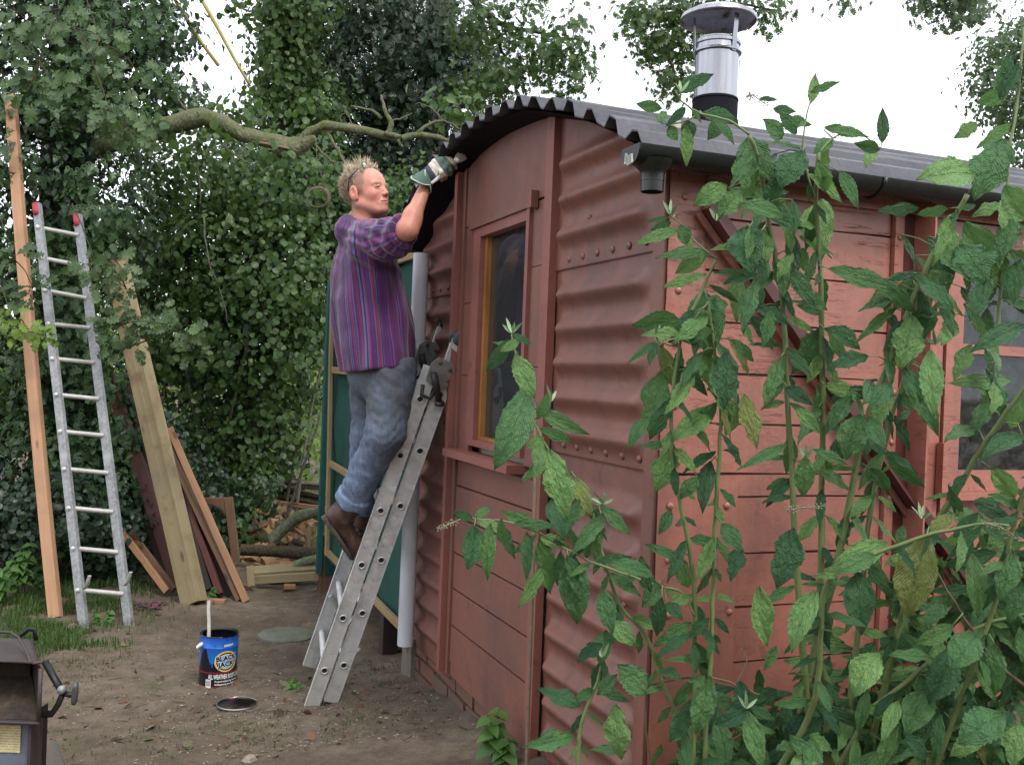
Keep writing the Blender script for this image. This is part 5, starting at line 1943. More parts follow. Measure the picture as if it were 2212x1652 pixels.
def shirt_sdf(P):
    f, l, a, b2 = torso_local(P)
    rr = np.sqrt((f / a) ** 2 + (l / b2) ** 2) + 1e-6
    ang = np.arctan2(l, f)
    z_ = P[:, 2]
    low = np.clip((zr[-1] - z_) / .8, 0, 1)
    fold = .006 * np.sin(ang * 9 + 2.5 * np.sin(z_ * 5) + 1.2) * (.25 + low) + .0045 * np.sin(ang * 17 + 4 * np.sin(z_ * 3.1 + ang)) * (.2 + low)
    # diagonal pulls from the raised arm
    q = P - np.array(J['shR'])
    dist = np.linalg.norm(q, axis=1)
    dg = np.sin((q[:, 0] * .8 + q[:, 2] * 1.25) * 75 + 3 * np.sin(q[:, 2] * 14))
    fold = fold + .006 * dg * np.exp(-(dist / .20) ** 2)
    fold = fold + .010 * n3(P, 9, 4)
    d = (rr - 1) * np.minimum(a, b2)
    # right sleeve
    sl = cone(P, J['shR'] - Vector((.02, -.02, .01)), cuffA, .098, .066)
    t = along_t(P, J['shR'], J['elR'])
    ring = .006 * np.sin(t * 22 + 2.4 * np.sin((q[:, 2] - q[:, 1]) * 16)) * np.clip(t * 1.5 + .2, 0, 1)
    sag = ell(P, J['shR'].lerp(J['elR'], .55) - Vector((0, 0, .045)), (.075, .06, .05))
    sl = smin(sl, sag, .04) + ring
    cut = (P - np.array(J['shR'].lerp(J['elR'], .92))) @ armax
    sl = smax(sl, cut, .006)
    roll = np.sqrt(np.maximum(0, (np.linalg.norm(np.cross(P - np.array(J['shR']), armax), axis=1) - .060)) ** 2 + (cut + .012) ** 2) - .013
    sl = smin(sl, np.where(np.linalg.norm(np.cross(P - np.array(J['shR']), armax), axis=1) > .05, roll, 1.), .004)
    d = smin(d, sl, .035)
    d = smin(d, cone(P, J['neck'] - Vector((.015, 0, .045)), J['shR'] + Vector((-.03, .03, .01)), .072, .075), .04)
    d = smin(d, cone(P, J['neck'] - Vector((.015, 0, .045)), J['shL'], .072, .072), .04)
    d = smin(d, ell(P, J['neck'] - Vector((.035, 0, .045)), (.075, .09, .05)), .03)
    sL = cone(P, J['shL'], J['elL'], .080, .062)
    sL = smin(sL, cone(P, J['elL'], J['wrL'], .062, .045), .02)
    d = smin(d, sL, .03)
    d = d + fold
    # hem: lower at the back, rising with a slit at the front
    hz = hemz - .004 * np.sin(ang * 2 + 1) + np.clip(f * .12, -.02, .03) + .0015 * np.sin(ang * 9)
    d = smax(d, hz - z_, .008)
    # neck hole
    d = smax(d, -cone(P, J['neck'] + Vector((.010, -.0, .0)), J['neck'] + Vector((.03, -.02, .15)), .058, .07), .01)
    return d
lo_ = np.array([at(690, 850, TY).x - .05, 3.98, hemz - .05]); hi_ = np.array([J['elR'].x + .12, 4.98, J['neck'].z + .07])
Vs, Fs = surface_net(shirt_sdf, lo_, hi_, .0065)
f, l, a, b2 = torso_local(Vs)
ang = np.arctan2(l, f)
coord_t = ang * .19 + .004 * np.sin(Vs[:, 2] * 9)
q = Vs - np.array(J['shR']); t = along_t(Vs, J['shR'], J['elR'])
perp = q - np.outer((q @ armax), armax)
e1 = np.array([0, 0, 1.0]); e1 = e1 - armax * (e1 @ armax); e1 /= np.linalg.norm(e1); e2 = np.cross(armax, e1)
angs = np.arctan2(perp @ e2, perp @ e1)
on_sl = (t > .12) & (np.linalg.norm(perp, axis=1) < .125) & (t < 1.2)
coord_s = angs * .085 + 5.0
strp = np.where(on_sl, coord_s, coord_t)
b = NB('purple_striped_cotton')
s = b.attr('stripe')
cb = b.n('ShaderNodeCombineXYZ'); b.set(cb.inputs[0], s)
def band(freq, seed, lo_, hi_):
    mp = b.n('ShaderNodeMapping'); b.t.links.new(cb.outputs[0], mp.inputs['Vector']); mp.inputs['Location'].default_value = (seed, seed * 2, seed); mp.inputs['Scale'].default_value = (freq, 1, 1)
    return b.rng(b.noise(mp.outputs[0], 1, 0, 0), lo_, hi_)
col = b.mix(band(60, 1.3, .42, .58), (.048, .013, .088), (.078, .015, .095))
col = b.mix(band(85, 4.1, .55, .61), col, (.17, .016, .050))
col = b.mix(band(150, 7.7, .60, .66), col, (.105, .085, .20))
col = b.mix(band(120, 2.9, .58, .63), col, (.018, .010, .040))
col = b.mix(band(48, 9.9, .60, .64), col, (.14, .028, .14))
cc_ = b.coord()
nz = b.noise(cc_, 260, 3, .7)
col = b.mix(b.rng(nz, .3, .8, 0, .18), col, (.15, .10, .22))
fz = b.noise(cc_, 13, 5, .6)
b.bsdf(col, .85, 0, b.bump(b.math('ADD', fz, b.math('MULTIPLY', nz, .12)), .5, .012), .2, Sheen_Weight=.35)
M['shirt'] = b.m
link('shirt', npmesh('shirt', Vs, Fs, M['shirt'], True, {'stripe': strp}), man)

# --- jeans -----------------------------------------------------------------
def jeans_sdf(P):
    j = J
    d = ell(P, j['pel'] - Vector((.005, 0, .05)), (.142, .17, .15))
    seat = at(806, 812, 4.46)
    d = smin(d, ell(P, seat, (.085, .14, .10)), .05)
    legs = []
    for S in ('R', 'L'):
        hi_, kn, an = j['hi' + S], j['kn' + S], j['an' + S]
        g = cone(P, hi_, kn, .112, .086)
        g = smin(g, cone(P, kn, an - (an - kn) * .02, .086, .074), .03)
        tt = along_t(P, kn, an); th = along_t(P, hi_, kn)
        zz_ = P[:, 2]
        kneef = np.exp(-((zz_ - (kn.z + .02)) / .10) ** 2)
        g = g + .0014 * kneef * np.sin(zz_ * 120 + 5 * np.sin((P[:, 0] + P[:, 1]) * 26)) * (.4 + 1.2 * vnoise(P[:, 0] * 1.0 + P[:, 1], P[:, 2], 14, 5)) + .010 * n3(P, 11, 7 if S == 'R' else 9) + .010 * np.abs(n3(P * np.array([1, 1, 1.6]), 20, 12)) + .005 * n3(P, 48, 13)
        anf = np.exp(-((np.clip(tt, 0, 1.3) - .9) / .16) ** 2)
        g = g + .0030 * anf * np.sin(tt * 44 + 2.2 * np.sin(P[:, 0] * 30))
        hipf = np.exp(-((th - .12) / .2) ** 2)
        g = g + .003 * hipf * np.sin((P[:, 0] - P[:, 2] * .6) * 70)
        axn = np.array((an - kn).normalized())
        g = smax(g, (P - np.array(an)) @ axn + .0, .006)
        legs.append(g)
        # turned-up cuff
        rr = np.linalg.norm(np.cross(P - np.array(an), axn), axis=1)
        cut = (P - np.array(an)) @ axn
        cf = np.maximum(np.abs(cut + .022) - .026, rr - .083) 
        legs.append(cf + .003 * np.sin(P[:, 0] * 80))
    L_ = smin(legs[0], legs[1], .008)
    R_ = smin(legs[2], legs[3], .008)
    d = smin(d, smin(L_, R_, .012), .035)
    top_ = j['pel'].z + .01
    return np.maximum(d, P[:, 2] - top_)
pj = np.array([list(J[k]) for k in ('pel', 'hiR', 'hiL', 'knR', 'knL', 'anR', 'anL')])
Vj, Fj = surface_net(jeans_sdf, pj.min(0) - .22, pj.max(0) + .22, .007)
b = NB('worn_denim')
c = b.coord()
n1 = b.noise(c, 5.5, 5, .6); n2 = b.noise(c, 300, 2, .7); n3_ = b.noise(b.coord('Object', (55, 55, 12)), 1, 5, .6)
hgt = b.n('ShaderNodeSeparateXYZ'); b.t.links.new(c, hgt.inputs[0])
dirt_or_grey = b.rng(hgt.outputs[2], .98, 1.45, 0, 1)  # greyer and darker towards the waist of the jeans
col = b.ramp(n3_, [(.3, (.115, .170, .275)), (.55, (.19, .26, .38)), (.75, (.29, .37, .49))])
col = b.mix(b.math('MULTIPLY', dirt_or_grey, b.rng(n1, .3, .6, .45, .95)), col, (.085, .085, .09))
col = b.mix(b.rng(b.noise(c, 13, 4, .7), .66, .74, 0, .8), col, (.05, .05, .055))
b.bsdf(col, .9, 0, b.bump(b.math('ADD', n3_, b.math('MULTIPLY', n2, .2)), .4, .008), .15)
link('jeans', npmesh('jeans', Vj, Fj, b.m, True), man)

# --- boots -----------------------------------------------------------------
b = NB('scuffed_brown_leather')
c = b.coord()
n1 = b.noise(c, 16, 6, .65); n2 = b.noise(c, 120, 3)
col = b.ramp(n1, [(.3, (.028, .014, .011)), (.55, (.070, .036, .028)), (.75, (.16, .12, .095))])
b.bsdf(col, .5, 0, b.bump(b.math('ADD', n1, b.math('MULTIPLY', n2, .2)), .35, .005), .4)
M['leather'] = b.m
sole_m = simple('dusty_boot_sole', (.075, .058, .05), .9, var=.35, scale=60)
def boot(an, heel, toe, nm_n):
    an, heel, toe = Vector(an), Vector(heel), Vector(toe)
    fd_ = (toe - heel).normalized()
    upn = (an - heel.lerp(toe, .25)); upn = (upn - fd_ * upn.dot(fd_)).normalized()
    sd = fd_.cross(upn)
    L = (toe - heel).length
    R3 = np.array([list(fd_), list(sd), list(upn)])
    o = np.array(heel)
    anl = R3 @ (np.array(an) - o)
    def sdf(P):
        q = (P - o) @ R3.T
        d = cone(q, (.045, 0, .045), (L - .055, 0, .032), .047, .040)
        d = smin(d, ell(q, (L - .055, 0, .032), (.060, .047, .036)), .02)
        d = smin(d, ell(q, (.042, 0, .045), (.044, .038, .045)), .02)
        d = smin(d, cone(q, (.052, 0, .06), (anl[0], 0, anl[2] + .02), .052, .062), .03)
        d = smax(d, -q[:, 2], .004)
        lace = .003 * np.sin(q[:, 0] * 170) * np.exp(-((q[:, 1]) / .02) ** 2) * (q[:, 0] > .07) * (q[:, 2] > .05)
        return d + lace + .004 * n3(P, 16, 3)
    pp = np.array([list(an), list(heel), list(toe)])
    Vq, Fq = surface_net(sdf, pp.min(0) - .10, pp.max(0) + .10, .006)
    bo = link('boot', npmesh('boot', Vq, Fq, M['leather'], True), man)
    m = MB()
    n = 24
    ring = []
    for i in range(n):
        t = 2 * math.pi * i / n
        xx = L / 2 + math.cos(t) * (L / 2 - .002)
        w_ = .038 + .005 * math.cos(t * 1.0) - .004 * math.cos(2 * t)
        ring.append((xx, math.sin(t) * w_))
    Rm = Matrix((fd_, sd, upn)).transposed()
    m.prism([heel + Rm @ Vector((x_, y_, -.013)) for x_, y_ in ring], upn * .015)
    so = m.obj('sole', sole_m, bo)
    for i in range(9):
        x_ = .012 + i * (L - .02) / 9
        m = MB(); w_ = .032 if 0 < i < 8 else .022
        m.hexa([heel + Rm @ Vector(v) for v in ((x_, -w_, -.019), (x_ + .016, -w_, -.019), (x_ + .016, w_, -.019), (x_, w_, -.019), (x_, -w_, -.0135), (x_ + .016, -w_, -.0135), (x_ + .016, w_, -.0135), (x_, w_, -.0135))])
        m.obj('tread', sole_m, bo)
    m = MB()
    for i in range(6):
        x_ = .075 + i * .015
        z_ = .105 - i * .010
        m.tube([heel + Rm @ Vector((x_ + .004, -.025, z_)), heel + Rm @ Vector((x_ + .014, 0, z_ + .008)), heel + Rm @ Vector((x_ + .004, .025, z_))], .0022, 5)
    m.obj('lace', simple('dark_lace', (.03, .02, .018), .8), bo, 'all')
boot(at(752, 1092, 4.50), at(700, 1110, 4.46), at(766, 1208, 4.56), 0)
boot(at(790, 1112, 4.74), at(772, 1142, 4.70), at(806, 1168, 4.88), 1)

# --- gloved right hand holding the brush -----------------------------------
W0 = J['wrR']
YH_ = 4.15
def hpnt(zx, zy, dY=0.0):
    """point from the enlarged detail of the hand"""
    return at((1000 + zx * 140 / 2103) * .8848, (370 + zy * 110 / 1652) * .8848, YH_ + dY)
knuck = [hpnt(1330, 300, .030), hpnt(1290, 430, -.005), hpnt(1230, 560, -.025), hpnt(1150, 700, -.035)]
f1 = [[hpnt(1330, 290, .02), hpnt(1500, 330, -.015), hpnt(1620, 450, -.035), hpnt(1690, 590, -.02)],
      [hpnt(1260, 400, .0), hpnt(1430, 520, -.045), hpnt(1500, 700, -.045), hpnt(1480, 820, -.020)],
      [hpnt(1190, 520, -.01), hpnt(1310, 660, -.055), hpnt(1330, 850, -.050), hpnt(1300, 980, -.022)],
      [hpnt(1120, 640, -.02), hpnt(1190, 780, -.052), hpnt(1200, 920, -.048), hpnt(1180, 1050, -.022)]]
fr_ = [[.0125, .0120, .0112, .0095], [.0130, .0125, .0115, .0100], [.0125, .0118, .0110, .0095], [.0112, .0105, .0098, .0085]]
wr2 = hpnt(700, 850, .0)
def glove_sdf(P):
    d = cone(P, hpnt(780, 800, .0), hpnt(1120, 560, .0), .034, .036)
    d = smin(d, cone(P, hpnt(1000, 480, .012), hpnt(1240, 380, .012), .026, .020), .02)
    d = smin(d, cone(P, hpnt(900, 900, -.01), hpnt(1110, 740, -.01), .026, .022), .02)
    for pts_, rs in zip(f1, fr_):
        g = None
        for i in range(3):
            cc2 = cone(P, pts_[i], pts_[i + 1], rs[i], rs[i + 1])
            g = cc2 if g is None else smin(g, cc2, .004)
        d = smin(d, g, .0035)
    # thumb closing from behind, along the handle
    g = cone(P, hpnt(900, 620, .03), hpnt(1200, 440, .045), .018, .015)
    g = smin(g, cone(P, hpnt(1200, 440, .045), hpnt(1480, 300, .028), .015, .011), .006)
    d = smin(d, g, .010)
    d = d + .0022 * np.sin(P[:, 2] * 210 + P[:, 0] * 160) * np.exp(-((P - np.array(hpnt(950, 600))) ** 2).sum(1) / .04 ** 2)
    return d
allp = np.array([list(p) for q_ in f1 for p in q_] + [list(wr2), list(hpnt(780, 800)), list(hpnt(900, 620, .05)), list(hpnt(1200, 440, .05))])
Vg, Fg = surface_net(glove_sdf, allp.min(0) - .045, allp.max(0) + .045, .0028)
# glove colours by zone: pale back panel, green knuckle panel, tan dirty fingers and palm
tone = np.tile(np.array([[.30, .235, .17]]), (len(Vg), 1))
kc = np.array(hpnt(1290, 520, -.03)); hA = np.array(hpnt(780, 800)); hB = np.array(hpnt(1450, 350))
axh = (hB - hA) / np.linalg.norm(hB - hA)
s_ax = (Vg - hA) @ axh / np.linalg.norm(hB - hA)
green = np.array([.075, .125, .10]); pale = np.array([.62, .55, .50])
zu = (Vg - hA)[:, 2]
back_side = (Vg[:, 1] < YH_ + .03)
perph = (Vg - hA) - np.outer((Vg - hA) @ axh, axh)
hgt_ = perph[:, 2] + .3 * (-perph[:, 1])
m1 = (s_ax > .12) & (s_ax < .50) & (hgt_ > -.012)
tone[m1] = pale
m2 = (s_ax >= .50) & (s_ax < .98) & (hgt_ > -.030)
tone[m2] = green
m3 = s_ax <= .10
tone[m3] = np.array([.05, .07, .09])
b = NB('work_glove_cloth')
c = b.coord()
vc = b.attr('tone', 'Color'); n1 = b.noise(c, 90, 5, .7); n2 = b.noise(c, 500, 2)
col = b.mix(b.rng(n1, .48, .7, 0, .6), vc, (.09, .065, .045))
b.bsdf(col, .85, 0, b.bump(b.math('ADD', n1, n2), .35, .003), .2)
M['glove'] = b.m
glove = link('glove', npmesh('glove', Vg, Fg, M['glove'], True, {'tone': tone}), man)
# flared cuff with white binding, in two lobes
gg = simple('green_glove_cuff', (.075, .125, .105), .9, var=.25, scale=60)
wb_ = simple('white_binding', (.55, .60, .56), .8, var=.1, scale=60)
A0, A1 = hpnt(700, 860), hpnt(420, 1200)
axc = (A1 - A0).normalized()
e1 = axc.orthogonal().normalized(); e1 = (ZZ - axc * ZZ.dot(axc)).normalized(); e2 = axc.cross(e1)
vs, fs = [], []
NC, KC = 36, 8
edge = []
for k in range(KC):
    t = k / (KC - 1)
    for i in range(NC):
        th = 2 * math.pi * i / NC
        lobe = abs(math.cos(th * 1.0 + .9)) ** .6
        Lc = .030 + .034 * lobe
        r_ = .031 + t * .019 + .003 * math.sin(th * 4 + 1) * t
        p = A0 - axc * .004 + axc * (Lc * t) + (e1 * math.cos(th) + e2 * math.sin(th)) * r_
        vs.append(p)
        if k == KC - 1: edge.append(p)
for k in range(KC - 1):
    for i in range(NC):
        j = (i + 1) % NC
        fs.append((k * NC + i, k * NC + j, (k + 1) * NC + j, (k + 1) * NC + i))
MB().add(vs, fs).obj('cuff', gg, glove, 'all', rec=False)
MB().tube(edge + [edge[0]], .0022, 6, cap=False).obj('binding', wb_, glove, 'all')
pts = [hpnt(640, 600), hpnt(570, 700, -.032), hpnt(565, 820, -.038), hpnt(610, 960, -.034), hpnt(720, 1060, -.02)]
MB().tube(pts, .0024, 6).obj('binding', wb_, glove, 'all')
# left hand resting on the far stile, hidden behind the body
def handL(P):
    w = J['wrL']; d = cone(P, w, w + Vector((.07, -.02, .02)), .028, .036)
    for i in range(4):
        a = w + Vector((.075, -.045 + .022 * i, .03 - .006 * i)); b2_ = a + Vector((.045, 0, -.008)); c2_ = b2_ + Vector((.01, .0, -.035))
        d = smin(d, smin(cone(P, a, b2_, .0105, .010), cone(P, b2_, c2_, .010, .0085), .003), .003)
    d = smin(d, cone(P, w + Vector((.03, .02, .0)), w + Vector((.075, .05, -.02)), .013, .010), .006)
    return d
w = J['wrL']
Vl, Fl = surface_net(handL, np.array(w) - .07, np.array(w) + .17, .004)
link('hand', npmesh('hand', Vl, Fl, M['skin'], True, {'tone': np.tile(np.array([[.52, .25, .175]]), (len(Vl), 1))}), man)

# --- paint brush -----------------------------------------------------------
br_ = thing('paintbrush', 'small pale-handled brush held up in the gloved hand against the roof edge', 'brush', hpnt(1700, 350))
MB().tube([hpnt(800, 1170, -.03), hpnt(1050, 970, -.035), hpnt(1400, 600, -.01), hpnt(1640, 400, .0)], [.007, .010, .009, .011], 10, flat=.7).obj('handle', simple('pale_brush_handle', (.5, .48, .46), .5), br_, True)
MB().tube([hpnt(1620, 420), hpnt(1720, 330), hpnt(1780, 280)], [.013, .017, .018], 12, flat=.55).obj('ferrule', simple('dull_ferrule', (.55, .52, .5), .45, .3, var=.2, scale=50), br_, True)
m = MB()
rnd3 = random.Random(9)
a0, a1 = hpnt(1760, 290), hpnt(1960, 110)
dr = (a1 - a0).normalized(); s1 = dr.cross(Vector((0, 1, 0))).normalized(); s2 = dr.cross(s1)
for i in range(150):
    u1, u2 = rnd3.uniform(-1, 1), rnd3.uniform(-1, 1)
    p = a0 + s1 * u1 * .017 + s2 * u2 * .007
    q_ = p + dr * (a1 - a0).length * rnd3.uniform(.75, 1.15) + s1 * u1 * .006 + s2 * rnd3.uniform(-.004, .004)
    m.tube([p, q_], [.0011, .0006], 3)
m.obj('bristles', simple('pale_bristle', (.62, .58, .54), .6, var=.3, scale=300), br_)
# ================================================================== trees, hedge, branches
def leaf_mat(name, dark, light, rough=.45, trans=.35, spec=.4, back=None):
    b = NB(name)
    t = b.attr('tint')
    c = b.coord()
    n = b.noise(c, 40, 3, .6)
    f = b.math('ADD', b.math('MULTIPLY', t, .8), b.math('MULTIPLY', n, .25), True)
    col = b.ramp(f, [(0, dark), (.55, tuple((x + y) / 2 for x, y in zip(dark, light))), (1, light)])
    if back is not None:
        g = b.n('ShaderNodeNewGeometry')
        col = b.mix(g.outputs['Backfacing'], col, back)
    p = b.n('ShaderNodeBsdfPrincipled')
    b.set(p.inputs['Base Color'], col); b.set(p.inputs['Roughness'], rough); b.set(p.inputs['Specular IOR Level'], spec)
    tr = b.n('ShaderNodeBsdfTranslucent')
    b.set(tr.inputs['Color'], b.mix(.5, col, (.30, .50, .06), 'MULTIPLY') if False else b.mix(.35, col, (.16, .30, .02)))
    m = b.n('ShaderNodeMixShader')
    b.set(m.inputs[0], trans)
    b.t.links.new(p.outputs[0], m.inputs[1]); b.t.links.new(tr.outputs[0], m.inputs[2])
    b.t.links.new(m.outputs[0], b.out.inputs['Surface'])
    return b.m
M['ivy_leaf'] = leaf_mat('ivy_leaf', (.018, .050, .020), (.075, .145, .045), .42, .22, .4)
M['hazel_leaf'] = leaf_mat('hazel_leaf', (.030, .072, .022), (.105, .180, .055), .42, .40)
M['dark_leaf'] = leaf_mat('dark_ivy_and_shade_leaf', (.012, .028, .018), (.040, .072, .038), .4, .15, .4)  # the ivy's dark green; also carries inner shade as colour for the leaf backings
M['oak_leaf'] = leaf_mat('oak_leaf', (.034, .074, .026), (.095, .155, .058), .5, .3)
M['bright_leaf'] = leaf_mat('yellow_green_sunlit_leaf', (.085, .160, .022), (.26, .38, .08), .5, .5)  # yellow-green; for the far wood, sunlight is put into this colour
M['hazy_leaf'] = leaf_mat('haze_tinted_leaf', (.060, .100, .055), (.14, .20, .115), .6, .4)  # paler green, with haze put into the leaf colour
M['nettle_leaf'] = leaf_mat('nettle_leaf', (.045, .120, .025), (.115, .230, .055), .5, .35)
M['grass_mat'] = leaf_mat('grass_blade', (.030, .070, .014), (.090, .150, .035), .55, .35)

# leaf outlines: (x across, y along 0..1, z out of plane), as triangle fans
def tmpl(outline, zc=.0):
    """outline right half (x>=0) from base to tip; mirrored, folded about the midrib"""
    right = outline
    vs = [(0, 0, 0), (0, .33, -.02), (0, .66, -.04), (0, 1, -.14)]
    fs = []
    def zf(x, y): return abs(x) * .28 + zc - .14 * y * y
    for sgn in (1, -1):
        b0 = len(vs)
        for (x, y) in right: vs.append((sgn * x, y, zf(x, y)))
        ids = [0] + [b0 + i for i in range(len(right))] + [3]
        mids = [0, 1, 2, 3]
        ys = [0, .33, .66, 1]
        for a, c in zip(ids, ids[1:]):
            ya = (vs[a][1] + vs[c][1]) / 2
            mdl = min((0, 1, 2, 3), key=lambda q: abs(ys[q] - ya))
            if mdl in (a, c): mdl = 1 if mdl == 0 else 2
            fs.append((mdl, a, c) if sgn > 0 else (mdl, c, a))
        fs.append((0, 1, 1)) if False else None
        # fill between midrib points
        for k, nx in ((1, 2),):
            j = min(range(len(right)), key=lambda q: abs(right[q][1] - .5))
            fs.append((1, b0 + j, 2) if sgn > 0 else (1, 2, b0 + j))
    V = np.array(vs, np.float32)
    V[:3, 2] = [-.0, -.14 * .33 ** 2, -.14 * .66 ** 2]
    return V, np.array(fs, np.int64)
T_oval = tmpl([(.22, .12), (.40, .42), (.30, .75)])
T_round = tmpl([(.34, .10), (.48, .45), (.34, .80)])
T_ivy = tmpl([(.30, -.08), (.52, .18), (.27, .42), (.30, .62)])
T_simple = (np.array([(0, 0, 0), (.38, .45, .08), (0, 1, -.12), (-.38, .45, .08)], np.float32), np.array([(0, 1, 2), (0, 2, 3)], np.int64))
T_oak = tmpl([(.05, .10), (.13, .16), (.10, .25), (.25, .33), (.16, .42), (.33, .54), (.20, .62), (.34, .76), (.18, .82), (.20, .95)])
T_nettle = tmpl([(.30, .06), (.40, .30), (.26, .62)])

def leaf_cloud(P, N, size, T, rng, droop=.6, spread=.55):
    """place leaf template at points P with outward normals N"""
    TV, TF = T
    n = len(P)
    nn = N + rng.normal(size=(n, 3)) * spread
    nn /= np.linalg.norm(nn, axis=1)[:, None] + 1e-9
    d = np.array([0, 0, -droop]) + rng.normal(size=(n, 3)) * .55
    d = d - nn * (d * nn).sum(1)[:, None]
    d /= np.linalg.norm(d, axis=1)[:, None] + 1e-9
    x = np.cross(d, nn)
    s = size * rng.uniform(.55, 1.25, n)
    V = P[:, None] + s[:, None, None] * (x[:, None] * TV[None, :, 0:1] + d[:, None] * TV[None, :, 1:2] + nn[:, None] * TV[None, :, 2:3])
    F = (np.arange(n)[:, None, None] * len(TV) + TF[None]).reshape(-1, 3)
    return V.reshape(-1, 3), F

def blob_points(blobs, count, rng, clump=26, csig=.10, shell=.35):
    """blobs: (px, py, Y, rx_px, ry_px, ry_m). Returns points and outward normals, in clumps"""
    C_, R_, w = [], [], []
    for (px, py, Yb, rx, ry, rd) in blobs:
        c = at(px, py, Yb)
        C_.append(list(c)); R_.append((rx * Yb / FOC, rd, ry * Yb / FOC))
        w.append((rx * ry) ** 1.0 * Yb * Yb)
    C_, R_, w = np.array(C_), np.array(R_), np.array(w, float)
    w /= w.sum()
    k = max(1, count // clump)
    bi = rng.choice(len(blobs), k, p=w)
    d = rng.normal(size=(k, 3)); d /= np.linalg.norm(d, axis=1)[:, None]
    r = shell + (1 - shell) * rng.uniform(0, 1, k) ** .5
    r *= rng.uniform(.85, 1.12, k)
    cp = C_[bi] + d * R_[bi] * r[:, None]
    tn = rng.uniform(0, 1, k)
    rep = np.repeat(np.arange(k), clump)
    off = rng.normal(size=(k * clump, 3)) * csig * np.array([1.15, 1.15, .8])
    P = cp[rep] + off
    Nn = d[rep] * .8 + off / csig * .45 + np.array([0, -.35, .35])
    tint = np.clip(.5 * tn[rep] + rng.uniform(-.15, .5, len(rep)), 0, 1)
    return P, Nn, tint

def foliage(name, blobs, count, size, T, mat, parent=None, seed=0, clump=26, csig=.10, shell=.35, droop=.6, clip=None):
    rng = np.random.default_rng(seed)
    P, Nn, tint = blob_points(blobs, count, rng, clump, csig, shell)
    keep = P[:, 2] > gz_arr(P[:, 0], P[:, 1]) + .02
    # never inside the wagon or shed
    q = P - np.array(CC); uu = q @ np.array(UU); vv = q @ np.array(VV)
    keep &= ~((uu > -.25) & (uu < 2.6) & (vv > -.30) & (vv < 6.0) & (P[:, 2] < 2.95))
    keep &= ~((uu >= 2.4) & (uu < 5.1) & (vv > -.12) & (vv < 1.1) & (P[:, 2] < 2.45))
    if clip is not None:
        keep &= clip(P)
    P, Nn, tint = P[keep], Nn[keep], tint[keep]
    V, F = leaf_cloud(P, Nn, size, T, rng, droop)
    o = stuff(link(name, npmesh(name, V, F, mat, False, {'tint': np.repeat(tint, len(T[0]))}), parent))
    return o

def leaf_parts(blobs, count, size, T, mat, parent, seed, variants=5, clump=9, csig=.07, droop=.6, front=True):
    """individually built leaves, the ones nearest the camera"""
    rng = np.random.default_rng(seed)
    P, Nn, tint = blob_points(blobs, count * 3, rng, clump, csig, .85)
    if front:
        cen = np.array([list(at(b_[0], b_[1], b_[2])) for b_ in blobs])
        o = np.argsort(P[:, 1])
        P, Nn, tint = P[o], Nn[o], tint[o]
    ms = []
    for k in range(variants):
        Vv = T[0].copy(); Vv[:, 0] *= rng.uniform(.85, 1.1); Vv[:, 2] *= rng.uniform(.6, 1.8)
        ms.append(npmesh('leaf', Vv, T[1], mat, False, {'tint': np.full(len(Vv), (k + .5) / variants)}))
    k = 0
    for p, n_, t in zip(P, Nn, tint):
        if k >= count: break
        if p[2] < gza(p[0], p[1]) + .04: continue
        nn = Vector(n_ + rng.normal(size=3) * .4).normalized()
        d = Vector((0, 0, -droop)) + Vector(rng.normal(size=3) * .5)
        d = (d - nn * d.dot(nn)).normalized()
        x = d.cross(nn)
        Mx = (Matrix((x, d, nn)).transposed() * (size * rng.uniform(.7, 1.2))).to_4x4()
        Mx.translation = Vector(p)
        link('leaf', ms[int(t * .999 * variants)], parent, None, Mx)
        k += 1

def twig(pts, r0, r1, mat, parent, name='branch', n=8, jit=.01, seed=0, smooth=True):
    rnd_ = random.Random(seed)
    P = [Vector(p) for p in pts]
    out = []
    for i in range(len(P) - 1):
        for k in range(4):
            t = k / 4
            p0_ = P[max(0, i - 1)]; p1_ = P[i]; p2_ = P[i + 1]; p3_ = P[min(len(P) - 1, i + 2)]
            q_ = .5 * ((2 * p1_) + (p2_ - p0_) * t + (2 * p0_ - 5 * p1_ + 4 * p2_ - p3_) * t * t + (3 * p1_ - p0_ - 3 * p2_ + p3_) * t ** 3)
            out.append(q_ + Vector((rnd_.uniform(-1, 1), rnd_.uniform(-1, 1), rnd_.uniform(-1, 1))) * jit)
    out.append(P[-1])
    m_ = len(out)
    rr = [r0 + (r1 - r0) * (i / (m_ - 1)) for i in range(m_)]
    rr = [r * rnd_.uniform(.92, 1.1) for r in rr]
    return MB().tube(out, rr, n).obj(name, mat, parent, 'all')

# --- ivy-clad tree at the left --------------------------------------------
ivy = thing('ivy_covered_tree', 'tall tree thickly covered in dark ivy behind the orange plank and grey ladder', 'tree', (-3.2, 8.2, 0))
twig([(-3.9, 8.5, -.1), (-3.8, 8.4, 1.5), (-3.9, 8.5, 3.2), (-3.7, 8.4, 5.5)], .26, .2, M['bark_dark'], ivy, 'trunk', 14, .02)
IV = [(60, 80, 7.9, 240, 240, .5), (250, 120, 7.7, 170, 170, .4), (325, 50, 7.7, 80, 90, .3), (325, 215, 7.6, 85, 75, .3), (400, 215, 7.7, 40, 25, .15), (90, 400, 7.7, 210, 220, .45),
      (200, 500, 7.7, 140, 150, .35), (80, 760, 7.6, 220, 230, .45), (180, 900, 7.6, 130, 180, .35), (60, 1080, 7.4, 220, 190, .45), (240, 1090, 7.5, 110, 130, .3),
      (-250, 300, 7.9, 250, 400, .6), (-260, 900, 7.6, 250, 400, .6), (100, -250, 8.1, 350, 250, .7), (-250, -300, 8.3, 300, 300, .8)]
foliage('ivy_leaves', IV, 30000, .062, T_ivy, M['ivy_leaf'], ivy, 1, 22, .085, .5, .9)
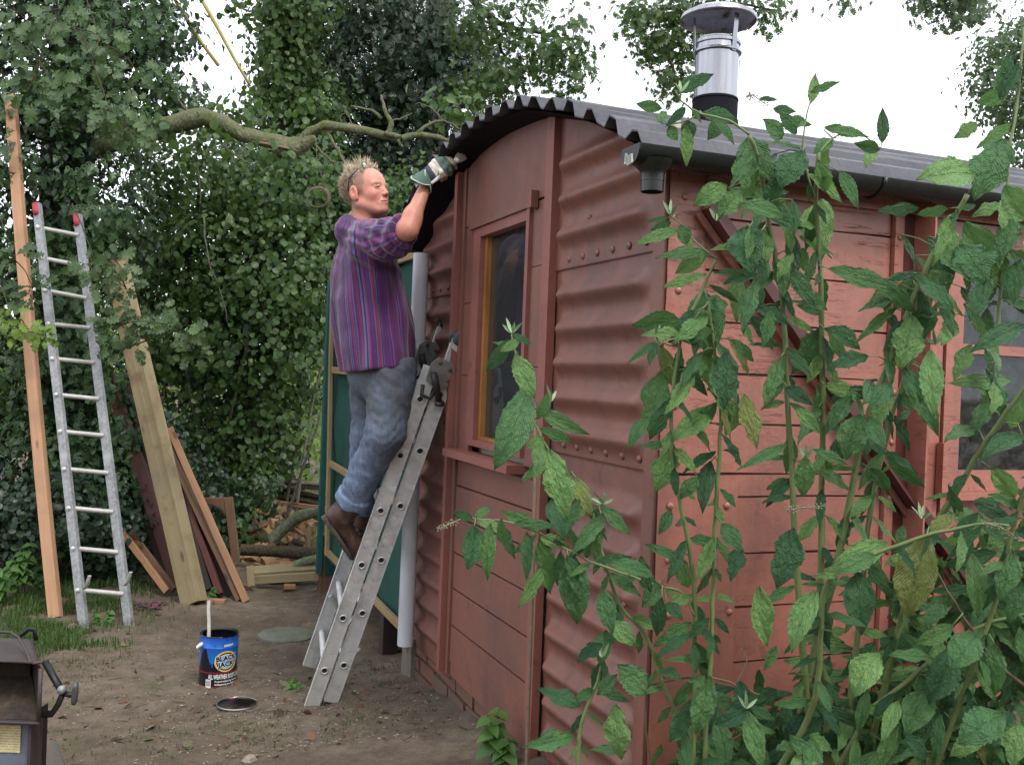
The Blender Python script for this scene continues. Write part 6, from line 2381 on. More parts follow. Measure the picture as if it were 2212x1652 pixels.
leaf_parts(IV[:10], 260, .078, T_ivy, M['ivy_leaf'], ivy, 2, csig=.06, droop=.9)
foliage('ivy_shade_leaves', [(a, b_, c_ + .35, d, e, f) for a, b_, c_, d, e, f in IV], 27000, .075, T_simple, M['dark_leaf'], ivy, 3, 22, .11, .3, .9)  # dark backing; the shade inside the ivy is put into its colour

# --- oak boughs hanging in front at the left -------------------------------
def oak_spray(clusters, label, size, Y, seed, n_per, group=None, mat=None):
    rng = np.random.default_rng(seed)
    t = thing('oak_branch', label, 'branch', at(clusters[0][0], clusters[0][1], Y), group)
    ms = []
    for k in range(6):
        Vv = T_oak[0].copy(); Vv[:, 0] *= rng.uniform(.85, 1.15); Vv[:, 2] *= rng.uniform(.6, 2.0); Vv[:, 2] += .06 * np.sin(Vv[:, 1] * 9 + k)
        ms.append(npmesh('leaf', Vv, T_oak[1], mat or M['oak_leaf'], False, {'tint': np.full(len(Vv), (k + .5) / 6)}))
    hub = at(clusters[0][0] - 60, clusters[0][1] - 160, Y + .3)
    for ci, (px, py, r) in enumerate(clusters):
        c = at(px, py, Y + rng.uniform(-.12, .12))
        st_ = hub if ci == 0 else prev_c
        twig([st_, st_.lerp(c, .5) + Vector((0, 0, .03)), c], .005, .002, M['bark_dark'], t, 'twig', 5, .004, ci)
        prev_c = c
        for k in range(n_per):
            a = rng.uniform(0, 2 * math.pi)
            rr = r * rng.uniform(.1, .8) * Y / FOC
            base = c + Vector((math.cos(a) * rr, rng.uniform(-.04, .04), math.sin(a) * rr * .7))
            outd = Vector((math.cos(a), rng.uniform(-.6, .3), math.sin(a) * .8 - .35)).normalized()
            nn = (Vector((rng.uniform(-.5, .5), -1 + rng.uniform(-.3, .5), rng.uniform(-.2, .9)))).normalized()
            d = (outd - nn * outd.dot(nn)).normalized()
            x = d.cross(nn)
            Mx = (Matrix((x, d, nn)).transposed() * (size * rng.uniform(.7, 1.15))).to_4x4()
            Mx.translation = base
            link('leaf', ms[int(rng.integers(6))], t, None, Mx)
oak_spray([(30, 20, 60), (70, 80, 60), (30, 150, 60), (100, 150, 55), (60, 200, 50), (130, 20, 60), (20, 70, 50), (120, 185, 35)], 'pale oak branch hanging into the top left corner', .105, 5.6, 4, 10)
oak_spray([(215, 85, 40), (205, 130, 40), (160, 60, 45), (235, 100, 30), (300, 160, 45), (280, 190, 40)], 'oak branch with hanging leaves in front of the ivy near the top', .105, 6.2, 5, 11)
oak_spray([(235, 238, 45), (260, 275, 45), (290, 290, 30), (215, 245, 25)], 'cluster of pale lobed oak leaves hanging in front of the ivy above the grey ladder', .11, 6.0, 6, 13)
oak_spray([(215, 600, 45), (270, 620, 45), (250, 560, 40), (190, 570, 35), (300, 700, 50), (280, 750, 50), (390, 730, 50), (420, 760, 30), (340, 690, 50), (250, 700, 40), (395, 710, 35)], 'oak branch whose grey-green leaves hang over the thick greenish beam', .105, 6.35, 7, 13)
oak_spray([(30, 560, 45), (70, 620, 40), (10, 640, 40)], 'oak leaves hanging beside the orange plank at mid height', .10, 6.4, 8, 9)
oak_spray([(25, 690, 40), (60, 710, 35), (10, 730, 40), (95, 725, 25)], 'yellow-green leafy twig crossing in front of the orange plank', .075, 5.6, 9, 12, mat=M['bright_leaf'])

# --- hazel hedge in the middle --------------------------------------------
hz = thing('hazel_hedge', 'broad hedge of round-leaved hazel filling the middle behind the planks and firewood', 'hedge', (-2.1, 9.0, 0))
HZ = [(430, 400, 9.2, 150, 110, .6), (600, 420, 9.1, 150, 120, .6), (330, 560, 9.0, 120, 130, .5), (480, 580, 8.8, 150, 130, .6), (620, 610, 8.8, 110, 140, .5),
      (400, 740, 8.9, 140, 120, .5), (540, 770, 8.7, 140, 130, .5), (640, 800, 8.9, 75, 130, .4), (470, 930, 9.0, 120, 130, .4), (570, 960, 8.9, 90, 120, .4), (520, 1070, 8.9, 50, 110, .35),
      (700, 450, 9.6, 120, 130, .5), (820, 480, 9.8, 110, 130, .5), (900, 440, 9.8, 90, 120, .5), (560, 500, 9.4, 240, 120, .6), (690, 650, 9.4, 60, 130, .4)]
foliage('hazel_leaves', HZ, 23000, .056, T_round, M['hazel_leaf'], hz, 11, 20, .10, .35, .7)
leaf_parts(HZ[:9], 240, .066, T_round, M['hazel_leaf'], hz, 12, csig=.07)
foliage('shade_backing_leaves', [(a, b_, c_ + .5, d * .9, e * .9, f) for a, b_, c_, d, e, f in HZ[:12]], 8500, .075, T_simple, M['dark_leaf'], hz, 13, 20, .12, .3, .7)  # hedge's inner shade put into the dark leaf colour
rnd = random.Random(31)
for i in range(16):
    px = 380 + i * 17 + rnd.uniform(-8, 8)
    b0_ = at(px, 1195, 8.8 + rnd.uniform(-.2, .3)); b0_.z = -.02
    top = at(px + rnd.uniform(-120, 140), rnd.uniform(600, 820), 8.8 + rnd.uniform(-.3, .3))
    twig([b0_, b0_.lerp(top, .4) + Vector((rnd.uniform(-.08, .08), 0, 0)), top], rnd.uniform(.014, .03), .006, M['bark_grey'] if i % 3 == 0 else M['bark_dark'], hz, 'stem', 7, .01, i)
twig([at(615, 1130, 8.3), at(655, 1010, 8.25), at(690, 900, 8.2), at(705, 840, 8.2), at(700, 760, 8.2)], .014, .006, M['bark_grey'], hz, 'stem', 7, .006, 77)
twig([at(440, 470, 8.2), at(450, 560, 8.2), at(480, 640, 8.25), at(492, 700, 8.3)], .008, .005, M['bark_grey'], hz, 'stem', 6, .006, 78)

# --- dark tree behind ------------------------------------------------------
dk_ = thing('dark_tree', 'big dark ivy-hung tree rising behind the man and the wagon roof', 'tree', (-1.6, 13, 0))
twig([(-1.7, 13.4, -.1), (-1.6, 13.3, 2.5), (-1.8, 13.4, 5.5), (-1.5, 13.3, 8)], .30, .18, M['bark_dark'], dk_, 'trunk', 12, .02)
DK = [(715, 90, 12.6, 115, 120, 1.0), (820, 150, 12.4, 160, 150, 1.0), (930, 180, 12.4, 120, 140, .9), (1020, 150, 12.4, 75, 100, .7), (720, 250, 12.6, 170, 120, 1.0),
      (880, 300, 12.4, 150, 120, .9), (780, 20, 12.6, 180, 90, 1.0), (960, 80, 12.3, 90, 80, .8), (830, 420, 12.8, 160, 120, .8), (620, 330, 12.8, 120, 100, .8),
      (750, -160, 13, 260, 150, 1.3), (870, 560, 13, 90, 110, .6)]
foliage('dark_leaves', DK, 27000, .082, T_ivy, M['dark_leaf'], dk_, 21, 24, .15, .35, .7)
twig([at(560, 60, 12), at(700, 110, 12.1), at(850, 240, 12.2)], .05, .03, M['bark_dark'], dk_, 'branch', 8, .03, 3)
tr2 = thing('light_green_tree', 'lighter green tree between the ropes and the dark tree', 'tree', (-2.9, 11, 0))
LG = [(605, 60, 10.6, 45, 80, .4), (615, 150, 10.6, 60, 80, .5), (600, 235, 10.8, 60, 55, .5), (480, 275, 10.8, 60, 25, .4), (650, 40, 10.5, 70, 60, .5), (670, 240, 10.8, 80, 70, .5), (700, -120, 10.8, 120, 110, .8), (520, 2, 10.6, 40, 10, .3)]
foliage('green_leaves', LG, 7000, .068, T_round, M['hazel_leaf'], tr2, 22, 18, .12, .3, .7)
twig([(-3.2, 11.3, -.1), (-3.0, 11.2, 2.5), (-2.7, 11.0, 5.2)], .12, .06, M['bark_dark'], tr2, 'trunk', 10, .02)

# --- oak overhead ----------------------------------------------------------
oak = thing('oak_tree', 'tall oak whose open leafy boughs hang against the white sky above the wagon', 'tree', (-1.5, 15.5, 0))
twig([(-1.5, 15.5, -.1), (-1.6, 15.4, 2.5), (-1.4, 15.4, 5.2), (-1.3, 15.2, 9.4)], .34, .22, M['bark_dark'], oak, 'trunk', 14, .02)
OK1 = [(1040, 60, 10.6, 80, 65, .5), (1130, 50, 10.4, 90, 60, .5), (1100, 140, 10.4, 85, 50, .5), (1180, 110, 10.3, 80, 60, .5), (1240, 80, 10.3, 60, 70, .4), (1230, 175, 10.3, 45, 35, .3), (1060, 180, 10.6, 60, 50, .5),
       (1120, -60, 10.6, 150, 70, .8)]
OK2 = [(1370, 30, 10.8, 50, 45, .4), (1420, 90, 10.8, 65, 65, .4), (1380, 110, 10.8, 35, 40, .3), (1450, 170, 10.9, 40, 55, .3), (1440, 30, 10.9, 60, 45, .4), (1530, 15, 11, 90, 35, .5), (1640, 20, 11, 80, 28, .4), (1500, 110, 11.1, 60, 60, .3),
       (1500, -90, 11.2, 160, 70, .8), (1660, 45, 11, 50, 18, .3)]
OK3 = [(2020, 10, 10.5, 45, 22, .3), (2080, 25, 10.5, 35, 40, .3), (2060, -40, 10.6, 90, 45, .4), (1810, -8, 10.5, 40, 10, .2), (2110, 10, 10.6, 50, 25, .3)]
foliage('oak_leaves', OK1, 2100, .10, T_oak, M['hazel_leaf'], oak, 31, 20, .10, .1, .5)
foliage('oak_leaves', OK2, 2600, .10, T_oak, M['hazel_leaf'], oak, 32, 20, .10, .1, .5)
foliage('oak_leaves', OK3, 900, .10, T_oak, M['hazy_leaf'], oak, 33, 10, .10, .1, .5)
for sd_, pl_ in enumerate(([(1560, -60), (1530, 20), (1500, 60), (1440, 110)], [(1530, 10), (1450, 20), (1380, 40)], [(1530, 20), (1600, 10), (1690, 25)], [(980, -60), (1060, 40), (1150, 70), (1260, 90)],
                       [(1060, 40), (1100, 130), (1200, 160)], [(2040, -60), (2060, 10), (2085, 40)], [(1440, 110), (1455, 160), (1460, 210)])):
    twig([at(x_, y_, 10.8) for x_, y_ in pl_], .045 if sd_ in (0, 3) else .02, .010, M['bark_dark'], oak, 'bough', 7, .015, sd_)
# join the boughs back to the trunk
twig([(-1.3, 15.2, 9.0), (.4, 13.2, 8.4), at(1560, -60, 10.8)], .12, .05, M['bark_dark'], oak, 'bough', 9, .02, 41)
twig([(-1.3, 15.2, 8.4), (-1.0, 13.0, 7.6), at(980, -60, 10.8)], .12, .05, M['bark_dark'], oak, 'bough', 9, .02, 42)
twig([(-1.3, 15.2, 9.2), (2.2, 13.0, 9.0), at(2040, -60, 10.8)], .11, .03, M['bark_dark'], oak, 'bough', 9, .02, 43)
ht = thing('pale_tree', 'pale hazy tree at the right edge beyond the wagon roof', 'tree', (8.6, 15.0, 0))
HT = [(2190, 110, 14.5, 70, 50, .6), (2150, 130, 14.5, 60, 45, .5), (2130, 200, 14.5, 35, 50, .4), (2190, 230, 14.5, 60, 80, .6), (2215, 330, 14.5, 45, 60, .5), (2300, 200, 14.8, 110, 150, .9), (2330, 20, 14.8, 110, 120, .9), (2200, 60, 14.5, 40, 30, .4)]
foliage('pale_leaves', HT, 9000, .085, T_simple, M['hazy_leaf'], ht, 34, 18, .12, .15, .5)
twig([(8.7, 15.2, -.1), (8.6, 15.1, 3), (8.3, 15.0, 6.4)], .2, .08, M['bark_dark'], ht, 'trunk', 10, .02)

# --- mossy bough across the middle ----------------------------------------
bg_ = thing('mossy_bough', 'thick mossy green bough growing sideways out of the ivy with broken stubs', 'branch', at(340, 275, 7.4))
YB = 7.3
def bp(px, py, dy=0): return at(px, py, YB + dy)
bough_pts = [(215, 318), (290, 296), (345, 278), (400, 262), (440, 252), (480, 265), (520, 290), (570, 302), (615, 312), (650, 310), (670, 285), (700, 270), (740, 275), (790, 283), (830, 293), (870, 303)]
rr = [22, 22, 22, 21, 20, 17, 16, 16, 16, 14, 10.5, 9.5, 9.5, 9.5, 8.5, 7]
P_ = [bp(x_, y_, .04 * math.sin(i) + (.5 if i == 0 else .15 if i == 1 else 0)) for i, (x_, y_) in enumerate(bough_pts)]
m = MB()
dense, dr_ = [], []
for i in range(len(P_) - 1):
    for k in range(3):
        t = k / 3
        dense.append(P_[i].lerp(P_[i + 1], t)); dr_.append((rr[i] + (rr[i + 1] - rr[i]) * t) * YB / FOC * random.Random(i * 3 + k).uniform(.9, 1.1))
dense.append(P_[-1]); dr_.append(.026)
m.tube(dense, dr_, 16)
rj = random.Random(5)
m.v = [tuple(Vector(v) + Vector((rj.uniform(-1, 1), rj.uniform(-1, 1), rj.uniform(-1, 1))) * .004) for v in m.v]
mossb = bark('bark_bough_moss', (.085, .085, .050), (.19, .19, .12), .85)
main = m.obj('limb', mossb, bg_, 'all')
twig([bp(600, 318), bp(630, 322), bp(655, 312), bp(676, 296)], .075, .045, mossb, bg_, 'stub', 12, .004, 1)
m = MB().lathe([(0, 0), (.034, .002), (.040, -.006)], bp(679, 294), 14, axis=(bp(679, 294) - bp(655, 310)), cap=False); m.obj('broken_end', M['cut'], bg_, True)
# torn strip of orange inner bark
m = MB(); m.tube([bp(545, 306, -.07), bp(580, 311, -.075), bp(620, 320, -.075), bp(645, 327, -.06)], [.006, .014, .013, .004], 8, flat=.6); m.obj('torn_bark', simple('inner_bark', (.17, .095, .06), .9, var=.3, scale=60), bg_, 'all')
for i, (pl_, r0, r1) in enumerate((([(868, 300), (900, 292), (940, 296), (975, 306)], .028, .016), ([(835, 292), (845, 270), (835, 245), (828, 225), (823, 205)], .022, .008), ([(823, 255), (805, 240), (775, 232), (757, 229)], .012, .005),
                                   ([(860, 302), (870, 318)], .014, .010), ([(840, 290), (862, 296), (868, 300)], .02, .02), ([(845, 262), (870, 255), (890, 245)], .008, .004), ([(900, 290), (925, 270), (960, 262), (995, 282)], .015, .006),
                                   ([(960, 262), (940, 240), (915, 225)], .006, .003), ([(975, 306), (990, 290), (1000, 275)], .014, .008), ([(700, 275), (715, 300), (735, 335), (745, 352)], .016, .010), ([(672, 300), (690, 325), (712, 345), (725, 352)], .011, .006),
                                   ([(483, 318), (500, 330), (538, 352)], .010, .006), ([(415, 262), (405, 240), (393, 225), (385, 215)], .012, .004), ([(540, 290), (560, 262), (575, 250)], .005, .003), ([(760, 270), (752, 250), (745, 236)], .005, .002), ([(740, 275), (735, 255), (742, 245)], .004, .002),
                                   ([(410, 325), (425, 360), (432, 400), (433, 440)], .004, .002), ([(560, 312), (540, 330), (500, 336)], .004, .002), ([(650, 318), (600, 352), (560, 350)], .004, .002), ([(920, 230), (905, 222), (895, 228)], .004, .002), ([(942, 296), (950, 270), (945, 245)], .004, .002))):
    twig([bp(x_, y_, .02 * (i % 3 - 1)) for x_, y_ in pl_], r0, r1, mossb if r0 > .006 else M['bark_grey'], bg_, 'side_branch', 8, .004, i)
foliage('bough_leaves', [(330, 285, 7.1, 45, 35, .08), (520, 245, 7.4, 60, 25, .12), (440, 300, 7.15, 60, 25, .06), (580, 335, 7.15, 60, 20, .06), (640, 245, 7.3, 40, 25, .12), (410, 335, 7.2, 40, 30, .12), (980, 230, 7.4, 60, 40, .2)], 420, .06, T_round, M['hazel_leaf'], bg_, 35, 6, .08, .2, .6)

# --- far woodland, field and sky gap ---------------------------------------
FW = [(200, 850, 26, 500, 160, 2), (650, 960, 24, 160, 130, 2), (500, 600, 28, 500, 200, 2), (620, 760, 25, 200, 150, 2)]
fw = foliage('far_woodland', [(660, 940, 20, 60, 100, 1.5), (680, 860, 22, 60, 80, 1.5), (400, 1040, 20, 90, 60, 1.0), (300, 960, 20, 60, 80, 1.0), (650, 1060, 18, 70, 40, 1.0), (820, 560, 24, 130, 60, 1.5), (650, 980, 14, 90, 60, .8), (690, 900, 14, 70, 90, .8), (420, 1020, 14, 120, 40, .8), (650, 1010, 13, 80, 35, .5), (430, 760, 24, 300, 120, 2), (960, 560, 26, 200, 50, 2),
                              (100, 800, 26, 300, 250, 3), (650, 640, 26, 300, 100, 3)],
             20000, .13, T_simple, M['bright_leaf'], None, 51, 20, .35, .2, .5)
fw['kind'] = 'stuff'
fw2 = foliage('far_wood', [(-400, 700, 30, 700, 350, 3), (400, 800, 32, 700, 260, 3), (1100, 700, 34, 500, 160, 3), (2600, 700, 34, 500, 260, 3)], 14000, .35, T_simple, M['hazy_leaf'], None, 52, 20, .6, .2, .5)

# unseen hedge added behind the viewer to darken window reflections and ambient light
rng = np.random.default_rng(53)
kk = 700
cx = rng.uniform(-16, 22, kk); cz = rng.uniform(.2, 6.0, kk) * (1 - .25 * rng.uniform(0, 1, kk)); cy = -11 + rng.normal(size=kk) * 1.2 - .02 * cx ** 2
P = np.repeat(np.stack([cx, cy, cz], 1), 14, 0) + rng.normal(size=(kk * 14, 3)) * .45
V, F = leaf_cloud(P, np.tile([[0, 1.0, .3]], (len(P), 1)), .42, T_simple, rng, .6)
tag(stuff(link('unseen_hedge', npmesh('unseen_hedge', V, F, M['hazel_leaf'], False, {'tint': np.repeat(rng.uniform(0, 1, len(P)), 4)}))), 'unseen leafy hedge added behind the viewer to darken reflections', 'hedge')

# --- undergrowth -----------------------------------------------------------
ug = thing('undergrowth', 'dark tangled undergrowth at the foot of the ivy-covered tree', 'bush', (-3.0, 7.6, 0))
foliage('leaves', [(60, 1120, 7.0, 200, 110, .3), (260, 1150, 7.3, 90, 90, .3), (330, 1010, 7.9, 90, 120, .3), (330, 1150, 8.0, 90, 110, .3), (420, 1120, 8.4, 90, 120, .3), (500, 1150, 8.6, 40, 90, .2)], 9500, .05, T_oval, M['dark_leaf'], ug, 61, 20, .08, .3, .6)
foliage('leaves', [(520, 1140, 8.3, 25, 70, .15), (545, 1060, 8.4, 45, 50, .15), (460, 1130, 8.5, 60, 60, .2), (260, 950, 7.5, 60, 60, .2)], 1500, .05, T_ivy, M['ivy_leaf'], ug, 62, 16, .07, .3, .9)
# nettles by the plank foot
def nettle(px, py, hgt, n, label, seed, mat=None, size=.085, nm='nettle', cat='plant', T=T_nettle, group=None):
    rng = np.random.default_rng(seed)
    g_ = gnd(px, py)
    t = thing(nm, label, cat, (g_.x, g_.y, gza(g_.x, g_.y)), group)
    mt = mat or M['nettle_leaf']
    ms = []
    for k in range(4):
        Vv = T[0].copy(); Vv[:, 2] *= rng.uniform(.6, 2); Vv[:, 0] *= rng.uniform(.85, 1.1)
        ms.append(npmesh('leaf', Vv, T[1], mt, False, {'tint': np.full(len(Vv), (k + .7) / 4.4)}))
    for i in range(n):
        a = rng.uniform(0, 6.28); lean = rng.uniform(.05, .35)
        b0_ = Vector((g_.x + rng.uniform(-.05, .05), g_.y + rng.uniform(-.05, .05), gza(g_.x, g_.y) - .01))
        h_ = hgt * rng.uniform(.6, 1)
        tp_ = b0_ + Vector((math.cos(a) * lean * h_, math.sin(a) * lean * h_, h_))
        MB().tube([b0_, b0_.lerp(tp_, .5) + Vector((0, 0, .02)), tp_], [.003, .0025, .0015], 5).obj('stem', bpy.data.materials['geranium_stem'], t, 'all')
        lv = 5
        for q_ in range(lv):
            f_ = .35 + .65 * (q_ + .5) / lv
            for s_ in (0, 1):
                aa = a + q_ * 1.57 + s_ * math.pi
                d = Vector((math.cos(aa), math.sin(aa), -.25 - .3 * (1 - f_))).normalized()
                nn = (ZZ * 1.0 + Vector((0, -.5, 0)) + Vector(rng.normal(size=3) * .2)).normalized(); nn = (nn - d * nn.dot(d)).normalized()
                x = d.cross(nn)
                Mx = (Matrix((x, d, nn)).transposed() * (size * (1.15 - .4 * f_) * rng.uniform(.8, 1.15))).to_4x4()
                Mx.translation = b0_.lerp(tp_, f_)
                link('leaf', ms[int(rng.integers(4))], t, None, Mx)
nettle(45, 1295, .42, 5, 'bright green nettle clump at the left edge, beside the foot of the orange plank', 71)
nettle(85, 1285, .38, 4, 'nettle clump directly left of the orange plank', 72)
nettle(15, 1310, .34, 4, 'nettle clump cut by the left edge of the photo', 73)
nettle(222, 1345, .10, 3, 'tiny broad-leaved weed between the feet of the grey ladder', 74, size=.05)
nettle(635, 1490, .05, 5, 'low green weed at the foot of the extension ladder', 75, size=.045, nm='weed')
nettle(468, 1292, .10, 3, 'little green weed at the foot of the leaning boards', 76, size=.04, nm='weed')
nettle(500, 850, .5, 1, 'x', 77) if False else None
g_ = None
# light green plant by the bottom of the footing
nettle(1055, 1640, .20, 2, 'light green young plant growing by the brick footing at the bottom edge', 78, size=.075, nm='young_plant', T=T_nettle)
nettle(1085, 1650, .13, 1, 'small sprig beside the light green young plant at the bottom edge', 79, size=.07, nm='young_plant', T=T_nettle)

# --- grass -----------------------------------------------------------------
rng = np.random.default_rng(81)
def grass_blades(n, region, h):
    pts = []
    tries = 0
    while len(pts) < n and tries < n * 6:
        tries += 1
        cx, cy, rx, ry, w_ = region[rng.integers(len(region))]
        px, py = cx + rng.normal() * rx * .5, cy + rng.normal() * ry * .5
        if py < 1180: continue
        d = ray(px, py)
        if d.z >= -.01: continue
        t = -CAM.z / d.z
        x_, y_ = CAM.x + d.x * t, CAM.y + d.y * t
        if vnoise(np.array([x_]), np.array([y_]), 5, 88)[0] < .38: continue
        pts.append((x_, y_))
    P = np.array(pts)
    z0 = gz_arr(P[:, 0], P[:, 1])
    n = len(P)
    a = rng.uniform(0, 6.28, n); L = h * rng.uniform(.4, 1.3, n); w_ = rng.uniform(.0015, .0035, n)
    lean = rng.uniform(.1, .8, n)
    d = np.stack([np.cos(a), np.sin(a)], 1)
    s_ = np.stack([-d[:, 1], d[:, 0]], 1)
    B = np.stack([P[:, 0], P[:, 1], z0 - .004], 1)
    def off(al, up, side):
        o = B.copy(); o[:, :2] += d * (al * L * lean)[:, None] + s_ * (side * w_)[:, None]; o[:, 2] += up * L; return o
    V = np.stack([off(0, 0, -1), off(0, 0, 1), off(.3, .6, .8), off(.3, .6, -.8), off(1, .95, 0)], 1)
    idx = np.arange(n)[:, None] * 5
    F = (idx[:, :, None] + np.array([[0, 1, 2], [0, 2, 3], [3, 2, 4]]).reshape(1, -1)[:, None, :]).reshape(-1, 3)
    return V.reshape(-1, 3), F, np.repeat(rng.uniform(0, 1, n), 5)
V, F, t_ = grass_blades(9500, [(170, 1300, 170, 50, 1), (60, 1340, 120, 70, 1), (230, 1270, 110, 40, 1), (120, 1380, 160, 40, 1), (60, 1300, 100, 60, 1)], .055)
tag(stuff(link('grass', npmesh('grass', V, F, M['grass_mat'], False, {'tint': t_}))), 'rough green grass round the feet of the plank and the grey ladder', 'grass')
V, F, t_ = grass_blades(1500, [(150, 1420, 220, 80, 1), (900, 1480, 160, 80, 1), (560, 1610, 500, 60, 1)], .022)
tag(stuff(link('moss_tufts', npmesh('moss_tufts', V, F, M['grass_mat'], False, {'tint': t_}))), 'small green tufts scattered over the trodden earth', 'moss')

# --- litter on the earth ---------------------------------------------------
def scatter(n, T, size, mat, name, label, cat, seed, region=((600, 1450, 620, 260),), flat=.25):
    rng = np.random.default_rng(seed)
    P = []
    for i in range(n):
        cx, cy, rx, ry = region[i % len(region)]
        px, py = cx + rng.uniform(-1, 1) * rx, cy + rng.uniform(-1, 1) * ry
        if py < 1230: continue
        d = ray(px, py); t = -(CAM.z - .05) / d.z
        P.append((CAM.x + d.x * t, CAM.y + d.y * t))
    P = np.array(P)
    q = np.stack([P[:, 0] - CC.x, P[:, 1] - CC.y], 1)
    uu = q @ np.array(UU)[:2]; vv = q @ np.array(VV)[:2]
    P = P[~((uu > -1) & (uu < 5) & (vv > -.02))]
    z_ = gz_arr(P[:, 0], P[:, 1]) + .003
    Pn = np.stack([P[:, 0], P[:, 1], z_], 1)
    TV, TF = T
    n = len(Pn)
    nn = np.array([0, 0, 1.0]) + rng.normal(size=(n, 3)) * flat; nn /= np.linalg.norm(nn, axis=1)[:, None]
    d = rng.normal(size=(n, 3)); d -= nn * (d * nn).sum(1)[:, None]; d /= np.linalg.norm(d, axis=1)[:, None]
    x = np.cross(d, nn); s = size * rng.uniform(.4, 1.6, n)
    V = Pn[:, None] + s[:, None, None] * (x[:, None] * TV[None, :, 0:1] + d[:, None] * TV[None, :, 1:2] + nn[:, None] * TV[None, :, 2:3])
    F = (np.arange(n)[:, None, None] * len(TV) + TF[None]).reshape(-1, TF.shape[1])
    return tag(stuff(link(name, npmesh(name, V.reshape(-1, 3), F, mat, False, {'tint': np.repeat(rng.uniform(0, 1, n), len(TV))}))), label, cat)
T_chip = (np.array([(-.3, 0, 0), (.3, .05, 0), (.22, 1, .05), (-.15, .9, 0), (-.25, .05, .16), (.2, .1, .18), (.15, .9, .18), (-.1, .8, .15)], np.float32),
          np.array([(0, 1, 2, 3), (4, 5, 6, 7), (0, 1, 5, 4), (1, 2, 6, 5), (2, 3, 7, 6), (3, 0, 4, 7)], np.int64))
def tint_mat(name, a, b2, rough=.85):
    b = NB(name); b.bsdf(b.ramp(b.attr('tint'), [(0, a), (1, b2)]), rough, 0, b.bump(b.noise(b.coord(), 120, 3), .4, .003), .2); return b.m
REG = ((560, 1440, 620, 240), (500, 1400, 400, 160), (720, 1560, 400, 110))
scatter(800, T_chip, .010, tint_mat('pale_chips', (.09, .07, .05), (.36, .29, .21)), 'wood_chips', 'pale wood chips and flakes scattered on the trodden earth', 'wood chips', 91, REG)
scatter(1700, T_chip, .008, tint_mat('small_stones', (.10, .085, .07), (.30, .26, .21)), 'gravel', 'small stones and crumbs of earth on the ground', 'gravel', 92, REG)
scatter(170, T_oval, .030, tint_mat('dead_leaves', (.05, .03, .018), (.16, .09, .05)), 'dead_leaves', 'curled brown dead leaves lying on the earth', 'dead leaves', 93, REG, .5)
scatter(60, T_oak, .05, tint_mat('dead_leaves_grey', (.08, .07, .045), (.17, .15, .10)), 'dead_oak_leaves', 'dull fallen oak leaves on the earth', 'dead leaves', 94, REG, .35)
scatter(34, T_oval, .03, M['hazel_leaf'], 'fallen_green_leaves', 'fresh green leaves fallen on the earth', 'fallen leaves', 95, REG, .3)
scatter(500, (T_chip[0] * np.array([.25, 2.4, .4], np.float32), T_chip[1]), .022, tint_mat('twig_bits', (.03, .022, .015), (.10, .075, .05)), 'twig_litter', 'fine dark twigs scattered on the earth', 'twigs', 96, REG, .15)
# ================================================================== butterfly bush in front of the wagon
b = NB('buddleia_leaf')
lu, lv, tt_ = b.attr('lu'), b.attr('lv'), b.attr('tint')
oi = b.n('ShaderNodeObjectInfo').outputs['Random']
au = b.math('ABSOLUTE', lu)
c = b.coord()
vein = b.math('ABSOLUTE', b.math('SUBTRACT', b.math('FRACT', b.math('SUBTRACT', b.math('MULTIPLY', lv, 11.0), b.math('MULTIPLY', au, 3.2))), .5))
vline = b.rng(vein, .0, .09, 1, 0)
mid = b.rng(au, .0, .055, 1, 0)
vn = b.math('MAXIMUM', b.math('MULTIPLY', vline, .55), mid)
n1 = b.noise(c, 3.5, 4, .6)
vr = b.attr('vary')
f = b.math('ADD', b.math('MULTIPLY', b.math('FRACT', b.math('ADD', oi, vr)), .65), b.math('MULTIPLY', n1, .35))
col = b.ramp(f, [(.12, (.024, .080, .042)), (.36, (.062, .160, .066)), (.62, (.125, .265, .095)), (.86, (.23, .40, .13))])
col = b.mix(b.math('MULTIPLY', vn, .13), col, (.17, .29, .12))
yl = b.math('GREATER_THAN', b.math('FRACT', b.math('MULTIPLY', b.math('ADD', oi, vr), 7.31)), .982)
col = b.mix(b.math('MULTIPLY', yl, .6), col, (.30, .29, .08))
sp = b.noise(c, 26, 3, .7)
col = b.mix(b.rng(sp, .70, .76, 0, .5), col, (.16, .15, .06))
g = b.n('ShaderNodeNewGeometry')
col = b.mix(b.math('MULTIPLY', g.outputs['Backfacing'], .75), col, (.17, .24, .15))
hgt = b.math('SUBTRACT', b.math('MULTIPLY', b.math('SINE', b.math('MULTIPLY', vein, 6.28)), .5), b.math('MULTIPLY', mid, 1.2))
cbl = b.n('ShaderNodeCombineXYZ'); b.set(cbl.inputs[0], lu); b.set(cbl.inputs[1], b.math('MULTIPLY', lv, 2.4)); b.set(cbl.inputs[2], b.math('MULTIPLY', vr, 9.0))
hgt = b.math('ADD', b.math('MULTIPLY', hgt, .35), b.math('MULTIPLY', b.noise(cbl.outputs[0], 3.0, 4, .55), 3.2))
nrm = b.bump(hgt, .9, .008)
p = b.n('ShaderNodeBsdfPrincipled')
b.set(p.inputs['Base Color'], col); b.set(p.inputs['Roughness'], .30); b.set(p.inputs['Specular IOR Level'], .45); b.set(p.inputs['Normal'], nrm)
tr = b.n('ShaderNodeBsdfTranslucent'); b.set(tr.inputs['Color'], b.mix(.4, col, (.16, .34, .03)))
m_ = b.n('ShaderNodeMixShader'); b.set(m_.inputs[0], .28)
b.t.links.new(p.outputs[0], m_.inputs[1]); b.t.links.new(tr.outputs[0], m_.inputs[2]); b.t.links.new(m_.outputs[0], b.out.inputs['Surface'])
M['bud_leaf'] = b.m
M['bud_leaf_small'] = b.m
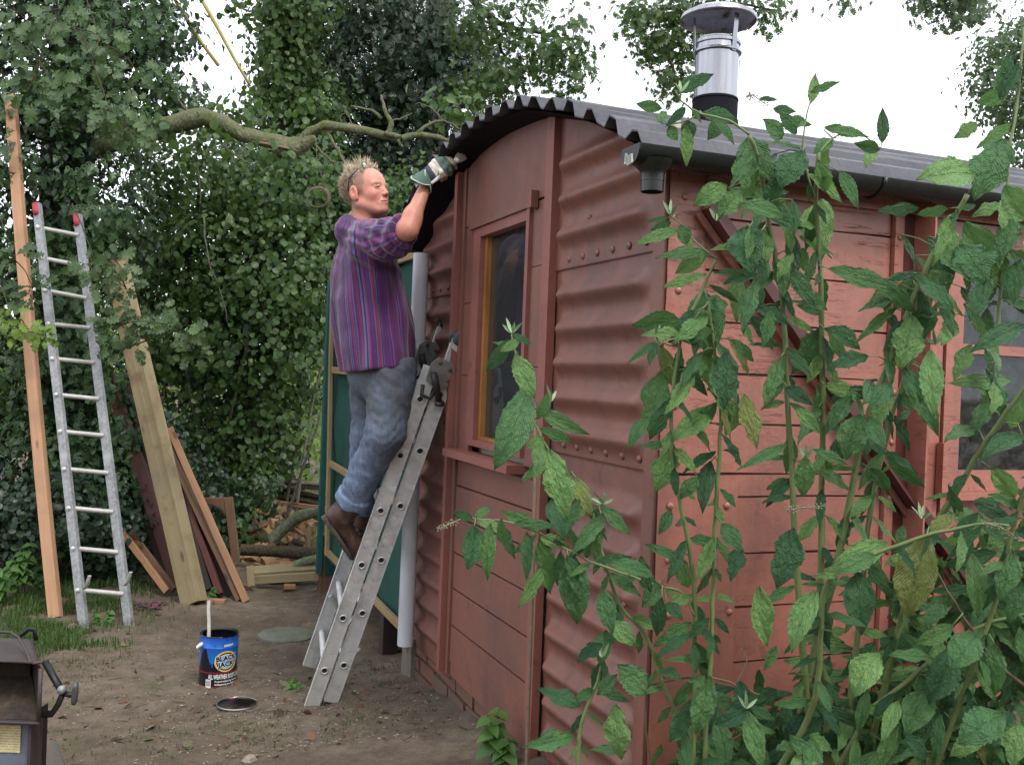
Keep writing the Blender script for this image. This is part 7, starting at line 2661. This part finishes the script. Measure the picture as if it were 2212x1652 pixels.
M['bud_young'] = simple('young_silvery_leaf', (.22, .32, .17), .6, var=.25, scale=80)
M['bud_stem'] = simple('green_stem', (.125, .170, .060), .6, var=.3, scale=35)
M['bud_wood'] = simple('brown_stem', (.12, .085, .05), .85, var=.4, scale=40, bump=.4)

def bud_leaf_mesh(seed, ragged=False, narrow=1.0):
    rng = np.random.default_rng(seed)
    NY, NX = 20, 8
    ys = np.linspace(0, 1, NY + 1)
    hw = np.interp(ys, [0, .06, .18, .36, .55, .75, .90, 1], [.04, .16, .36, .49, .47, .32, .14, .0]) * narrow
    V, LU, LV = [], [], []
    c1, c2, c3 = rng.uniform(-.10, .10), rng.uniform(.15, .60), rng.uniform(.05, .40)
    ph = rng.uniform(0, 6, 4)
    twist = rng.uniform(-.9, .9)
    for i, y in enumerate(ys):
        for k in range(NX + 1):
            x = -1 + 2 * k / NX
            w_ = hw[i]
            if k in (0, NX):
                w_ *= 1 + .07 * math.sin(y * 60 + ph[0])
                if ragged:
                    w_ *= 1 - .38 * max(0, math.sin(y * 13 + ph[1] + k)) * rng.uniform(.5, 1)
            px = x * w_ + c1 * math.sin(math.pi * y)
            tw_ = twist * (y - .3)
            pz = c3 * abs(x) * w_ - c2 * (y - .5) ** 2 * 1.2 + .3 * c2
            pz += .034 * math.sin(y * 21 + ph[2] + x * 2.5) * abs(x) + .022 * math.sin(x * 7 + ph[3] + y * 11)
            xo = px - c1 * math.sin(math.pi * y)
            px, pz = c1 * math.sin(math.pi * y) + xo * math.cos(tw_), pz + xo * math.sin(tw_)
            V.append((px, y, pz)); LU.append(x); LV.append(y)
    idx = np.arange((NY + 1) * (NX + 1)).reshape(NY + 1, NX + 1)
    F = np.stack([idx[:-1, :-1], idx[:-1, 1:], idx[1:, 1:], idx[1:, :-1]], -1).reshape(-1, 4)
    return npmesh('leaf', np.array(V), F, M['bud_leaf'], True, {'lu': np.array(LU), 'lv': np.array(LV), 'tint': np.full(len(V), .5)})
BL = [bud_leaf_mesh(s) for s in range(12)]
BR = [bud_leaf_mesh(20 + s, True) for s in range(8)]
BY = [bud_leaf_mesh(40 + s, False, .8) for s in range(3)]
for me in BY:
    me.materials.clear(); me.materials.append(M['bud_young'])

base_p = at(1760, 1760, 2.35); base_p.z = gza(base_p.x, base_p.y)
bud = thing('butterfly_bush', 'large buddleia bush with long crinkled leaves growing in front of the red wagon side', 'bush', base_p)
rb = random.Random(17)
NLEAF = [0]
BASES = []
STEMS = []
def bleaf(bx, by, tx, ty, w, Y=None, ragged=None, young=False, depth=None):
    if NLEAF[0] >= 299: return
    if Y is None:
        Y = 2.18 + .08 * math.sin(bx * .013 + by * .021) + rb.uniform(-.09, .09)
    B, T = at(bx, by, Y), at(tx, ty, Y + (depth if depth is not None else rb.uniform(-.05, .04)))
    d = T - B; L = d.length
    y = d.normalized()
    tc = (CAM - B).normalized()
    n_ = (tc + Vector((rb.uniform(-.35, .35), 0, rb.uniform(-.1, .6)))).normalized()
    n_ = (n_ - y * n_.dot(y)).normalized()
    x = y.cross(n_)
    wid = w * Y / FOC * 1.02
    L *= 1.08
    BASES.append((B.copy(), y.copy()))
    if ragged is None: ragged = rb.random() < .3
    me = rb.choice(BY if young else (BR if ragged else BL))
    Mx = Matrix((x * wid, y * L, n_ * wid * 1.1)).transposed().to_4x4()
    Mx.translation = B
    link('leaf', me, bud, None, Mx)
    NLEAF[0] += 1

def bstem(pts, r0, r1, mat='bud_stem', Y0=2.2, Y1=2.2, seed=0, leaves=0, name='stem'):
    n = len(pts)
    P = [at(x_, y_, Y0 + (Y1 - Y0) * i / (n - 1)) for i, (x_, y_) in enumerate(pts)]
    r0, r1 = r0 * .8, r1 * .8
    STEMS.append((P, r1, mat))
    o = twig(P, r0, r1, M[mat], bud, name, 9, .0015, seed)
    return P
# traced stems: base first
bstem([(1700, 1760), (1705, 1640), (1735, 1520), (1762, 1380), (1773, 1230), (1776, 1030), (1778, 900), (1775, 700), (1768, 520), (1762, 430), (1768, 330)], .012, .0055, Y0=2.35, Y1=2.15, seed=1)
bstem([(1735, 1700), (1745, 1560), (1735, 1400), (1722, 1250), (1712, 1040), (1700, 850), (1690, 640), (1672, 540), (1655, 440), (1640, 350), (1618, 292)], .011, .0055, Y0=2.32, Y1=2.12, seed=2)
bstem([(1780, 1720), (1790, 1500), (1765, 1400), (1800, 1250), (1832, 1100), (1850, 1000), (1880, 885), (1925, 770), (1990, 600), (2050, 490), (2090, 420)], .012, .0065, Y0=2.35, Y1=2.12, seed=3)
bstem([(1815, 1700), (1850, 1400), (1868, 1200), (1880, 1100), (1900, 1010), (1935, 870), (1985, 740), (2020, 620), (2042, 530)], .010, .0045, Y0=2.35, Y1=2.2, seed=4)
bstem([(1520, 1760), (1522, 1640), (1530, 1500), (1540, 1300), (1545, 1140), (1552, 1010), (1556, 890), (1545, 780), (1530, 650)], .0075, .0045, Y0=2.3, Y1=2.15, seed=5)
bstem([(1490, 1760), (1497, 1640), (1500, 1400), (1500, 1280), (1488, 1180), (1466, 1070), (1452, 980), (1450, 880), (1470, 740), (1520, 620), (1548, 560)], .0075, .004, Y0=2.3, Y1=2.12, seed=6)
bstem([(1500, 1330), (1478, 1282), (1420, 1265), (1370, 1245), (1310, 1226), (1235, 1192), (1160, 1150), (1095, 1126), (1055, 1123), (1010, 1118), (985, 1126)], .0042, .0020, Y0=2.25, Y1=2.25, seed=7)
bstem([(1500, 1620), (1430, 1470), (1400, 1380), (1335, 1300), (1300, 1190), (1272, 1085), (1228, 1030), (1188, 975), (1160, 925), (1146, 880), (1128, 810), (1108, 745), (1106, 722)], .006, .0024, Y0=2.3, Y1=2.3, seed=8)
bstem([(1250, 1760), (1248, 1650), (1252, 1590), (1262, 1540), (1288, 1480), (1298, 1440), (1308, 1400)], .007, .004, Y0=2.3, Y1=2.3, seed=9)
bstem([(1640, 1720), (1720, 1600), (1762, 1500), (1772, 1380), (1785, 1260), (1860, 1210), (1939, 1177), (2027, 1150), (2127, 1130), (2180, 1135)], .010, .003, 'bud_stem', 2.3, 2.0, 10)
bstem([(1780, 1720), (1870, 1550), (1960, 1470), (2047, 1397), (2120, 1350), (2230, 1320)], .008, .0045, 'bud_stem', 2.3, 2.2, 11)
bstem([(1860, 1720), (1930, 1400), (1990, 1190), (2060, 1070), (2120, 970), (2175, 890), (2240, 800)], .010, .006, Y0=2.35, Y1=2.05, seed=12)
bstem([(1990, 1740), (2080, 1500), (2150, 1300), (2185, 1150), (2240, 1000)], .009, .005, Y0=2.3, Y1=2.1, seed=13)
bstem([(2150, 780), (2165, 560), (2180, 340), (2200, 200), (2212, 60)], .006, .003, Y0=2.2, Y1=2.3, seed=14)
bstem([(1405, 1478), (1450, 1468), (1520, 1462), (1590, 1478), (1640, 1500)], .003, .0035, 'bud_wood', 2.3, 2.3, 15)
bstem([(1590, 1478), (1612, 1430), (1600, 1400)], .003, .002, 'bud_wood', 2.3, 2.3, 16)
bstem([(1780, 1560), (1755, 1470), (1770, 1400)], .014, .012, 'bud_wood', 2.35, 2.3, 17)
bstem([(1700, 1600), (1780, 1545), (1860, 1540), (1950, 1500), (2040, 1440)], .012, .007, 'bud_wood', 2.5, 2.4, 18)
bstem([(1515, 245), (1478, 262), (1440, 268), (1420, 262)], .0028, .0016, Y0=2.15, Y1=2.12, seed=19)
bstem([(1618, 292), (1575, 262), (1515, 245), (1480, 225), (1460, 200)], .0036, .002, Y0=2.12, Y1=2.12, seed=20)
bstem([(1655, 440), (1620, 490), (1600, 540)], .003, .002, Y0=2.12, Y1=2.1, seed=21)
bstem([(1530, 650), (1500, 690), (1480, 720), (1425, 742)], .0030, .0018, Y0=2.15, Y1=2.1, seed=22)
bstem([(1548, 560), (1500, 520), (1465, 480), (1447, 465)], .0026, .0016, Y0=2.12, Y1=2.1, seed=23)
bstem([(1768, 330), (1800, 300), (1850, 285), (1900, 320)], .003, .0016, Y0=2.15, Y1=2.2, seed=24)
bstem([(1762, 430), (1735, 330), (1740, 260), (1752, 215)], .003, .0018, Y0=2.15, Y1=2.15, seed=25)
bstem([(2212, 1480), (2150, 1430), (2080, 1330), (2020, 1230)], .006, .003, 'bud_wood', 2.25, 2.2, 26)
bstem([(1430, 1760), (1405, 1640), (1395, 1560), (1398, 1470)], .004, .0028, 'bud_wood', 2.35, 2.3, 27)

LEAVES = [
 (1100,732,1053,795,34),(1122,735,1082,758,22),(1113,765,1152,855,46),(1108,722,1145,742,20),(1140,840,1072,1003,76),(1160,905,1190,845,27),(1165,885,1268,935,34),(1175,945,1137,965,24),(1165,925,1232,955,28),
 (1185,970,1222,1115,68),(1245,1030,1278,1110,34),(1190,1080,1215,1162,52),(1300,1110,1268,1200,45),(1300,1090,1357,1150,32),(1025,1135,1010,1224,54),(1060,1130,1054,1246,38),(1083,1120,1092,1172,22),(1155,1135,1088,1106,34),
 (1020,1120,978,1105,20),(1025,1118,1058,1098,20),(1160,1155,1112,1192,22),(1165,1165,1187,1275,48),(1165,1160,1228,1182,28),(1235,1195,1246,1337,68),(1315,1215,1408,1245,36),(1300,1270,1322,1362,44),(1325,1340,1372,1392,42),
 (1300,1390,1250,1427,36),(1310,1360,1298,1432,40),(1255,1525,1165,1488,46),(1240,1590,1138,1612,50),(1290,1500,1332,1458,30),(1395,1500,1338,1438,60),(1330,1520,1342,1632,62),(1430,800,1404,928,72),(1400,900,1358,966,30),
 (1515,630,1532,762,82),(1525,550,1463,588,38),(1530,545,1423,557,38),(1470,485,1482,527,34),(1450,480,1408,497,22),(1445,470,1400,478,14),(1610,490,1626,588,78),(1650,450,1732,492,34),(1775,430,1776,552,72),
 (1735,535,1736,582,32),(1475,700,1372,702,52),(1420,740,1404,787,26),(1425,745,1452,832,34),(1415,738,1358,782,18),(1570,760,1564,877,62),(1520,760,1556,862,50),(1590,590,1591,692,36),(1635,590,1641,667,30),(1530,615,1592,652,16),
 (1605,690,1627,742,22),(1680,560,1691,637,42),(1710,580,1757,657,38),(1665,670,1649,747,34),(1770,710,1713,802,52),(1780,710,1852,752,44),(1790,715,1832,792,26),(1772,680,1723,660,22),(1790,580,1927,627,44),(1970,680,1944,792,70),
 (1965,620,1965,702,30),(2010,755,2016,892,52),(1950,790,2022,932,50),(2085,480,2182,622,84),(2070,530,2122,612,92),(2050,530,2034,642,56),(1985,450,1898,456,30),(2050,450,1983,462,26),(1990,600,1933,667,50),(1935,665,1853,737,26),
 (2212,700,2103,757,46),(2190,820,2058,827,44),(2115,835,2172,897,34),(1860,895,1829,987,64),(1880,900,1912,967,36),(1700,835,1752,872,32),(1720,880,1770,935,30),(1780,830,1842,847,36),(1925,830,1878,882,44),(1540,880,1448,952,50),
 (1590,870,1569,937,40),(1455,960,1419,1057,60),(1740,985,1734,1067,44),(1755,970,1827,1002,26),(1700,960,1598,1012,26),(1535,995,1519,1102,40),(1715,1030,1658,1092,26),(1910,975,1992,1047,34),(2212,940,2123,992,50),(2212,860,2184,922,44),
 (1715,1140,1679,1262,70),(2005,1155,1964,1322,86),(1915,1170,1798,1227,56),(1855,1235,1861,1362,66),(1765,1275,1714,1402,56),(1640,1265,1656,1387,54),(2010,1150,2062,1110,36),(2100,1195,2111,1327,44),(2110,1370,2058,1442,70),
 (2050,1400,2008,1512,66),(1920,1415,2012,1422,32),(1900,1410,1848,1502,70),(2170,1540,2078,1602,80),(2090,1525,2043,1582,44),(2150,1390,2150,1492,58),(2010,1490,1958,1582,66),(1615,1530,1548,1562,44),(1615,1535,1647,1652,48),
 (1620,1525,1672,1552,28),(1610,1520,1599,1473,34),(1535,1460,1504,1577,54),(1490,1535,1448,1597,38),(1490,1370,1423,1417,30),(1425,1260,1389,1307,40),(1430,1290,1419,1367,36),(1440,1300,1472,1337,30),(2060,1350,1983,1387,40),(2205,1560,2190,1655,60),
 (1460,200,1537,163,36),(1515,245,1588,262,40),(1620,295,1642,402,76),(1735,325,1688,402,68),(1590,345,1616,407,44),(1765,345,1782,412,36),(1815,370,1852,447,30),(1750,225,1761,163,26),(1750,200,1812,178,22),(1905,310,1906,238,28),
 (1780,275,1872,295,28),(1900,325,1848,310,28),(2105,375,1988,387,78),(2170,300,2108,424,90),(2110,265,2063,297,34),(2180,200,2113,222,36),(2160,215,2182,118,36),(2172,400,2214,472,62),(1570,400,1503,442,46),(1600,410,1548,467,52),
 (1430,235,1378,225,26),(1430,240,1430,267,28),(1445,272,1462,302,28),(1485,260,1492,302,34),(1640,215,1678,215,16),(1670,235,1717,242,24),(1690,262,1750,270,30),(1600,440,1690,470,38),(1690,380,1660,450,40),(1510,1030,1470,1075,34),
 (1600,1180,1580,1250,44),(1560,1130,1600,1190,40),(1450,1100,1425,1150,28),(1690,300,1650,260,40),(1720,290,1680,240,34),(1560,260,1530,300,34),(1800,300,1760,330,30),(2190,470,2160,560,50),(2205,560,2190,650,44),(1880,1010,1920,1060,32),
 (2060,1160,2110,1110,30),(2140,1010,2190,1070,44),(2120,1130,2170,1170,26),(2190,1190,2160,1290,52),(2040,1290,2000,1350,44),(1960,1250,1930,1330,40),(2212,1260,2180,1340,50),(2080,1120,2050,1050,26),
]
for L_ in LEAVES:
    bleaf(*L_)
# young silvery tips
for (bx, by, n_) in ((1106, 720, 4), (1302, 1088, 5), (1190, 868, 2), (1548, 478, 3), (1420, 738, 4), (1448, 466, 3), (1592, 880, 3), (1740, 992, 3), (2020, 745, 4), (1990, 1120, 4), (1612, 1530, 3), (1470, 200, 3), (1300, 1420, 3), (1640, 500, 3), (2080, 1150, 3)):
    for k in range(n_):
        a = -math.pi / 2 + (k - (n_ - 1) / 2) * .55 + rb.uniform(-.2, .2)
        bleaf(bx, by, bx + math.cos(a) * rb.uniform(22, 40), by + math.sin(a) * rb.uniform(22, 40), 9, young=True)
# inner and lower leaves of the bush
while NLEAF[0] < 298:
    px = rb.triangular(1500, 2230, 1950); py = rb.triangular(1340, 1680, 1600)
    if px < 1620 and py < 1500: continue
    a = rb.uniform(.15, 2.9); L_ = rb.uniform(60, 120)
    bleaf(px, py, px + math.cos(a) * L_, py + math.sin(a) * L_ * .9, rb.uniform(24, 44), 2.30 + rb.uniform(-.15, .35))
# leaf stalks joining every leaf to the nearest stem
def nearest(p):
    best = None
    for P_, r_, _m in STEMS:
        for a, c_ in zip(P_, P_[1:]):
            ab = c_ - a
            t = max(0, min(1, (p - a).dot(ab) / ab.length_squared))
            q_ = a + ab * t
            d_ = (q_ - p).length
            if best is None or d_ < best[0]: best = (d_, q_, r_)
    return best
m = MB()
for B, y in BASES:
    d_, q_, r_ = nearest(B)
    if d_ > .055 or d_ < .002: continue
    mid_ = B.lerp(q_, .5) - y * min(.02, d_ * .3) + Vector((0, 0, .004))
    m.tube([q_, mid_, B + y * .004], [.0019, .0016, .0012], 5)
stuff(m.obj('leaf_stalk', M['bud_stem'], bud, 'all'))
# smaller paired leaves at the joints of the stems
def arr(me):
    V = np.empty(len(me.vertices) * 3, np.float32); me.vertices.foreach_get('co', V)
    F = np.empty(len(me.loops), np.int32); me.loops.foreach_get('vertex_index', F)
    lu_ = np.empty(len(me.vertices), np.float32); me.attributes['lu'].data.foreach_get('value', lu_)
    lv_ = np.empty(len(me.vertices), np.float32); me.attributes['lv'].data.foreach_get('value', lv_)
    return V.reshape(-1, 3), F.reshape(-1, 4), lu_, lv_
SRC = [arr(x_) for x_ in BL[:4] + BR]
VV_, FF_, LU_, LV_, VR_ = [], [], [], [], []
nv = 0
for si, (P_, r_, mt_) in enumerate(STEMS):
    if mt_ != 'bud_stem': continue
    acc = 0; k = 0
    nxt = rb.uniform(.03, .06)
    for a, c_ in zip(P_, P_[1:]):
        seg = (c_ - a).length
        pos = 0
        while acc + (seg - pos) > nxt:
            pos += nxt - acc; acc = 0
            nxt = rb.uniform(.038, .075)
            p = a.lerp(c_, pos / seg)
            k += 1
            dirs = (c_ - a).normalized()
            for s_ in (-1, 1):
                if rb.random() < .25: continue
                an = k * 1.35 + rb.uniform(-.4, .4)
                side = Vector((math.cos(an) * s_, math.sin(an) * .6 * s_ - .15, 0))
                y = (side * rb.uniform(.4, 1) + Vector((0, 0, rb.uniform(-1.3, .2)))).normalized()
                n_ = (Vector((rb.uniform(-.4, .4), -.8, rb.uniform(.1, 1)))); n_ = (n_ - y * n_.dot(y)).normalized()
                x = y.cross(n_)
                L_ = rb.uniform(.035, .110); w_ = L_ * rb.uniform(.24, .40)
                V_, F_, lu_, lv_ = SRC[rb.randrange(len(SRC))]
                Mx = np.array([list(x * w_), list(y * L_), list(n_ * w_ * 1.2)])
                VV_.append(V_ @ Mx + np.array(p + y * .008)); FF_.append(F_ + nv); VR_.append(np.full(len(V_), rb.random())); LU_.append(lu_); LV_.append(lv_)
                nv += len(V_)
        acc += seg - pos
Vn_ = np.concatenate(VV_)
stuff(link('small_leaves', npmesh('small_leaves', Vn_, np.concatenate(FF_), M['bud_leaf_small'], True, {'lu': np.concatenate(LU_), 'lv': np.concatenate(LV_), 'vary': np.concatenate(VR_)}), bud))
# more of the lower mass as one part, small dense leaves behind
rng = np.random.default_rng(99)
BB = [(1700, 1620, 2.45, 180, 70, .2), (1900, 1580, 2.45, 200, 90, .22), (2100, 1560, 2.45, 160, 110, .22), (1600, 1590, 2.5, 90, 90, .15), (2120, 1250, 2.5, 110, 150, .15), (1960, 1420, 2.5, 120, 90, .15), (1800, 1750, 2.4, 350, 100, .25), (2300, 1300, 2.4, 120, 300, .25), (1420, 1690, 2.45, 120, 70, .12)]
P, Nn, tint = blob_points(BB, 1000, rng, 6, .07, .2)
q = P - np.array(CC); uu = q @ np.array(UU)
keep = (uu < -.14) & (P[:, 2] > gz_arr(P[:, 0], P[:, 1]) + .03)
P = P[keep]
VV_, FF_, LU_, LV_, VR_ = [], [], [], [], []
nv = 0
for p in P:
    a_ = rb.uniform(0, 6.28)
    y = Vector((math.cos(a_) * .8, math.sin(a_) * .5, rb.uniform(-1.4, .3))).normalized()
    n_ = Vector((rb.uniform(-.5, .5), -.7, rb.uniform(.0, 1.1))); n_ = (n_ - y * n_.dot(y)).normalized()
    x = y.cross(n_)
    L_ = rb.uniform(.06, .14); w_ = L_ * rb.uniform(.26, .42)
    V_, F_, lu_, lv_ = SRC[rb.randrange(len(SRC))]
    Mx = np.array([list(x * w_), list(y * L_), list(n_ * w_ * 1.2)])
    VV_.append(V_ @ Mx + p); FF_.append(F_ + nv); VR_.append(np.full(len(V_), rb.random())); LU_.append(lu_); LV_.append(lv_)
    nv += len(V_)
stuff(link('inner_leaves', npmesh('inner_leaves', np.concatenate(VV_), np.concatenate(FF_), M['bud_leaf_small'], True, {'lu': np.concatenate(LU_), 'lv': np.concatenate(LV_), 'vary': np.concatenate(VR_)}), bud))
# more hanging leaves in the upper and middle part of the bush
HB = [(1620, 380, 2.2, 90, 90, .08), (1770, 430, 2.2, 80, 110, .08), (2090, 470, 2.2, 120, 120, .10), (1560, 820, 2.2, 80, 140, .08), (1290, 1150, 2.3, 60, 120, .06), (1930, 760, 2.2, 110, 150, .08), (1490, 640, 2.2, 70, 90, .06), (2160, 720, 2.2, 70, 200, .08), (1680, 650, 2.2, 80, 120, .08)]
P, Nn, tint = blob_points(HB, 150, rng, 3, .06, .2)
VV_, FF_, LU_, LV_, VR_ = [], [], [], [], []
nv = 0
mst = MB()
for p in P:
    d_, q_, r_ = nearest(Vector(p))
    if d_ > .09: continue
    y = Vector((rb.uniform(-.7, .7), rb.uniform(-.5, .1), rb.uniform(-1.2, -.1))).normalized()
    n_ = Vector((rb.uniform(-.5, .5), -.8, rb.uniform(.1, 1.0))); n_ = (n_ - y * n_.dot(y)).normalized()
    x = y.cross(n_)
    L_ = rb.uniform(.07, .13); w_ = L_ * rb.uniform(.28, .42)
    V_, F_, lu_, lv_ = SRC[rb.randrange(len(SRC))]
    Mx = np.array([list(x * w_), list(y * L_), list(n_ * w_ * 1.2)])
    VV_.append(V_ @ Mx + p); FF_.append(F_ + nv); LU_.append(lu_); LV_.append(lv_); VR_.append(np.full(len(V_), rb.random()))
    nv += len(V_)
    mst.tube([q_, q_.lerp(Vector(p), .5) + Vector((0, 0, .006)), Vector(p)], [.0018, .0015, .0011], 5)
stuff(link('hanging_leaves', npmesh('hanging_leaves', np.concatenate(VV_), np.concatenate(FF_), M['bud_leaf_small'], True, {'lu': np.concatenate(LU_), 'lv': np.concatenate(LV_), 'vary': np.concatenate(VR_)}), bud))
stuff(mst.obj('leaf_stalk', M['bud_stem'], bud, 'all'))
# old flower spikes
fl = simple('faded_flower_spike', (.22, .20, .13), .9, var=.5, scale=120, bump=.5)
for i, pl_ in enumerate(([(985, 1126), (965, 1134), (944, 1143)], [(2125, 1128), (2160, 1138), (2205, 1165)], [(1700, 1102), (1735, 1096), (1785, 1092)], [(1612, 210), (1625, 205), (1660, 230)])):
    m = MB()
    P_ = [at(x_, y_, 2.22 if i == 0 else 2.0) for x_, y_ in pl_]
    for k in range(60):
        t = k / 60 * (len(P_) - 1.001)
        p = P_[int(t)].lerp(P_[int(t) + 1], t - int(t))
        d = Vector((rb.uniform(-1, 1), rb.uniform(-1, 1), rb.uniform(-1, 1))).normalized()
        r_ = .0065 * (1 - .6 * k / 60)
        m.lathe([(0, 0), (.0016, .002), (0, .0045)], p + d * r_, 4, axis=d, cap=False)
    m.tube(P_, [.002, .0015, .0008], 5)
    m.obj('flower_spike', fl, bud, 'all')
